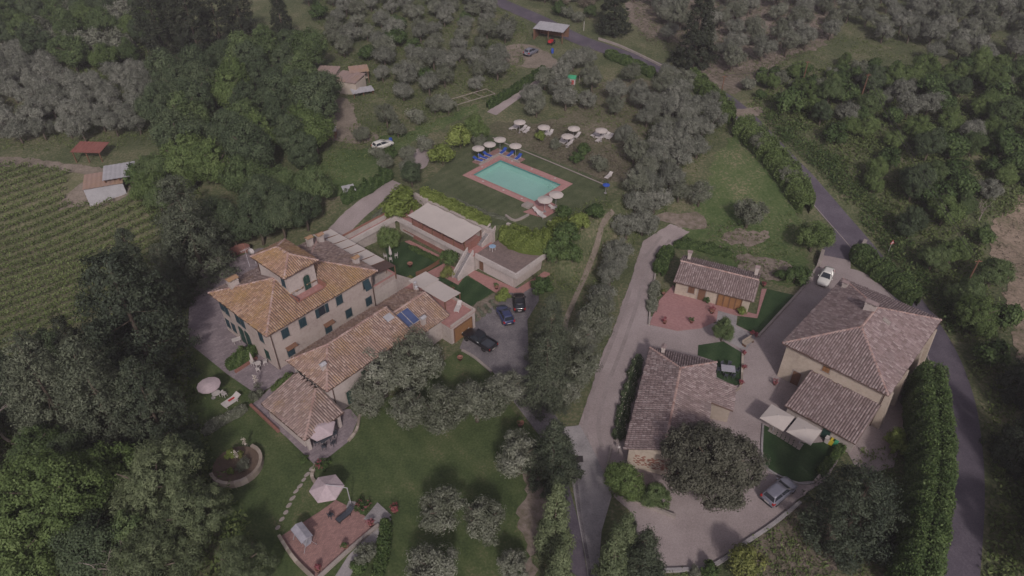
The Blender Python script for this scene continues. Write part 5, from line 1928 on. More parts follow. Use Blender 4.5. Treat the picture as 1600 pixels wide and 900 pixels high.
def round_proto(kind, mat, n, w, h, base, n_cl, n_l, rc, leaf, aspect=.6, amp=.32, shell=.55, tr=.16, limbs=5, zlow=-.75, flat=1.0, lobes=6):
    for i in range(n):
        g = np.random.default_rng(abs(hash(kind)) % 1000 + i if False else sum(map(ord, kind)) + i * 17)
        bf = bumps(g, 8, amp)
        ch = (h - base) / 2
        if lobes:
            k = lobes + int(g.integers(-1, 2))
            an = np.arange(k) * 2 * math.pi / k + g.uniform(-.45, .45, k)
            rd = g.uniform(.36, .56, k)
            lc = np.stack([np.cos(an) * rd, np.sin(an) * rd, g.uniform(-.38, .3, k)], 1)
            lc = np.concatenate([lc, [[g.uniform(-.15, .15), g.uniform(-.15, .15), .42]]])
            lr = np.concatenate([g.uniform(.38, .56, k), [g.uniform(.42, .55)]])
        else:
            lc, lr = np.zeros((1, 3)), np.ones(1)
        nn = unit(g.normal(size=(n_cl * 4, 3)))
        li = g.choice(len(lr), len(nn), p=lr ** 2 / np.sum(lr ** 2))
        rr = (shell + (1 - shell) * g.random(len(nn)) ** .6) * bf(nn + lc[li])
        u_ = lc[li] + nn * (rr * lr[li])[:, None]
        inside = np.zeros(len(nn), bool)
        for j in range(len(lr)):
            inside |= (np.linalg.norm(u_ - lc[j], axis=1) < lr[j] * .62)
        keep = ~inside & (u_[:, 2] > zlow) if lobes else (nn[:, 2] > zlow)
        u_, nn = u_[keep][:n_cl], nn[keep][:n_cl]
        sc = np.array([w / 2 - rc * .3, w / 2 - rc * .3, ch - rc * .3])
        cent = u_ * sc + np.array([0, 0, base + ch])
        arr = clumps(cent, nn, n_l, rc, leaf, g, aspect, flat=flat)
        add_proto(kind, arr, trunk_mb(h, tr, g, limbs, w * .28), mat, w, h)


def cone_proto(kind, mat, n, w, h, base, n_cl, n_l, rc, leaf, prof, aspect=.45, droop=.25, stretch=.6, up=0.0, tr=.25, flat=.6):
    for i in range(n):
        g = np.random.default_rng(sum(map(ord, kind)) + i * 23)
        t = g.random(n_cl * 4)
        wgt = prof(t)
        t = t[g.random(len(t)) < wgt / wgt.max() * .95 + .05][:n_cl]
        n_ = len(t)
        a = g.uniform(0, 2 * math.pi, n_)
        nl = g.integers(5, 8)
        lob = 1 + .14 * np.sin(a * nl + t * 9) + .1 * np.sin(a * 3 + t * 17 + i)
        rad = prof(t) * (w / 2) * lob * (.5 + .5 * g.random(n_) ** .5)
        z = base + (h - base) * t - droop * rad
        cent = np.stack([rad * np.cos(a), rad * np.sin(a), z], 1)
        ow = unit(np.stack([np.cos(a), np.sin(a), np.full(n_, -droop + up)], 1))
        arr = clumps(cent, ow, n_l, rc, leaf, g, aspect, stretch=stretch, flat=flat)
        m = MB()
        m.tube([(0, 0, -.4), (0, 0, h * .4), (0, 0, h * .92)], [tr, tr * .7, .03], 7)
        for k in range(14):
            zz = base + (h - base) * (k + .5) / 15
            r_ = float(prof(np.array([(k + .5) / 15]))[0]) * w * .36
            an = k * 2.4
            m.tube([(0, 0, zz), (r_ * math.cos(an), r_ * math.sin(an), zz - droop * r_ * .6 + up * r_)], [.06, .02], 4, 0, False)
        add_proto(kind, arr, m, mat, w, h)


cone_p = lambda t: np.clip(1.02 - t, 0, 1) ** .8 * np.clip(t * 9 + .35, 0, 1)
cedar_p = lambda t: np.clip(1.05 - t, 0, 1) ** .6 * np.clip(t * 6 + .4, 0, 1)
col_p = lambda t: np.clip(np.sin(np.clip(t * .93 + .09, 0, 1) * math.pi) ** .45, .02, 1)
dome_p = lambda t: np.sqrt(np.clip(1 - (t * 1.0) ** 2.2, 0, 1)) * np.clip(t * 7 + .55, 0, 1)

round_proto('olive', 'olive_leaf', 6, 4.6, 4.6, .8, 95, 92, .42, .11, .42, .3)
round_proto('olive_grey', 'olive_leaf_grey', 5, 4.6, 4.4, .7, 95, 92, .42, .11, .42, .3)
round_proto('broad', 'broad_leaf', 3, 8, 9, 1.2, 200, 125, .66, .145, .6, .3, tr=.25, lobes=7)
round_proto('dark_broad', 'dark_broad_leaf', 3, 8, 9.5, 1.2, 200, 125, .66, .145, .6, .3, tr=.25, lobes=7)
round_proto('bright', 'bright_leaf', 3, 7, 7, .6, 180, 120, .58, .135, .6, .3, tr=.2, lobes=6)
round_proto('shrub', 'hedge_leaf', 3, 3, 2.5, .0, 60, 60, .36, .13, .6, .3, tr=.06, zlow=-.4, lobes=4)
round_proto('bright_shrub', 'ivy_leaf', 3, 3, 2.6, .0, 60, 60, .36, .13, .6, .3, tr=.06, zlow=-.4, lobes=4)
round_proto('grey_shrub', 'olive_leaf', 2, 3, 2.3, .0, 56, 55, .36, .12, .45, .3, tr=.05, zlow=-.4, lobes=4)
round_proto('dry_shrub', 'dry_shrub', 2, 3, 2.3, .0, 50, 45, .36, .11, .35, .3, tr=.05, zlow=-.4, lobes=4)
round_proto('yellow_shrub', 'yellow_green_leaf', 2, 4, 4, .0, 90, 60, .42, .13, .5, .22, tr=.08, zlow=-.5, lobes=4)
round_proto('big_bright', 'bright_leaf', 1, 12, 11, 1.0, 400, 110, .6, .13, .6, .25, tr=.35, lobes=10)
round_proto('oak', 'holm_oak_leaf', 1, 10.5, 9, 1.0, 480, 110, .55, .125, .55, .2, shell=.66, tr=.35, lobes=9)
round_proto('pine', 'pine_needle', 3, 8, 8.5, 1.5, 240, 110, .5, .16, .2, .3, tr=.25, shell=.6, lobes=8)
cone_proto('cedar', 'cedar_needle', 3, 9, 15, .6, 330, 70, .62, .17, cedar_p, .35, .28, .8)
cone_proto('conifer', 'conifer_needle', 3, 7.5, 13, .4, 300, 70, .55, .16, cone_p, .4, .22, .7)
cone_proto('dark_conifer', 'dark_spire_needle', 1, 7.5, 13, .8, 260, 70, .5, .17, cone_p, .4, .22, .6)
cone_proto('dark_column', 'dark_spire_needle', 2, 5, 16, .4, 200, 70, .5, .17, col_p, .4, -.05, .6, .6, .2, 1.1)
cone_proto('dome_conifer', 'conifer_needle', 2, 8, 13, .3, 330, 70, .6, .16, dome_p, .4, .15, .6)
cone_proto('cypress', 'conifer_needle', 3, 2.4, 11, .2, 200, 60, .3, .12, col_p, .4, -.1, .6, 1.2, .14, 1.3)
cone_proto('light_cypress', 'pine_needle', 2, 3.2, 9, .2, 200, 60, .34, .12, cone_p, .4, -.05, .6, .8, .14, 1.2)

OCC = []
N_TREES = {}


def plant(kind, p, w, label, cat='tree', group=None, h=None, name=None, sink=0.0):
    me, tk, pw_, ph_ = PROTO[kind][N_TREES.get(kind, 0) % len(PROTO[kind])]
    N_TREES[kind] = N_TREES.get(kind, 0) + 1
    e = empty(name or 'tree', (p[0], p[1], gz1(p[0], p[1]) - sink), rnd.uniform(0, 6.28), label, cat, group)
    s = w / pw_
    sz = (h / ph_) if h else s * rnd.uniform(.92, 1.08)
    e.scale = (s * rnd.uniform(.94, 1.06), s * rnd.uniform(.94, 1.06), sz)
    for nm, me_ in (('trunk' if cat == 'tree' else 'stem', tk), ('crown' if cat == 'tree' else 'foliage', me)):
        o = bpy.data.objects.new(nm, me_)
        COL.objects.link(o)
        o.parent = e
    OCC.append((p[0], p[1], w / 2))
    return e


NAMES = {'olive': 'olive_tree', 'olive_grey': 'olive_tree', 'broad': 'leafy_tree', 'dark_broad': 'leafy_tree', 'bright': 'leafy_tree', 'big_bright': 'leafy_tree', 'oak': 'oak_tree', 'pine': 'pine_tree', 'cedar': 'cedar_tree', 'conifer': 'conifer_tree', 'dark_conifer': 'conifer_tree', 'dark_column': 'cypress_tree',
         'dome_conifer': 'conifer_tree', 'cypress': 'cypress_tree', 'light_cypress': 'cypress_tree', 'shrub': 'shrub', 'bright_shrub': 'shrub', 'grey_shrub': 'shrub', 'dry_shrub': 'shrub', 'yellow_shrub': 'shrub'}
SHRUBS = ('shrub', 'bright_shrub', 'grey_shrub', 'dry_shrub', 'yellow_shrub')


def tree_px(kind, px, py, wpx, label, group=None, h=None, hc=None):
    """crown centred on a photo pixel and wpx wide there"""
    d0 = atg(px, py, 2.0)
    w = wpx / pxm(d0)
    _, _, pw_, ph_ = PROTO[kind][0]
    hh = h or w / pw_ * ph_
    c = atg(px, py, hh * (hc if hc else .52))
    w = wpx / pxm(c)
    return plant(kind, c, w, label, 'shrub' if kind in SHRUBS else 'tree', group, h, NAMES[kind])


def tree_base(kind, px, py, w, h, label, group=None):
    return plant(kind, atg(px, py), w, label, 'shrub' if kind in SHRUBS else 'tree', group, h, NAMES[kind])


ROAD_XY = np.array([(p.x, p.y) for p in ROAD_W])


def clear_of(p, r, k=.62, road=2.6):
    for x, y, q in OCC:
        if (x - p[0]) ** 2 + (y - p[1]) ** 2 < (k * (r + q)) ** 2:
            return False
    return np.min(np.sum((ROAD_XY - np.array([p[0], p[1]])) ** 2, 1)) > (road + r * .8) ** 2


def fill(px, kinds, spacing, size, label, group, jitter=.3, rot=0.0, k=.62, cat='tree', prob=1.0, limit=999, seed=1, holes=()):
    g = random.Random(seed)
    poly = world_poly(px)
    xs, ys = [p[0] for p in poly], [p[1] for p in poly]
    cx, cy = sum(xs) / len(xs), sum(ys) / len(ys)
    R_ = max(max(xs) - min(xs), max(ys) - min(ys)) * .75
    n = int(R_ / spacing) + 1
    pts = []
    for i in range(-n, n + 1):
        for j in range(-n, n + 1):
            a, b = (i + .5 * (j % 2)) * spacing + g.uniform(-jitter, jitter) * spacing, j * spacing * .88 + g.uniform(-jitter, jitter) * spacing
            x, y = cx + a * math.cos(rot) - b * math.sin(rot), cy + a * math.sin(rot) + b * math.cos(rot)
            pts.append((x, y))
    P = np.array(pts)
    pts = [tuple(q) for q, ok in zip(P, in_poly(P[:, 0], P[:, 1], poly)) if ok]
    pts.sort(key=lambda q: q[1])
    c = 0
    for x, y in pts:
        if g.random() > prob or c >= limit:
            continue
        w = g.uniform(*size)
        if any(in_poly(np.array([x]), np.array([y]), h_)[0] for h_ in holes):
            continue
        if not clear_of((x, y), w / 2, k):
            continue
        kd = g.choice(kinds)
        lb = label[kd] if isinstance(label, dict) else label
        plant(kd, (x, y), w, lb, cat, group, None, NAMES[kd])
        c += 1
    return c


def hedge(W, width, height, mat, label, leaf=.13, dens=150, bump=.18, name='hedge', cat='hedge', base_z=None, taper=.85, seed=3, core=True):
    """hedge along a world polyline; leaves over a rounded cross-section"""
    g = np.random.default_rng(seed + int(abs(W[0].x) * 10))
    W = [Vector(p) for p in W]
    seg = [(W[i + 1] - W[i]).length for i in range(len(W) - 1)]
    L = sum(seg)
    cum = np.concatenate([[0], np.cumsum(seg)])
    PX = np.array([p.x for p in W])
    PY = np.array([p.y for p in W])
    peri = 2 * height + width
    N = int(L * peri * dens)

    def frame(s):
        x, y = np.interp(s, cum, PX), np.interp(s, cum, PY)
        x2, y2 = np.interp(np.minimum(s + .3, L), cum, PX), np.interp(np.minimum(s + .3, L), cum, PY)
        x1, y1 = np.interp(np.maximum(s - .3, 0), cum, PX), np.interp(np.maximum(s - .3, 0), cum, PY)
        d = unit(np.stack([x2 - x1, y2 - y1], -1))
        return x, y, d

    ph = g.uniform(0, 6.28, 6)

    def surf(s, t, k):
        """t in 0..1 round the section (left foot, over the top, right foot)"""
        x, y, d = frame(s)
        a = t * math.pi
        ca, sa = np.cos(a), np.sin(a)
        e = .55
        lx = -np.sign(ca) * np.abs(ca) ** e * width / 2 * (1 - (1 - taper) * sa)
        lz = np.abs(sa) ** e * height
        bm = 1 + bump * (np.sin(s * 1.7 + ph[0]) * .5 + np.sin(s * 3.1 + ph[1] + t * 7) * .4 + np.sin(s * 5.3 + t * 11 + ph[2]) * .35)
        endk = np.sqrt(np.clip(np.minimum(s, L - s) / (width * .5) + .12, 0, 1))
        lx, lz = lx * bm * k * endk, lz * (1 + (bm - 1) * .8) * k * (.6 + .4 * endk)
        X = x + d[..., 1] * lx
        Y = y - d[..., 0] * lx
        Z = (gz(x, y) if base_z is None else base_z) + lz
        nrm = np.stack([d[..., 1] * -ca, -d[..., 0] * -ca, sa + .25], -1)
        return np.stack([X, Y, Z], -1), nrm

    s, t = g.uniform(0, L, N), g.uniform(0.02, .98, N)
    C, Dn = surf(s, t, g.uniform(.8, 1.04, N))
    C += g.normal(size=C.shape) * .05
    val = np.clip(.5 + .22 * np.sin(s * 4.1 + t * 13 + ph[3]) + g.normal(size=N) * .2, 0, 1)
    arr = [leaf_arrays(C, unit(Dn) + g.normal(size=C.shape) * .55, leaf * g.uniform(.6, 1.3, N), .6, val, g)]
    ns = max(2, int(L / .8))
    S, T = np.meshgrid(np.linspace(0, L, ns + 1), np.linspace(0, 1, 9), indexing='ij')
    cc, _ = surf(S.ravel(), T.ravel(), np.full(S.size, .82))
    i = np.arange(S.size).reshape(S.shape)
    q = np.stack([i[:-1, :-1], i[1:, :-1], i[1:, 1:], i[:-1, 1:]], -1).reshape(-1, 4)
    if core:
        arr.append((cc, q, np.full(len(cc), .25)))  # inner solid added to block light through the leaves, in a darker leaf tone
    o = finish(name, np_mesh(name, *joinarr(arr)), MATS[mat])
    return tag(o, label, cat)


def hedge_px(px, width, height, mat, label, **kw):
    return hedge(catmull([atg(*p) for p in px], 5), width, height, mat, label, **kw)


def tufts(name, polys, mat, label, dens, leaf=(.12, .3), per=5, spread=.3, hgt=.35, cat='undergrowth', seed=5, avoid=True):
    """uncountable low growth scattered over photo polygons: one object"""
    g = np.random.default_rng(seed)
    Cs = []
    for px, k in polys:
        poly = world_poly(px)
        P = np.array(poly)
        lo, hi = P.min(0), P.max(0)
        n = int((hi[0] - lo[0]) * (hi[1] - lo[1]) * dens * k)
        xy = g.uniform(lo, hi, (n, 2))
        xy = xy[in_poly(xy[:, 0], xy[:, 1], poly)]
        f = np.sin(xy[:, 0] * .35 + 1) * np.sin(xy[:, 1] * .31) + np.sin(xy[:, 0] * .9) * np.sin(xy[:, 1] * .8 + 2) * .6
        xy = xy[f + g.uniform(-1, 1, len(xy)) > -.35]
        if avoid and len(xy):
            d2 = np.min(np.sum((xy[:, None, :] - ROAD_XY[None, ::3, :]) ** 2, 2), 1)
            xy = xy[d2 > 2.9 ** 2]
        Cs.append(xy)
    xy = np.concatenate(Cs)
    n = len(xy)
    off = g.normal(size=(n, per, 3)) * spread
    off[:, :, 2] = np.abs(off[:, :, 2]) * hgt / spread * .8
    C = np.concatenate([xy, gz(xy[:, 0], xy[:, 1])[:, None] + .05], 1)[:, None, :] + off
    C = C.reshape(-1, 3)
    N = len(C)
    val = np.clip(np.repeat(g.uniform(0, 1, n), per) * .6 + g.uniform(0, .4, N), 0, 1)
    arr = leaf_arrays(C, g.normal(size=(N, 3)) * .6 + np.array([0, 0, .7]), g.uniform(leaf[0], leaf[1], N), .5, val, g)
    return tag(finish(name, np_mesh(name, *arr), MATS[mat]), label, cat, None, 'stuff')


def bush_world(p, w, h, mat, leaf, g, n_cl=24, n_l=40, rc=.3, amp=.25):
    """leaf arrays of a small bush at world point p"""
    bf = bumps(g, 6, amp)
    nn = unit(g.normal(size=(n_cl * 3, 3)))
    nn = nn[nn[:, 2] > -.3][:n_cl]
    rr = (.5 + .5 * g.random(len(nn)) ** .6) * bf(nn)
    cent = nn * rr[:, None] * np.array([w / 2, w / 2, h * .5]) + np.array([p[0], p[1], p[2] + h * .45])
    return clumps(cent, nn, n_l, rc, leaf, g)


def bare_tree(px, py, h, label, seed, spread=1.0):
    """leafless branching tree"""
    g = random.Random(seed)
    p = atg(px, py)
    e = empty('dead_tree', (p.x, p.y, gz1(p.x, p.y)), 0, label, 'tree')
    m = MB()

    def grow(a, d, L, r, lev):
        b = a + d * L
        mid = a.lerp(b, .5) + Vector((g.uniform(-.1, .1), g.uniform(-.1, .1), 0)) * L
        m.tube([a, mid, b], [r, r * .8, r * .6], 5, 0, False)
        if lev < 4:
            for _ in range(3 if lev < 2 else 2):
                nd = (d + Vector((g.uniform(-1, 1), g.uniform(-1, 1), g.uniform(-.25, .6))) * .75 * spread).normalized()
                grow(b, nd, L * g.uniform(.6, .8), r * .58, lev + 1)
    grow(Vector((0, 0, -.3)), Vector((g.uniform(-.2, .2), g.uniform(-.2, .2), 1)).normalized(), h * .32, h * .022, 0)
    m.build('branches', M_DEADWOOD, e)
    return e

# ------------------------------------------------------------------ hedges
hedge([V(37.3, y) for y in (-2.2, 0, 2.5, 5, 7.5, 10, 12.8)], 2.2, 2.3, 'ivy_leaf', 'bright ivy hedge behind the large pergola canvas', .12, base_z=3.6, dens=130)
hedge([V(37.4, -4.3), V(37.9, -6), V(38.0, -8), V(38.5, -9.8), V(40.5, -11), V(43, -10.8), V(46, -9.6)], 3.6, 2.9, 'ivy_leaf', 'thick bright ivy hedge curving round the corner of the terrace block', .12, base_z=2.95, dens=120)
hedge(catmull([atg(px, py, 3.2) for px, py in ((1443, 585), (1452, 650), (1456, 720), (1448, 800), (1436, 870), (1428, 930))], 5), 3.9, 6.0, 'hedge_leaf', 'tall clipped green hedge between farmhouse and road', .12, 190, .12)
hedge_px([(1330, 400), (1350, 418), (1380, 440), (1408, 462), (1428, 480)], 3.0, 3.0, 'hedge_leaf', 'green hedge along the road behind the farmhouse roof', leaf=.15, dens=120)
hedge_px([(1150, 205), (1172, 222), (1196, 246), (1220, 274), (1242, 305), (1258, 335)], 3.8, 3.4, 'bright_leaf', 'bright roadside hedge along the meadow', leaf=.15, dens=110, bump=.3)
hedge_px([(1078, 128), (1100, 150), (1122, 172), (1142, 195)], 3.0, 3.0, 'bright_leaf', 'bright hedge between olive rows and the far road bend', leaf=.15, dens=100, bump=.3)
hedge_px([(850, 112), (825, 130), (795, 150), (762, 170)], 1.6, 1.5, 'hedge_leaf', 'clipped dark hedge beside the path to the far yard', leaf=.13)
hedge_px([(946, 88), (965, 96), (990, 106), (1022, 122)], 2.0, 1.8, 'hedge_leaf', 'long clipped hedge under the far road parapet', leaf=.14)
hedge_px([(357, 580), (372, 570), (388, 560), (402, 550)], 1.5, 1.7, 'hedge_leaf', 'oleander hedge in a brick bed on the courtyard', bump=.3)
hedge_px([(318, 682), (335, 668), (360, 655), (386, 640)], 1.3, 1.0, 'olive_leaf', 'silvery low hedge crossing the left lawn', leaf=.1)
hedge_px([(604, 818), (602, 850), (597, 880), (588, 915)], 1.3, 1.3, 'hedge_leaf', 'narrow dark green hedge right of the brick patio', leaf=.1)
hedge_px([(1046, 392), (1034, 412), (1030, 432)], 2.2, 1.5, 'hedge_leaf', 'round-ended hedge left of the gatehouse', leaf=.13)
hedge_px([(1052, 386), (1080, 386), (1110, 394), (1142, 402)], 1.8, 1.2, 'hedge_leaf', 'hedge on the bank behind the gatehouse', leaf=.13, bump=.35)
hedge_px([(1024, 442), (1021, 460), (1017, 490)], 1.5, .7, 'olive_leaf', 'grey lavender bed beside the gravel drive and brick patio', leaf=.1, bump=.35)
hedge_px([(1278, 745), (1300, 718), (1320, 694)], 1.0, .8, 'hedge_leaf', 'small hedge on the right edge of the farmhouse lawn', leaf=.1)
hedge_px([(998, 560), (986, 600), (975, 640), (965, 690)], 1.4, .9, 'dark_broad_leaf', 'dark flower border along the left wall of the cottage', leaf=.12, bump=.35)
hedge_px([(998, 560), (986, 600), (975, 640), (965, 690)], 1.6, 1.0, 'pale_blossom', 'white blossoms dotted over the cottage flower border', leaf=.07, dens=7, name='flower_border', cat='flowers', core=False)
hedge_px([(640, 388), (665, 400), (690, 412)], .8, .7, 'hedge_leaf', 'low hedge strip at the foot of the court terrace wall', leaf=.1)
hedge_px([(425, 612), (440, 602), (458, 590)], .9, .8, 'bright_leaf', 'planted strip between courtyard and porch wing roof', leaf=.1, bump=.4)
hedge_px([(705, 312), (735, 324), (770, 338), (792, 345)], .7, .45, 'olive_leaf', 'low lavender row across the pool lawn slope', leaf=.08, bump=.4)
hedge([V(x, 14.3, 0) for x in (22.5, 25, 28, 30.5)], .7, .8, 'olive_leaf', 'row of grey planter shrubs behind the gallery wall', .09, bump=.5)
hedge_px([(520, 360), (560, 325), (600, 298)], 1.6, 1.6, 'hedge_leaf', 'hedge on the far side of the garden track', leaf=.13, bump=.35) if False else None
hedge_px([(535, 318), (575, 300), (612, 276)], 2.0, 1.8, 'hedge_leaf', 'uneven green hedge left of the garden track', leaf=.14, bump=.4)

# ------------------------------------------------------------------ single trees
T = tree_px
T('oak', 1114, 726, 160, 'big round grey-green oak in front of the cottage')
tree_base('dome_conifer', 1318, 835, 8.2, 9.5, 'broad dark evergreen below the farmhouse lawn')
T('yellow_shrub', 1171, 878, 68, 'yellow-green bush at the lower edge of the gravel yard')
T('bright', 1275, 366, 62, 'dense rounded tree at the end of the roadside hedge')
T('olive', 1172, 332, 56, 'lone olive tree in the middle of the meadow')
T('olive', 1094, 303, 44, 'olive tree at the left edge of the meadow beside another')
T('olive', 1062, 298, 40, 'olive tree nearest the grove path end of the meadow')
T('broad', 1131, 516, 40, 'young tree on the small cottage lawn')
tree_base('dark_conifer', 1082, 108, 9.5, 18, 'large dark conifer beside the far road parapet')
tree_base('dark_conifer', 957, 54, 8.5, 14, 'dark conifer above the far road shed')
tree_base('cedar', 858, 575, 6.2, 11.5, 'tall grey-green conifer right of the parked black car')
tree_base('cedar', 852, 628, 6.2, 11, 'grey-green conifer between forecourt and gravel drive')
tree_base('conifer', 862, 745, 6.4, 9, 'dark evergreen left of the concrete lane')
tree_base('light_cypress', 864, 868, 3.4, 11.5, 'tall pointed cypress left of the lane')
tree_base('light_cypress', 872, 935, 3.2, 8.5, 'lower pointed cypress left of the lane near the picture edge')
tree_base('light_cypress', 950, 925, 3.2, 10.5, 'pale pointed cypress right of the concrete lane')
tree_base('cypress', 978, 865, 1.1, 6.5, 'thin dark cypress beside the cottage shrubs')
tree_base('conifer', 996, 915, 5.2, 9, 'broad dark conifer at the bottom beside the gravel yard')
tree_base('light_cypress', 968, 895, 2.8, 10, 'slender pale cypress behind the concrete lane corner')
T('olive', 1188, 224, 36, 'olive tree growing in the upper roadside hedge')
T('olive', 1231, 274, 36, 'olive tree growing in the lower roadside hedge')
for px, py, w, lb in ((652, 566, 96, 'large olive tree in front of the annex wall'), (598, 585, 92, 'olive tree covering the annex near corner'), (575, 625, 70, 'olive tree beside the wing terrace edging'), (640, 640, 78, 'olive tree in the middle of the front lawn row'),
                      (690, 640, 84, 'olive tree on the front lawn behind the pickup'), (745, 628, 86, 'olive tree at the forecourt edge of the lawn'), (792, 606, 66, 'olive tree where the forecourt narrows'), (812, 712, 84, 'olive tree left of the dark lane evergreen'),
                      (690, 800, 92, 'olive tree at the lower middle of the front lawn'), (756, 812, 84, 'olive tree next to the lower lawn pair'), (676, 886, 92, 'olive tree at the bottom edge of the front lawn'), (800, 884, 62, 'small olive tree at the bottom near the cypresses'),
                      (905, 580, 74, 'olive tree on the wedge between forecourt and gravel drive'), (885, 610, 60, 'olive tree at the lower tip of the wedge'), (930, 505, 74, 'olive tree beside the gravel drive bend'), (905, 530, 60, 'olive tree behind the drive conifers')):
    T('olive', px, py, w, lb, 'olive trees on the front lawn and drive')
T('bright', 980, 752, 66, 'leafy green shrub tree at the cottage corner')
T('broad', 1025, 775, 50, 'reddish-green shrub below the cottage gable')
T('dark_broad', 286, 706, 74, 'dark grey-green tree at the lawn edge left of the planter')
tree_base('cedar', 318, 425, 11, 16, 'large drooping cedar left of the villa courtyard')
tree_base('dome_conifer', 240, 575, 11, 18, 'tall broad dark conifer left of the front lawn')
tree_base('cedar', 190, 690, 9.5, 15, 'cedar in the middle of the left tree belt')
tree_base('cedar', 105, 668, 8.5, 14, 'cedar beside the lower vineyard track')
tree_base('dome_conifer', 258, 684, 6.5, 12, 'dark conifer behind the silvery lawn hedge')
tree_base('conifer', 55, 650, 6, 11, 'dark conifer at the left end of the tree belt')
tree_base('cypress', 222, 440, 2.6, 10, 'narrow cypress rising above the vineyard edge')
tree_base('cypress', 78, 600, 2.2, 9, 'narrow cypress beside the vineyard soil')
T('big_bright', 80, 775, 190, 'huge bright leafy tree in the bottom left corner')
T('bright', 165, 735, 110, 'leafy tree behind the huge corner tree')
T('bright', 30, 870, 120, 'bright leafy tree at the very bottom left')
T('pine', 235, 755, 150, 'stone pine in the lower left tree belt')
T('pine', 296, 806, 130, 'stone pine beside the brick patio')
T('pine', 380, 880, 100, 'pine at the bottom left of the brick patio')
T('pine', 250, 880, 140, 'pine at the bottom edge left of the patio')
T('dark_broad', 140, 860, 110, 'dark tree under the bare branches at the bottom')
for i, (px, py, w, h) in enumerate(((262, 100, 7.5, 20), (292, 95, 6, 17), (318, 108, 7, 18), (352, 90, 7, 19), (385, 75, 6, 16), (448, 80, 7.5, 14))):
    tree_base('dark_column' if i != 5 else 'dark_conifer', px, py, w, h, ['tall dark cypress at the left of the hilltop group', 'second dark conifer of the hilltop group', 'brownish conifer in front of the hilltop group', 'tall dark conifer in the middle of the hilltop group', 'dark conifer at the right of the hilltop group', 'dark conifer standing alone right of the hilltop group'][i], 'dark conifers on the hilltop')
for px, py, w, h, lb in ((372, 392, 6.5, 8, 'dark leafy tree at the far corner of the courtyard'), (412, 382, 7, 8.5, 'dark leafy tree right behind the villa tower'), (446, 372, 6.5, 8, 'dark leafy tree behind the villa chimneys'), (482, 360, 6.5, 7.5, 'dark leafy tree beside the end of the striped awning'), (350, 385, 7, 9, 'dark leafy tree beside the cedar at the courtyard')):
    tree_base('dark_broad', px, py, w, h, lb)
for px, py in ((1062, 138), (1052, 172), (1038, 212), (1027, 248), (1012, 284), (994, 318), (980, 352), (968, 390), (954, 428), (940, 464), (926, 500), (912, 536), (1088, 168), (1074, 204), (1062, 242), (1048, 278), (1024, 312), (1006, 346)):
    T('olive_grey', px, py, 50 if py > 200 else 44, 'silvery olive tree in the long double row beside the drive', 'olive trees in the long row')
T('grey_shrub', 589, 239, 26, 'silvery bush in front of the white car at the pool yard')
T('shrub', 612, 238, 22, 'green bush beside the white car at the pool yard')
tree_base('dark_column', 236, 520, 3.4, 13, 'dark spire above the broad conifer left of the lawn')
tree_base('dark_column', 150, 610, 3.2, 12, 'dark spire among the cedars left of the lawn')
tree_base('dark_column', 300, 380, 3.4, 12, 'dark spire behind the drooping courtyard cedar')
bare_tree(20, 690, 9, 'bare grey tree at the left picture edge', 4)
bare_tree(200, 905, 8, 'bare grey branches at the bottom left', 9, 1.2)
bare_tree(165, 590, 8, 'dead pale tree among the left conifers', 12)
bare_tree(465, 185, 8, 'pale leafless tree near the ruined hut', 15)
bare_tree(490, 180, 7, 'leafless tree right beside the other bare orchard tree', 21)
bare_tree(1530, 345, 6, 'bare scrubby tree at the ploughed field edge', 31)
# pool garden and court
T('bright_shrub', 624, 314, 62, 'spreading wisteria mound at the end of the pergola')
T('dark_broad', 642, 270, 40, 'dark glossy magnolia between garden track and pool lawn')
T('bright_shrub', 690, 240, 44, 'bright round bush at the left corner of the pool lawn')
T('bright_shrub', 718, 212, 46, 'yellowish bush behind the pool lawn corner')
T('bright', 745, 200, 44, 'bright bush left of the grove parasols')
T('grey_shrub', 748, 218, 30, 'silvery bush in front of the bright pool bushes')
T('grey_shrub', 662, 224, 34, 'silvery bush beside the small pool yard')
T('bright', 607, 376, 40, 'feathery green tree in the court lawn corner')
T('shrub', 701, 402, 32, 'round clipped dark tree at the foot of the court stair')
T('yellow_shrub', 699, 424, 26, 'golden shrub beside the court stair')
T('yellow_shrub', 641, 433, 11, 'small golden ball shrub on the court lawn edge')
T('bright_shrub', 786, 461, 25, 'bright green ball bush beside the parked blue car')
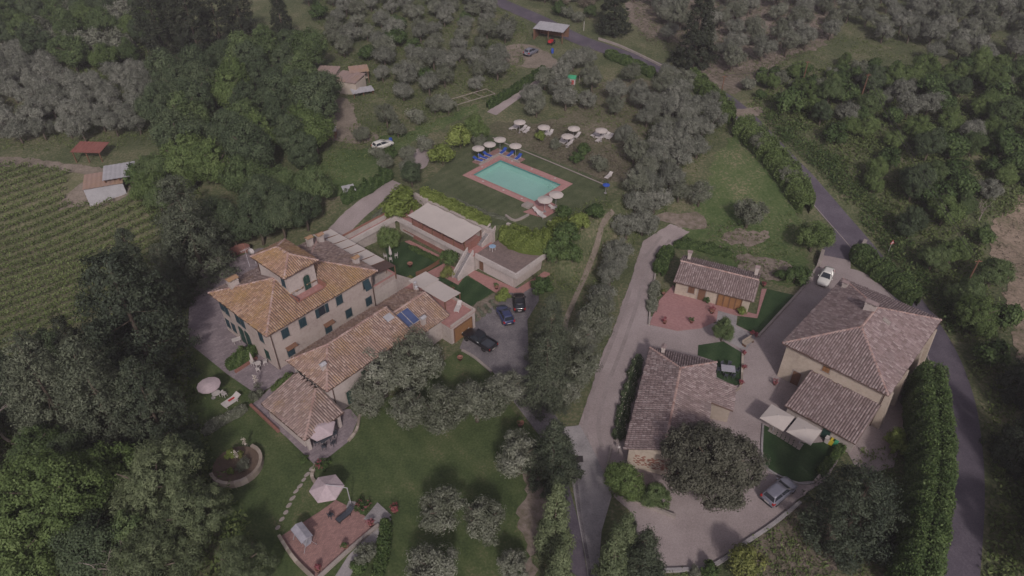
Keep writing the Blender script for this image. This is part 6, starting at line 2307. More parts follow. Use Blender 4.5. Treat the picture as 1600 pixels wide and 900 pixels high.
for px, py, w, k, lb in ((885, 365, 48, 'shrub', 'green bush on the bank right of the ivy hedge'), (905, 345, 40, 'bright_shrub', 'light bush on the bank below the near pool patio'), (870, 390, 46, 'shrub', 'dark bush under the corner of the terrace block'),
                         (895, 395, 40, 'shrub', 'bush on the bank beside the grove path'), (930, 330, 36, 'shrub', 'bush at the right corner of the pool lawn'), (845, 445, 40, 'shrub', 'bush between terrace block and drive conifers'), (880, 330, 26, 'shrub', 'small bush behind the near pool parasols'),
                         (844, 213, 20, 'bright_shrub', 'green bush beside the half hidden grove parasol'), (912, 234, 24, 'shrub', 'green bush between grove loungers'), (900, 246, 24, 'shrub', 'low green bush on the bank behind the pool lawn'), (868, 224, 24, 'grey_shrub', 'silvery bush among the grove loungers'),
                         (935, 255, 34, 'grey_shrub', 'silvery bush near the lone lounger'), (1245, 428, 42, 'shrub', 'green bush on the bank left of the white car'), (1220, 430, 22, 'shrub', 'small bush behind the gatehouse lawn'), (1402, 690, 46, 'bright_shrub', 'light shrub between farmhouse and tall hedge'),
                         (1105, 468, 14, 'shrub', 'potted round bush at the gatehouse wall'), (1160, 486, 16, 'bright_shrub', 'spiky palm-like plant at the gatehouse corner'), (1395, 850, 50, 'grey_shrub', 'silvery scrub below the farmhouse evergreen'), (1110, 890, 34, 'shrub', 'green shrub at the lower yard kerb'),
                         (1085, 893, 24, 'grey_shrub', 'grey spiky shrub at the lower yard kerb'), (400, 618, 26, 'grey_shrub', 'grey bush at the corner of the courtyard'), (362, 715, 22, 'bright_shrub', 'bright clump in the round planter'), (377, 714, 14, 'yellow_shrub', 'yellow-green ball in the round planter'),
                         (380, 730, 26, 'grey_shrub', 'grey plant filling the round planter'), (362, 740, 14, 'bright_shrub', 'small green ball at the near side of the round planter'), (570, 865, 44, 'grey_shrub', 'pale flowering shrub beside the patio walk'), (560, 885, 34, 'shrub', 'dark bush at the bottom of the patio walk'),
                         (475, 718, 16, 'shrub', 'small bush at the wing terrace corner'), (700, 165, 30, 'olive', 'small olive beside the vegetable frames')):
    o_ = T(k, px, py, w, lb)
    if 'round planter' in lb:
        o_.location.z += .5
for i in range(14):
    a, c = i % 5, i // 5
    px, py = 739 + a * 9.5 + c * 3.5, 492 - a * 6.3 + c * 4.5
    p = atg(px, py)
    plant('grey_shrub', p, .8, 'small round lavender cushion in the gravel bed', 'shrub', 'lavender cushions in the gravel bed', .5, 'lavender')
# ------------------------------------------------------------------ groves and woods
HB = [[(p.x, p.y) for p in [atg(*q) for q in poly]] for poly in ([(785, 182), (975, 200), (968, 236), (880, 240), (790, 218)], [(820, 60), (880, 50), (885, 110), (790, 105), (780, 75)])]
C = []
C.append(fill([(880, 100), (930, 100), (1000, 130), (1030, 150), (1018, 210), (1000, 262), (950, 250), (905, 240), (860, 190), (810, 185), (830, 150), (860, 125)], ['olive', 'olive_grey'], 5.8, (4.2, 5.8), 'olive tree in the dry grove behind the pool', 'olive trees behind the pool', .35, .4, holes=HB, seed=5))
C.append(fill([(1030, 130), (1062, 125), (1082, 150), (1072, 200), (1060, 250), (1045, 290), (1020, 330), (1000, 370), (975, 420), (950, 480), (930, 540), (905, 530), (890, 510), (925, 420), (950, 350), (990, 270), (1010, 200)], ['olive', 'olive_grey'], 3.8, (4.4, 5.6), 'olive tree in the long double row beside the grove path', 'olive trees in the long row', .2, R(70), .41, seed=4))
C.append(fill([(1090, 165), (1115, 180), (1130, 210), (1110, 250), (1090, 280), (1075, 270), (1085, 220)], ['olive', 'olive_grey'], 5.2, (4.4, 5.4), 'olive tree in the short row above the meadow', 'olive trees in the short row', .18, R(70), .5, seed=5))
C.append(fill([(-30, 95), (45, 100), (130, 135), (225, 125), (255, 160), (250, 215), (200, 230), (100, 232), (-30, 222)], ['olive_grey'], 5.0, (4.8, 6.2), 'grey olive tree in the dense grove at the left', 'olive trees in the left grove', .25, .2, .5, seed=6))
C.append(fill([(470, -10), (760, -10), (800, 40), (810, 110), (770, 145), (720, 150), (660, 175), (600, 185), (575, 110), (520, 80), (500, 40)], ['olive', 'olive_grey', 'olive', 'olive_grey', 'shrub'], 5.7, (4.0, 5.8), {'olive': 'olive tree in the orchard above the ruined hut', 'olive_grey': 'grey olive tree in the orchard above the ruined hut', 'shrub': 'green bush among the upper orchard olives'}, 'olive trees in the upper orchard', .3, .5, .55, seed=7, holes=HB, limit=112))
C.append(fill([(590, 190), (640, 180), (700, 160), (690, 185), (630, 215), (580, 240), (545, 225), (560, 195)], ['olive', 'olive', 'grey_shrub'], 4.8, (3.4, 4.6), {'olive': 'small olive tree beside the allotment lawn', 'grey_shrub': 'silvery bush beside the allotment lawn'}, 'olive trees round the allotment', .35, .5, .6, seed=8))
C.append(fill([(590, 248), (640, 240), (640, 290), (600, 285), (585, 270)], ['olive', 'shrub'], 4.5, (3, 4), {'olive': 'small olive tree left of the garden track', 'shrub': 'shrub left of the garden track'}, 'trees left of the garden track', .3, .5, .6, seed=9))
C.append(fill([(985, -10), (1290, -10), (1340, 20), (1300, 70), (1240, 100), (1190, 115), (1140, 120), (1105, 90), (1000, 50)], ['olive_grey', 'olive'], 6.6, (4.8, 6.4), 'olive tree on the dry field beyond the road', 'olive trees on the dry field', .3, .3, .55, seed=10, limit=45))
C.append(fill([(1300, -10), (1640, -10), (1640, 105), (1560, 100), (1470, 110), (1400, 80), (1330, 60)], ['olive_grey', 'olive'], 6.2, (4.6, 6), 'grey olive tree on the right hilltop', 'olive trees on the right hilltop', .3, .3, .55, seed=11, limit=60))

WD = {'broad': 'leafy green tree in the wood', 'dark_broad': 'dark leafy tree in the wood', 'bright': 'bright leafy tree in the wood', 'shrub': 'green bush', 'bright_shrub': 'bright bush', 'grey_shrub': 'silvery bush', 'dry_shrub': 'dry brown bush', 'conifer': 'dark pointed conifer', 'dome_conifer': 'dark rounded conifer', 'cedar': 'grey-green cedar', 'olive_grey': 'grey olive tree', 'olive': 'olive tree'}
WL = lambda suf: {k: v + ' ' + suf for k, v in WD.items()}
fill([(60, -15), (250, -15), (245, 60), (235, 110), (130, 120), (45, 95), (40, 30)], ['broad', 'bright', 'dark_broad', 'grey_shrub'], 5.2, (5, 8), WL('on the upper left hillside'), 'trees on the upper left hillside', .35, .2, .5, seed=12)
fill([(-40, -15), (60, -15), (45, 85), (-40, 90)], ['dark_broad', 'broad'], 6.0, (6, 9), WL('in the far left corner'), 'trees in the far left corner', .35, .2, .5, seed=13)
fill([(335, 120), (400, 110), (480, 85), (520, 130), (512, 200), (505, 250), (480, 300), (420, 370), (375, 390), (335, 350), (300, 300), (262, 255), (252, 170)], ['dark_broad', 'dark_broad', 'broad', 'bright'], 6.2, (6.5, 9.5), WL('in the belt behind the villa'), 'trees in the belt behind the villa', .35, .2, .48, seed=14)
fill([(190, 262), (262, 245), (300, 300), (300, 350), (250, 350), (220, 310)], ['broad', 'bright', 'shrub'], 5.0, (4, 6.5), WL('near the vineyard hut'), 'trees near the vineyard hut', .35, .2, .5, seed=15)
fill([(255, 400), (300, 400), (300, 470), (275, 560), (285, 640), (290, 730), (270, 770), (240, 735), (120, 690), (20, 660), (60, 600), (150, 540), (190, 470)], ['conifer', 'dome_conifer', 'cedar', 'conifer', 'dark_broad'], 4.8, (4, 6.2), WL('in the belt left of the lawn'), 'trees in the belt left of the lawn', .35, .2, .5, seed=16)
fill([(-60, 640), (20, 670), (120, 700), (240, 750), (290, 810), (360, 890), (380, 960), (-60, 960)], ['broad', 'bright', 'dark_broad', 'pine' if False else 'broad'], 5.0, (5, 7.5), WL('in the bottom left wood'), 'trees in the bottom left wood', .35, .2, .5, seed=17)
fill([(385, 398), (425, 372), (480, 352), (520, 340), (548, 316), (505, 285), (440, 330), (385, 365)], ['broad', 'dark_broad', 'dark_broad'], 4.4, (5, 7.5), WL('between villa and garden track'), 'trees between villa and garden track', .35, .2, .42, seed=18)
RG = [(1205, 178), (1245, 150), (1340, 150), (1420, 120), (1500, 112), (1640, 118), (1640, 300), (1560, 318), (1530, 370), (1545, 430), (1560, 500), (1580, 560), (1540, 575), (1505, 515), (1470, 455), (1425, 390), (1378, 325), (1330, 262), (1278, 208)]
fill(RG, ['broad', 'dark_broad', 'shrub', 'bright', 'bright', 'olive_grey', 'shrub', 'broad'], 5.0, (3.4, 6.4), WL('on the slope right of the road'), 'trees on the slope right of the road', .4, .3, .5, seed=19)
fill([(1490, 545), (1540, 560), (1580, 570), (1660, 580), (1720, 980), (1512, 980), (1528, 800), (1525, 680)], ['dark_broad', 'dark_broad', 'conifer', 'conifer'], 4.2, (4.6, 7), WL('beyond the road at the right edge'), 'trees beyond the road at the right edge', .35, .3, .5, seed=20)
fill([(770, -12), (960, -12), (940, 40), (900, 48), (850, 25), (800, 0)], ['shrub', 'broad', 'dry_shrub', 'grey_shrub'], 5.0, (3, 5.5), WL('above the far road'), 'bushes above the far road', .35, .3, .6, seed=21)
fill([(1130, 130), (1200, 120), (1300, 110), (1340, 120), (1330, 150), (1240, 150), (1190, 165), (1160, 155)], ['shrub', 'bright', 'grey_shrub'], 4.0, (2.2, 4), WL('on the bramble bank beyond the road'), 'bushes on the bramble bank', .4, .3, .6, seed=22, prob=.7)
fill([(1340, 600), (1400, 640), (1400, 740), (1370, 900), (1395, 930), (1420, 760), (1425, 640)], ['shrub', 'grey_shrub'], 4, (1.5, 2.6), WL('under the tall roadside hedge'), 'bushes under the tall hedge', .4, .3, .6, seed=23, prob=.35)
fill([(-300, -40), (1900, -40), (1900, -90), (-300, -90)], ['broad', 'dark_broad', 'olive_grey', 'olive'], 12.0, (7, 10), WL('far beyond the hilltop'), 'trees far beyond the hilltop', .4, .1, .5, seed=24, limit=110)
fill([(1200, 118), (1340, 100), (1480, 118), (1620, 125), (1620, 150), (1400, 150), (1235, 150)], ['shrub', 'bright', 'shrub', 'grey_shrub'], 3.4, (2.4, 4), WL('along the top of the bramble bank'), 'bushes along the top of the bramble bank', .4, .3, .45, seed=25)
# ------------------------------------------------------------------ vines
ORD = 'first second third fourth fifth sixth seventh eighth ninth tenth eleventh twelfth thirteenth fourteenth fifteenth sixteenth seventeenth eighteenth nineteenth'.split()
NORD = ORD + ['twentieth'] + ['twenty-' + o for o in ORD[:9]] + ['thirtieth'] + ['thirty-' + o for o in ORD[:9]] + ['fortieth'] + ['forty-' + o for o in ORD[:9]]
vp = world_poly([(-60, 250), (80, 264), (110, 272), (100, 320), (165, 322), (215, 306), (285, 335), (265, 430), (150, 495), (60, 553), (-60, 600), (-160, 480)])
va, vb = atg(0, 463), atg(160, 407)
vd = Vector((vb.x - va.x, vb.y - va.y)).normalized()
vn = Vector((-vd.y, vd.x))
VP = np.array(vp)
pr = VP @ np.array(vn)
al = VP @ np.array(vd)
g = np.random.default_rng(77)
k = 0
for c in np.arange(pr.min() + .8, pr.max(), 2.25):
    t = np.arange(al.min(), al.max(), .25)
    X, Y = t * vd.x + c * vn.x, t * vd.y + c * vn.y
    ok = in_poly(X, Y, vp)
    if ok.sum() < 8:
        continue
    idx = np.flatnonzero(ok)
    runs = np.split(idx, np.flatnonzero(np.diff(idx) > 1) + 1)
    idx = max(runs, key=len)
    if len(idx) < 8:
        continue
    X, Y = X[idx], Y[idx]
    n = len(X)
    per = 12
    off = g.normal(size=(n, per, 3)) * np.array([.19, .19, .26])
    off[:, :, 2] += .85
    Cn = np.stack([X, Y, gz(X, Y)], 1)[:, None, :] + off
    Cn = Cn.reshape(-1, 3)
    N = len(Cn)
    arr = leaf_arrays(Cn, g.normal(size=(N, 3)) + np.array([0, 0, .6]), g.uniform(.1, .19, N), .75, np.clip(np.repeat(g.uniform(0, 1, n), per) * .5 + g.uniform(0, .5, N), 0, 1), g)
    o = finish('vine_row', np_mesh('vine_row', *arr), F_VINE)
    tag(o, NORD[k] + ' vine row up from the lower vineyard track', 'vine row', 'vine rows of the vineyard')
    k += 1
# ------------------------------------------------------------------ uncountable low growth
tufts('undergrowth', [([(1165, 165), (1240, 110), (1345, 105), (1430, 115), (1640, 105), (1640, 310), (1530, 350), (1545, 430), (1590, 560), (1545, 575), (1490, 520), (1385, 390), (1290, 270), (1220, 205)], 1.0),
                     ([(60, 0), (260, 0), (250, 120), (130, 130), (40, 95)], .8), ([(1510, 560), (1640, 580), (1640, 940), (1525, 940), (1535, 700)], .8), ([(190, 265), (300, 260), (330, 380), (300, 420), (250, 360), (215, 315)], 1.0),
                     ([(0, 600), (60, 560), (180, 500), (290, 500), (330, 700), (420, 900), (300, 960), (0, 960)], .8)], 'weed_leaf', 'tangled green undergrowth on banks and under woods', 4.6, (.14, .32), 5, .35, .5)
tufts('roadside_scrub', [([(1165, 175), (1200, 178), (1260, 200), (1320, 262), (1380, 330), (1440, 400), (1500, 500), (1485, 525), (1400, 420), (1330, 330), (1250, 245), (1190, 192)], 1.0)], 'hedge_leaf', 'lush scrub on the verge right of the road', 7.0, (.12, .26), 6, .4, .7, 'undergrowth', 15)
tufts('rough_tufts', [([(480, 0), (800, 0), (830, 60), (800, 150), (700, 190), (620, 240), (520, 300), (480, 260), (560, 190), (520, 100)], 1.0), ([(1030, 110), (1150, 190), (1040, 335), (985, 385), (945, 500), (885, 640), (870, 600), (930, 420), (1000, 250)], 1.2),
                     ([(985, 0), (1640, 0), (1640, 110), (1420, 110), (1250, 110), (1130, 125), (1000, 60)], .5), ([(880, 100), (1000, 130), (1030, 150), (1000, 270), (860, 190)], .5), ([(0, 90), (250, 130), (250, 230), (0, 235)], .8),
                     ([(1100, 350), (1250, 330), (1265, 400), (1200, 440), (1110, 395)], .7), ([(1020, 895), (1110, 888), (1250, 790), (1300, 900), (1300, 960), (1020, 960)], 1.5), ([(1340, 700), (1420, 700), (1400, 940), (1330, 940)], 1.0), ([(870, 340), (950, 300), (960, 340), (900, 460), (850, 450)], 1.2)],
      'weed_leaf', 'rough grass tufts between the olive trees', 3.2, (.1, .2), 5, .22, .2, 'grass', 8)
tufts('dry_tufts', [([(985, 0), (1290, 0), (1300, 60), (1220, 100), (1130, 130), (1000, 60)], 1.0), ([(780, 205), (870, 190), (1000, 260), (945, 290)], 1.6), ([(1100, 350), (1160, 350), (1200, 420), (1240, 440), (1110, 395)], .6), ([(1545, 330), (1640, 310), (1640, 580), (1570, 480)], .5), ([(1230, 790), (1300, 800), (1300, 900), (1180, 900)], 1.0)],
      'dry_shrub', 'dry straw and weeds on the bare banks', 3.0, (.08, .18), 5, .22, .16, 'grass', 9)


# ------------------------------------------------------------------ cars
def car_paint(name, c):
    m, n, l, out = _new(name)
    b = n.new('ShaderNodeBsdfPrincipled')
    b.inputs['Base Color'].default_value = (*c, 1)
    b.inputs['Roughness'].default_value = .32
    b.inputs['Metallic'].default_value = .15
    b.inputs['Coat Weight'].default_value = .6
    b.inputs['Coat Roughness'].default_value = .08
    l.new(b.outputs[0], out.inputs[0])
    return m


M_TYRE = pm('tyre_rubber', (.02, .02, .02), 3, 20)
M_RIM = pm('alloy_rim', (.35, .35, .36), 3, 20, .3, .35, metal=.7)
M_LAMP = pm('lamp_glass', (.6, .6, .58), 3, 20, .3, .15)
M_TAIL = pm('tail_lamp', (.35, .02, .02), 3, 20, .3, .2)
M_TRIM = pm('black_trim', (.025, .025, .028), 3, 20, .3, .5)


def loft(stations, nose=True):
    """stations: (x, list of (y, z)) mirrored sections"""
    m = MB()
    k = len(stations[0][1])
    for x, sec in stations:
        for y, z in sec:
            m.v.append((x, y, z))
    for i in range(len(stations) - 1):
        for j in range(k):
            m.f.append((i * k + j, (i + 1) * k + j, (i + 1) * k + (j + 1) % k, i * k + (j + 1) % k))
            m.m.append(0)
    m.f.append(tuple(range(k)))
    e = (len(stations) - 1) * k
    m.f.append(tuple(e + j for j in range(k))[::-1])
    m.m += [0, 0]
    return m


def sec(w, z0, zt, crown=.03):
    h = [(-w * .86, z0), (-w * .98, z0 + .14), (-w, z0 + (zt - z0) * .55), (-w * .97, zt - .06), (-w * .86, zt), (-w * .4, zt + crown), (w * .4, zt + crown), (w * .86, zt), (w * .97, zt - .06), (w, z0 + (zt - z0) * .55), (w * .98, z0 + .14), (w * .86, z0)]
    return h


def wheel(parent, x, y, r=.31):
    s = 1 if y > 0 else -1
    m = MB().lathe([(r * .62, -.1), (r * .95, -.1), (r, -.06), (r, .06), (r * .95, .1), (r * .62, .1)], 16)
    o = m.build('wheel', M_TYRE, parent, True)
    o.location = (x, y, r)
    o.rotation_euler = (R(90), 0, 0)
    q = MB().lathe([(r * .6, -.08), (r * .58, -.09 * s), (r * .15, -.1 * s), (.04, -.11 * s)], 12)
    q.build('rim', M_RIM, o)


def car(p, heading, paint, label, L=4.1, W=1.75, H=1.47, group='parked cars', kind='hatch', roofmat=None):
    e = empty('parked_car', p, heading, label, 'car', group)
    h, w = L / 2, W / 2
    if kind == 'hatch':
        st = [(-h, sec(w * .86, .32, .82)), (-h + .12, sec(w * .94, .22, .93)), (-h + .7, sec(w, .2, .96)), (0, sec(w, .2, .95)), (h - 1.15, sec(w, .2, .93)), (h - .55, sec(w * .97, .2, .84, .05)), (h - .12, sec(w * .88, .22, .7, .04)), (h, sec(w * .74, .32, .58))]
        cab = [(-h + .12, .93, .8), (h - 1.1, .92, .86)], [(-h + .36, H - .04, .62), (h - 2.05, H - .02, .64)]
    else:
        st = [(-h, sec(w * .86, .32, .78)), (-h + .15, sec(w * .93, .22, .92)), (-h + .8, sec(w, .2, .95)), (0, sec(w, .2, .94)), (h - 1.2, sec(w, .2, .92)), (h - .55, sec(w * .97, .2, .82, .05)), (h - .12, sec(w * .86, .22, .68, .04)), (h, sec(w * .72, .32, .56))]
        cab = [(-h + .55, .93, .8), (h - 1.15, .92, .85)], [(-h + 1.15, H - .05, .6), (h - 2.1, H - .02, .62)]
    loft(st).build('body', paint, e, True)
    (b0, b1), (t0, t1) = cab
    P = [(b0[0], -w * b0[2], b0[1]), (b1[0], -w * b1[2], b1[1]), (b1[0], w * b1[2], b1[1]), (b0[0], w * b0[2], b0[1]),
         (t0[0], -w * t0[2], t0[1]), (t1[0], -w * t1[2], t1[1]), (t1[0], w * t1[2], t1[1]), (t0[0], w * t0[2], t0[1])]
    g_ = MB().hexa([(x, y, z - (.05 if i < 4 else 0)) for i, (x, y, z) in enumerate(P)])
    g_.build('windows', M_GLASS, e)
    r = MB()
    k = 5
    rows = []
    for i in range(k):
        t = i / (k - 1)
        x = t0[0] - .06 + (t1[0] - t0[0] + .12) * t
        ww = w * (t0[2] + (t1[2] - t0[2]) * t) + .03
        zz = H - .03 + .045 * math.sin(math.pi * (.15 + .75 * t))
        rows.append((x, [(-ww, zz - .05), (-ww * .94, zz - .005), (-ww * .5, zz + .02), (ww * .5, zz + .02), (ww * .94, zz - .005), (ww, zz - .05)]))
    loft(rows).build('roof', roofmat or paint, e, True)
    pl = MB()
    for s in (-1, 1):
        for a, b in ((0, 4), (1, 5)) if s < 0 else ((3, 7), (2, 6)):
            MB().bar(P[a], P[b], .09, .07).build('pillar', paint, e)
        xm = (b0[0] + b1[0]) / 2
        MB().bar((xm, s * w * .85, .92), ((t0[0] + t1[0]) / 2, s * w * .64, H - .04), .1, .06).build('pillar', paint, e)
    for x in (-h + .78, h - .82):
        for y in (-w + .12, w - .12):
            wheel(e, x, y)
    for s in (-1, 1):
        MB().hexa([(h - .42, s * w * .56, .6), (h - .1, s * w * .55, .58), (h - .2, s * w * .86, .58), (h - .5, s * w * .93, .62), (h - .5, s * w * .58, .79), (h - .2, s * w * .55, .72), (h - .28, s * w * .86, .73), (h - .58, s * w * .93, .8)]).build('headlight', M_LAMP, e)
        MB().box(-h - .02, -h + .3, min(s * w * .68, s * w * .95), max(s * w * .68, s * w * .95), .66, .9).build('taillight', M_TAIL, e)
        MB().box(h - 1.5, h - 1.32, min(s * (w + .02), s * (w + .17)), max(s * (w + .02), s * (w + .17)), .9, 1.03).build('mirror', paint, e)
    MB().box(-h - .03, -h + .02, -.26, .26, .5, .61).build('number_plate', M_PLASTIC, e)
    MB().box(h - .04, h + .02, -.26, .26, .36, .46).build('number_plate', M_PLASTIC, e)
    MB().box(-h - .035, -h + .1, -w * .8, w * .8, .26, .42).build('bumper', M_TRIM, e)
    return e


def heading(r, f):
    a, b = atg(*r), atg(*f)
    return math.atan2(b.y - a.y, b.x - a.x)


P_SILVER, P_WHITE, P_BLUE, P_BLACK = car_paint('silver_paint', (.17, .17, .21)), car_paint('white_paint', (.66, .64, .6)), car_paint('blue_paint', (.035, .045, .12)), car_paint('black_paint', (.012, .012, .016))
zc = Vector((0, 0, .08))
car(CR(atg(1216, 773)) + zc, heading((1197, 790), (1237, 758)), P_SILVER, 'blue-grey hatchback parked below the farmhouse lawn', 4.3, 1.78, 1.5)
car(CR(atg(1288, 439)) + zc, heading((1294, 428), (1283, 450)), P_WHITE, 'white car on the paved ramp by the gate', 4.0, 1.7, 1.45)
car(CR(atg(789, 497)) + zc, heading((795, 510), (782, 484)), P_BLUE, 'dark blue hatchback in the middle of the forecourt', 3.9, 1.7, 1.5)
car(CR(atg(811, 477)) + zc, heading((812, 489), (810, 464)), P_BLACK, 'black hatchback beside the drive conifer', 3.9, 1.7, 1.48)
car(CR(atg(830, 85)) + zc, heading((826, 88), (836, 82)), P_SILVER, 'pale car parked in the far yard below the shed', 4.0, 1.7, 1.45, None)
car(CR(atg(599, 231)) + zc, heading((593, 233), (607, 228)), P_WHITE, 'white car among bushes by the small pool yard', 4.0, 1.7, 1.45, None)
# pickup
e = empty('pickup_truck', CR(atg(749, 537)) + zc, heading((771, 550), (728, 524)), 'black pickup truck with open load bed beside the garage', 'pickup')
L, w, H = 5.1, .88, 1.72
h = L / 2
st = [(-h, sec(w * .97, .42, .7, 0)), (-h + .1, sec(w, .4, .72, 0)), (-.75, sec(w, .38, .74, 0)), (-.7, sec(w, .38, 1.05)), (.5, sec(w, .38, 1.04)), (h - 1.3, sec(w, .38, 1.03)), (h - .5, sec(w * .97, .38, .97, .05)), (h - .1, sec(w * .9, .4, .85, .04)), (h, sec(w * .8, .45, .72))]
loft(st).build('body', P_BLACK, e, True)
b = MB()
b.box(-h, -.72, -w, -w + .09, .7, 1.12).box(-h, -.72, w - .09, w, .7, 1.12).box(-h, -h + .08, -w + .09, w - .09, .7, 1.1)
b.build('load_bed_wall', P_BLACK, e)
MB().box(-h + .08, -.74, -w + .09, w - .09, .74, .77).build('load_bed_floor', M_DARKFAB, e)
P = [(-.7, -w * .9, 1.0), (1.15, -w * .9, 1.0), (1.15, w * .9, 1.0), (-.7, w * .9, 1.0), (-.52, -w * .68, H - .03), (.45, -w * .68, H - .03), (.45, w * .68, H - .03), (-.52, w * .68, H - .03)]
MB().hexa(P).build('windows', M_GLASS, e)
b = MB().box(-.6, .5, -w * .72, w * .72, H - .04, H + .03)
b.build('roof', P_BLACK, e)
b = MB()
for a, c in ((0, 4), (1, 5), (2, 6), (3, 7)):
    MB().bar(P[a], P[c], .09, .07).build('pillar', P_BLACK, e)
b.tube([(-.85, -w * .7, 1.05), (-.85, -w * .6, 1.5), (-.85, w * .6, 1.5), (-.85, w * .7, 1.05)], .04, 6)
b.build('roll_bar', P_BLACK, e)
for x in (-h + 1.05, h - .95):
    for y in (-w + .1, w - .1):
        wheel(e, x, y, .37)
for s in (-1, 1):
    MB().box(h - .2, h - .02, min(s * w * .5, s * w * .8), max(s * w * .5, s * w * .8), .7, .86).build('headlight', M_LAMP, e)
    MB().box(-h - .02, -h + .05, min(s * w * .8, s * w * .97), max(s * w * .8, s * w * .97), .78, 1.05).build('taillight', M_TAIL, e)
    MB().box(.95, 1.12, min(s * (w + .02), s * (w + .2)), max(s * (w + .02), s * (w + .2)), 1.05, 1.25).build('mirror', P_BLACK, e)
MB().box(-h - .03, -h + .02, -.26, .26, .52, .63).build('number_plate', M_PLASTIC, e)

# ------------------------------------------------------------------ farmhouse parasols and small things
for k, (a, lb) in enumerate((((1215, 651), 'square cream parasol nearer the gravel at the farmhouse terrace'), ((1257, 672), 'square cream parasol nearer the bins at the farmhouse terrace'))):
    p = atg(a[0], a[1], 2.5)
    e = empty('square_parasol', CR(p), R(-43.5), lb, 'parasol', 'square parasols at the farmhouse')
    MB().tube([(0, 0, 0), (0, 0, 2.75)], .035, 6).build('pole', M_METAL, e)
    c = MB()
    r_, n = 1.4, 4
    vs = [(0, 0, 2.75)] + [(sx * r_, sy * r_, 2.4) for sx, sy in ((-1, -1), (1, -1), (1, 1), (-1, 1))] + [(sx * r_, sy * r_, 2.28) for sx, sy in ((-1, -1), (1, -1), (1, 1), (-1, 1))]
    c.add(vs, [(0, 1 + i, 1 + (i + 1) % 4) for i in range(4)] + [(1 + i, 5 + i, 5 + (i + 1) % 4, 1 + (i + 1) % 4) for i in range(4)])
    c.build('canopy', M_CANVAS, e)
    MB().lathe([(.06, 2.74), (.05, 2.8), (.01, 2.86)], 8).build('finial', M_METAL, e)
    MB().box(-.4, .4, -.4, .4, 0, .1).build('base', M_CONC, e)
g = np.random.default_rng(5)
for i in range(8):                                     # paving slabs along the parasols
    for j in range(3):
        p = V0 = atg(1206 + i * 6.2 - j * 1.0, 668 + i * 3.9 + j * 3.0)
        s = MB().box(-.19, .19, -.19, .19, 0, .05).build('paving_slab', M_SLAB)
        s.location = CR(p) + Vector((0, 0, .1))
        s.rotation_euler = (0, 0, R(-43.5) + g.normal() * .03)
        tag(s, 'square pale paving slab under the farmhouse parasols', 'paving slab', 'paving slabs under the farmhouse parasols')
box_thing('terrace_table', CR(atg(1240, 668)) + Vector((0, 0, .1)), R(-43.5), table_parts(.8, .74, M_DARKFAB, True), 'dark table under the farmhouse parasols', 'table')
for px, py, m_, nm in ((1291, 692, M_PLASTIC, 'pale'), (1297, 695, M_YELLOWP, 'yellow'), (1303, 697, M_GREENP, 'green')):
    e = empty('waste_bin', CR(atg(px, py)) + Vector((0, 0, .1)), R(-43.5), nm + ' waste bin by the farmhouse lawn hedge', 'bin')
    MB().hexa([(-.2, -.2, 0), (.2, -.2, 0), (.2, .2, 0), (-.2, .2, 0), (-.25, -.25, .75), (.25, -.25, .75), (.25, .25, .75), (-.25, .25, .75)]).build('body', m_, e)
    MB().box(-.28, .28, -.28, .28, .75, .82).build('lid', m_, e)
box_thing('garden_table', CR(atg(1136, 583)) + Vector((0, 0, .1)), R(-10), table_parts(.85, .74, M_GREYFAB, True), 'dark rectangular table on the cottage lawn', 'table')
for k, (dx, dy) in enumerate(((-1.1, .1), (1.1, 0), (-.4, .9), (.4, .9), (-.4, -.9), (.4, -.9))):
    chair_at(ch_d, CR(atg(1136, 583)) + Vector((dx, dy, .1)), math.atan2(dy, dx) - math.pi / 2, 'dark chair round the cottage lawn table', 'dark chairs on the cottage lawn')
bn = empty('garden_bench', CR(atg(1168, 538)) + Vector((0, 0, .09)), R(35), 'wooden slatted bench beside the cottage walk', 'bench')
for i in range(4):
    MB().box(-.9, .9, -.3 + i * .15, -.18 + i * .15, .42, .46).build('slat', M_STONE, bn)
for x in (-.75, .75):
    MB().box(x - .05, x + .05, -.28, .28, 0, .42).build('leg', M_BROWNWOOD, bn)
MB().box(-.9, .9, .3, .35, .46, .9).build('backrest', M_STONE, bn)
for px, py, r, pl, lb in ((580, 822, .28, 'rose', 'red-flowered pot at the steps right of the patio'), (617, 801, .35, 'rose', 'red-flowered pot on the round stone at the lawn'), (541, 858, .25, 'green', 'small pot on the patio wall'), (498, 893, .28, 'rose', 'red-flowered pot at the bottom corner of the patio'),
                          (1112, 490, .34, 'rose', 'dark pot with red flowers on the gatehouse patio'), (1038, 506, .28, 'rose', 'reddish pot at the near corner of the gatehouse patio'), (1080, 505, .3, 'green', 'pale green pot plant on the gatehouse patio'), (1036, 461, .25, 'yellow', 'yellow-flowered pot at the gatehouse bed'),
                          (1174, 524, .2, 'rose', 'small pot on the kerb corner'), (1181, 527, .2, 'rose', 'second small pot on the kerb end'), (1157, 602, .22, 'rose', 'red pot at the cottage lawn corner'), (1162, 555, .2, 'rose', 'pot at the bench end of the cottage lawn'), (1161, 577, .2, 'rose', 'pot midway on the cottage lawn kerb'),
                          (708, 453, .25, 'green', 'pot at the foot of the court stair'), (776, 452, .3, 'green', 'terracotta pot near the lavender bed'), (641, 417, .4, 'none', 'large stone well head on the court lawn'), (813, 666, .4, 'green', 'big terracotta pot at the narrowing of the forecourt'), (719, 563, .35, 'none', 'stone urn on the lawn behind the pickup'),
                          (1210, 602, .25, 'rose', 'pot at the farmhouse corner'), (372, 522, .2, 'rose', 'red object by the villa courtyard wall'), (1193, 448, .25, 'rose', 'red pot at the gatehouse side walk')):
    pot(px, py, r, pl, lb)
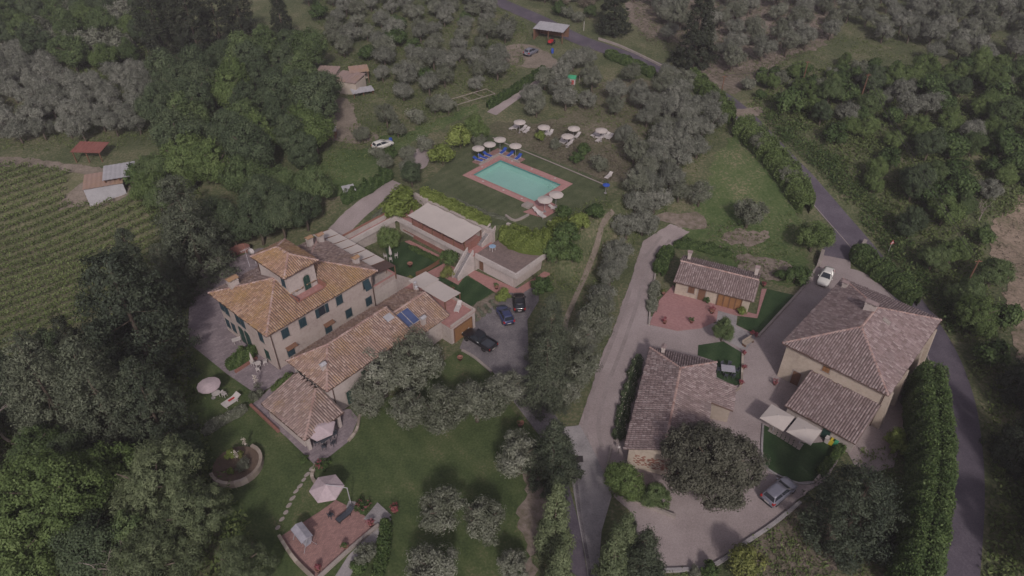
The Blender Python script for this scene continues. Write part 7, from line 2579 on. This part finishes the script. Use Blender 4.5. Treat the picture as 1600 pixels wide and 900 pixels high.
for e, r, pl in POTS:
    if pl == 'none':
        continue
    gg = np.random.default_rng(int(e.location.x * 10) % 999)
    arr = bush_world((0, 0, r * 1.3), r * 2.6, r * 2.2, None, .08, gg, 10, 14, .14)
    finish('plant', np_mesh('plant', *arr), {'rose': F_ROSE, 'green': F_HEDGE, 'yellow': F_YELLOW}[pl], e)
# rose beds
for k, (px, py, w_, lb) in enumerate(((503, 730, 1.3, 'red rose bush beside the curved rubble edging'), (568, 795, 1.4, 'red flower bed at the top of the patio steps'), (961, 735, 1.2, 'pink oleander bush at the cottage corner'))):
    p = CR(atg(px, py))
    e = empty('rose_bush', p, 0, lb, 'shrub')
    gg = np.random.default_rng(40 + k)
    finish('foliage', np_mesh('foliage', *bush_world((0, 0, 0), w_ * 1.2, .8, None, .1, gg, 22, 30, .22)), F_HEDGE, e)
    finish('blossom', np_mesh('blossom', *bush_world((0, 0, .25), w_ * 1.1, .8, None, .07, gg, 16, 7, .12)), F_ROSE, e)
for k, (px, py, lb) in enumerate(((386, 704, 'cream yucca flower spike behind the round planter'), (374, 724, 'cream yucca flower spike in the round planter'), (403, 606, 'cream yucca flower spike at the courtyard corner'))):
    p = CR(atg(px, py))
    e = empty('yucca', p, 0, lb, 'plant')
    gg = np.random.default_rng(60 + k)
    MB().tube([(0, 0, 0), (0, 0, 1.9)], .03, 5).build('stalk', M_BARK, e)
    cc = np.stack([gg.normal(size=90) * .12, gg.normal(size=90) * .12, gg.uniform(1.1, 2.1, 90)], 1)
    finish('blossom', np_mesh('blossom', *leaf_arrays(cc, gg.normal(size=(90, 3)), gg.uniform(.05, .1, 90), .7, gg.random(90), gg)), F_BLOSSOM, e)
    cc = np.stack([gg.normal(size=60) * .25, gg.normal(size=60) * .25, gg.uniform(.1, .6, 60)], 1)
    finish('leaves', np_mesh('leaves', *leaf_arrays(cc, gg.normal(size=(60, 3)), gg.uniform(.2, .3, 60), .15, gg.random(60), gg)), F_OLIVE, e)
# closed parasol set on the court lawn, watering set, blue pot
p = CR(atg(611, 404)) + Vector((0, 0, .06))
box_thing('folded_parasol', p, 0, [('pole', MB().tube([(0, 0, 0), (0, 0, 2.2)], .03, 6), M_METAL), ('closed_canopy', MB().lathe([(.2, .7), (.26, .9), (.15, 1.8), (.03, 2.3)], 8), M_PLASTIC)], 'closed white parasol on the court lawn', 'parasol')
for dx, dy in ((-.8, 0), (.8, .2), (.1, -.8)):
    chair_at(ch_w, p + Vector((dx, dy, 0)), math.atan2(dy, dx) - math.pi / 2, 'white chair round the closed court parasol', 'white chairs on the court lawn')
e = box_thing('terrace_table', V(34.5, -5.2, 2.97), VYAW, table_parts(.5, .74, M_PLASTIC), 'round table with blue cloth on the block terrace', 'table')
MB().lathe([(.52, .745), (.52, .76)], 14).build('tablecloth', pm('pale_blue_cloth', (.25, .36, .5), 2, 9), e)
place_lw(V(21.6, -10.6, 2.84), VYAW + .5, 'white sun lounger on the garage roof terrace', None)
ps = parasol('parasol', CR(atg(946, 302)), .6, 1.6, M_BLUE, 'small blue parasol at the right corner of the pool lawn', None, 8)
ph = empty('playhouse', CR(atg(893, 131)), R(-15), 'small white playhouse with green roof and red door', 'playhouse')
MB().box(-.8, .8, -.6, .6, 0, 1.3).build('wall', M_PLASTIC, ph)
MB().add([(-.95, -.75, 1.3), (.95, -.75, 1.3), (.95, .75, 1.3), (-.95, .75, 1.3), (-.95, 0, 1.9), (.95, 0, 1.9)], [(0, 1, 5, 4), (2, 3, 4, 5), (1, 2, 5), (3, 0, 4), (3, 2, 1, 0)]).build('roof', M_GREENP, ph)
MB().box(.05, .55, -.64, -.6, 0, 1.0).build('door', M_RED, ph)
MB().box(-.55, -.2, -.63, -.6, .6, .95).build('window', M_DARK, ph)
sf = empty('swing_frame', CR(atg(915, 128)), R(-10), 'thin pale swing frame beside the playhouse', 'swing')
MB().tube([(-1.3, 0, 2.2), (1.3, 0, 2.2)], .05, 6).build('beam', M_DEADWOOD, sf)
for s in (-1, 1):
    MB().tube([(s * 1.3, -.7, 0), (s * 1.3, 0, 2.2), (s * 1.3, .7, 0)], .05, 6).build('frame_leg', M_DEADWOOD, sf)
MB().box(-.25, .25, -.1, .1, .5, .54).tube([(-.22, 0, .5), (-.22, 0, 2.2)], .012, 4).tube([(.22, 0, .5), (.22, 0, 2.2)], .012, 4).build('swing_seat', M_DARK, sf)
bl = empty('water_barrel', CR(atg(611, 224)), 0, 'blue water barrel beside the white car in the bushes', 'barrel')
MB().lathe([(.28, 0), (.32, .3), (.32, .7), (.28, 1.0)], 12).build('drum', M_BLUE, bl)
MB().lathe([(.3, 1.0), (.3, 1.05)], 12).build('lid', M_BLUE, bl)
bl = empty('water_barrel', CR(atg(863, 83)), 0, 'blue barrel in the far yard', 'barrel')
MB().lathe([(.28, 0), (.32, .3), (.32, .7), (.28, 1.0)], 12).build('drum', M_BLUE, bl)
MB().lathe([(.3, 1.0), (.3, 1.05)], 12).build('lid', M_BLUE, bl)
tr = empty('garden_tractor', CR(atg(861, 69)), R(60), 'red garden machine under the grey far shed', 'machine')
MB().box(-.9, .5, -.35, .35, .5, 1.0).build('bonnet', M_RED, tr)
MB().box(.4, .9, -.3, .3, .6, 1.35).build('seat', M_DARK, tr)
for x, r_ in ((-.6, .3), (.6, .45)):
    for y in (-.5, .5):
        wheel(tr, x, y, r_)
fr = empty('vegetable_frame', CR(atg(738, 160)), R(38), 'pale timber frame over the vegetable plot', 'frame')
for y in (-1.5, 1.5):
    MB().tube([(-4.5, y, 0), (-4.5, y, 1.2), (4.5, y, 1.2), (4.5, y, 0)], .06, 5).build('rail', M_DEADWOOD, fr)
for x in (-4.5, -1.5, 1.5, 4.5):
    MB().tube([(x, -1.5, 1.2), (x, 1.5, 1.2)], .05, 5).build('crossbar', M_DEADWOOD, fr)
# manhole
mh = MB().box(-.42, .42, -.42, .42, 0, .03).build('manhole_cover', M_DARK)
mh.location = CR(atg(905, 718)) + Vector((0, 0, .08))
tag(mh, 'dark square manhole cover on the concrete lane', 'manhole cover')
lamp_i = 0
for px, py, z_, lb in ((787, 356, None, 'white globe garden lamp beside the pool stair'), (860, 347, None, 'white globe lamp in the ivy hedge corner'), (768, 381, None, 'white globe lamp on the terrace block'), (967, 700, None, 'white globe lamp in the cottage border')):
    p = CR(atg(px, py, 1.0))
    e = empty('globe_lamp', p, 0, lb, 'lamp')
    MB().tube([(0, 0, -1), (0, 0, 1.0)], .03, 6).build('post', M_DARK, e)
    MB().lathe([(.02, .95), (.13, 1.03), (.17, 1.15), (.13, 1.27), (.02, 1.33)], 10).build('globe', M_PLASTIC, e, True)
# power lines, sign
def pole(px, py, h, label):
    p = CR(atg(px, py))
    e = empty('utility_pole', p, 0, label, 'pole')
    MB().tube([(0, 0, -.5), (0, 0, h)], [.14, .09], 8).build('post', M_BROWNWOOD, e)
    MB().box(-.5, .5, -.05, .05, h - .3, h - .18).build('crossarm', M_BROWNWOOD, e)
    return p + Vector((0, 0, h))


def wire(a, b, label, sag=.8, off=(0, 0, 0)):
    pts = [(a + Vector(off)).lerp(b + Vector(off), t / 12) - Vector((0, 0, sag * 4 * (t / 12) * (1 - t / 12))) for t in range(13)]
    tag(MB().tube(pts, .035, 5).build('power_line', M_DARK), label, 'cable')


a1 = pole(1337, 178, 8, 'wooden pole carrying the wires over the right slope')
a2 = pole(1498, 468, 7, 'wooden pole among the trees right of the farmhouse road')
wire(a1, a2, 'left one of the twin cables over the right slope', .8, (-.35, 0, -.2))
wire(a1, a2, 'right one of the twin cables over the right slope', .8, (.35, 0, -.2))
b1 = pole(1125, 156, 5, 'pale post at the side lane entrance')
b2 = pole(1253, 132, 5, 'pale post on the bramble bank')
wire(b1, b2, 'single cable along the bramble bank', .5)

e = empty('road_sign', CR(atg(1387, 396)), R(20), 'triangular road sign on a white post beside the road', 'sign')
MB().tube([(0, 0, 0), (0, 0, 2.4)], .04, 6).build('post', M_PLASTIC, e)
MB().add([(-.42, -.05, 1.85), (.42, -.05, 1.85), (0, -.05, 2.58), (-.42, -.02, 1.85), (.42, -.02, 1.85), (0, -.02, 2.58)], [(0, 1, 2), (5, 4, 3), (0, 3, 4, 1), (1, 4, 5, 2), (2, 5, 3, 0)]).build('sign_plate', M_RED, e)
MB().add([(-.28, -.056, 1.93), (.28, -.056, 1.93), (0, -.056, 2.42)], [(0, 1, 2)]).build('sign_face', M_PLASTIC, e)
e = empty('marker_post', CR(atg(912, 48)), 0, 'small pale marker post above the far road', 'post')
MB().tube([(0, 0, 0), (0, 0, 2.2)], .06, 6).build('post', M_PLASTIC, e)
MB().lathe([(.09, 2.2), (.09, 2.35)], 8).build('cap', M_DARK, e)
for px, py, lb in ((325, 421, 'pale bench under the cedar at the courtyard'), ):
    pass
for k, (px, py, lb) in enumerate(((371, 536, 'white garden table on the open courtyard'), )):
    box_thing('garden_table', CR(atg(px, py)) + Vector((0, 0, .08)), .5, table_parts(.55, .6, M_PLASTIC, True), lb, 'table')
# toys by the planter
for k, (px, py, m_, lb) in enumerate(((344, 738, M_RED, 'red toy by the round planter'), (349, 742, M_GREENP, 'green toy by the round planter'), (343, 745, M_YELLOWP, 'yellow toy by the round planter'), (350, 747, M_PLASTIC, 'white toy by the round planter'))):
    e = MB().lathe([(.12, 0), (.22, .12), (.2, .35), (.08, .45)], 8).build('garden_toy', m_)
    e.location = CR(atg(px, py)) + Vector((0, 0, .06))
    tag(e, lb, 'toy')

# ------------------------------------------------------------------ haze volume added to lift the dark tones
hz = bpy.data.materials.new('tone_lift_haze')
hz.use_nodes = True
hn = hz.node_tree.nodes
hn.clear()
ho = hn.new('ShaderNodeOutputMaterial')
hv = hn.new('ShaderNodeVolumePrincipled')
hv.inputs['Color'].default_value = (.93, .88, .95, 1)
hv.inputs['Density'].default_value = HAZE
hv.inputs['Anisotropy'].default_value = .1
hz.node_tree.links.new(hv.outputs[0], ho.inputs['Volume'])
haze = MB().box(-705, 705, -125, 905, -16, 95).build('haze', hz)
tag(haze, 'thin pale haze volume added to lift the dark tones', 'haze', None, 'stuff')
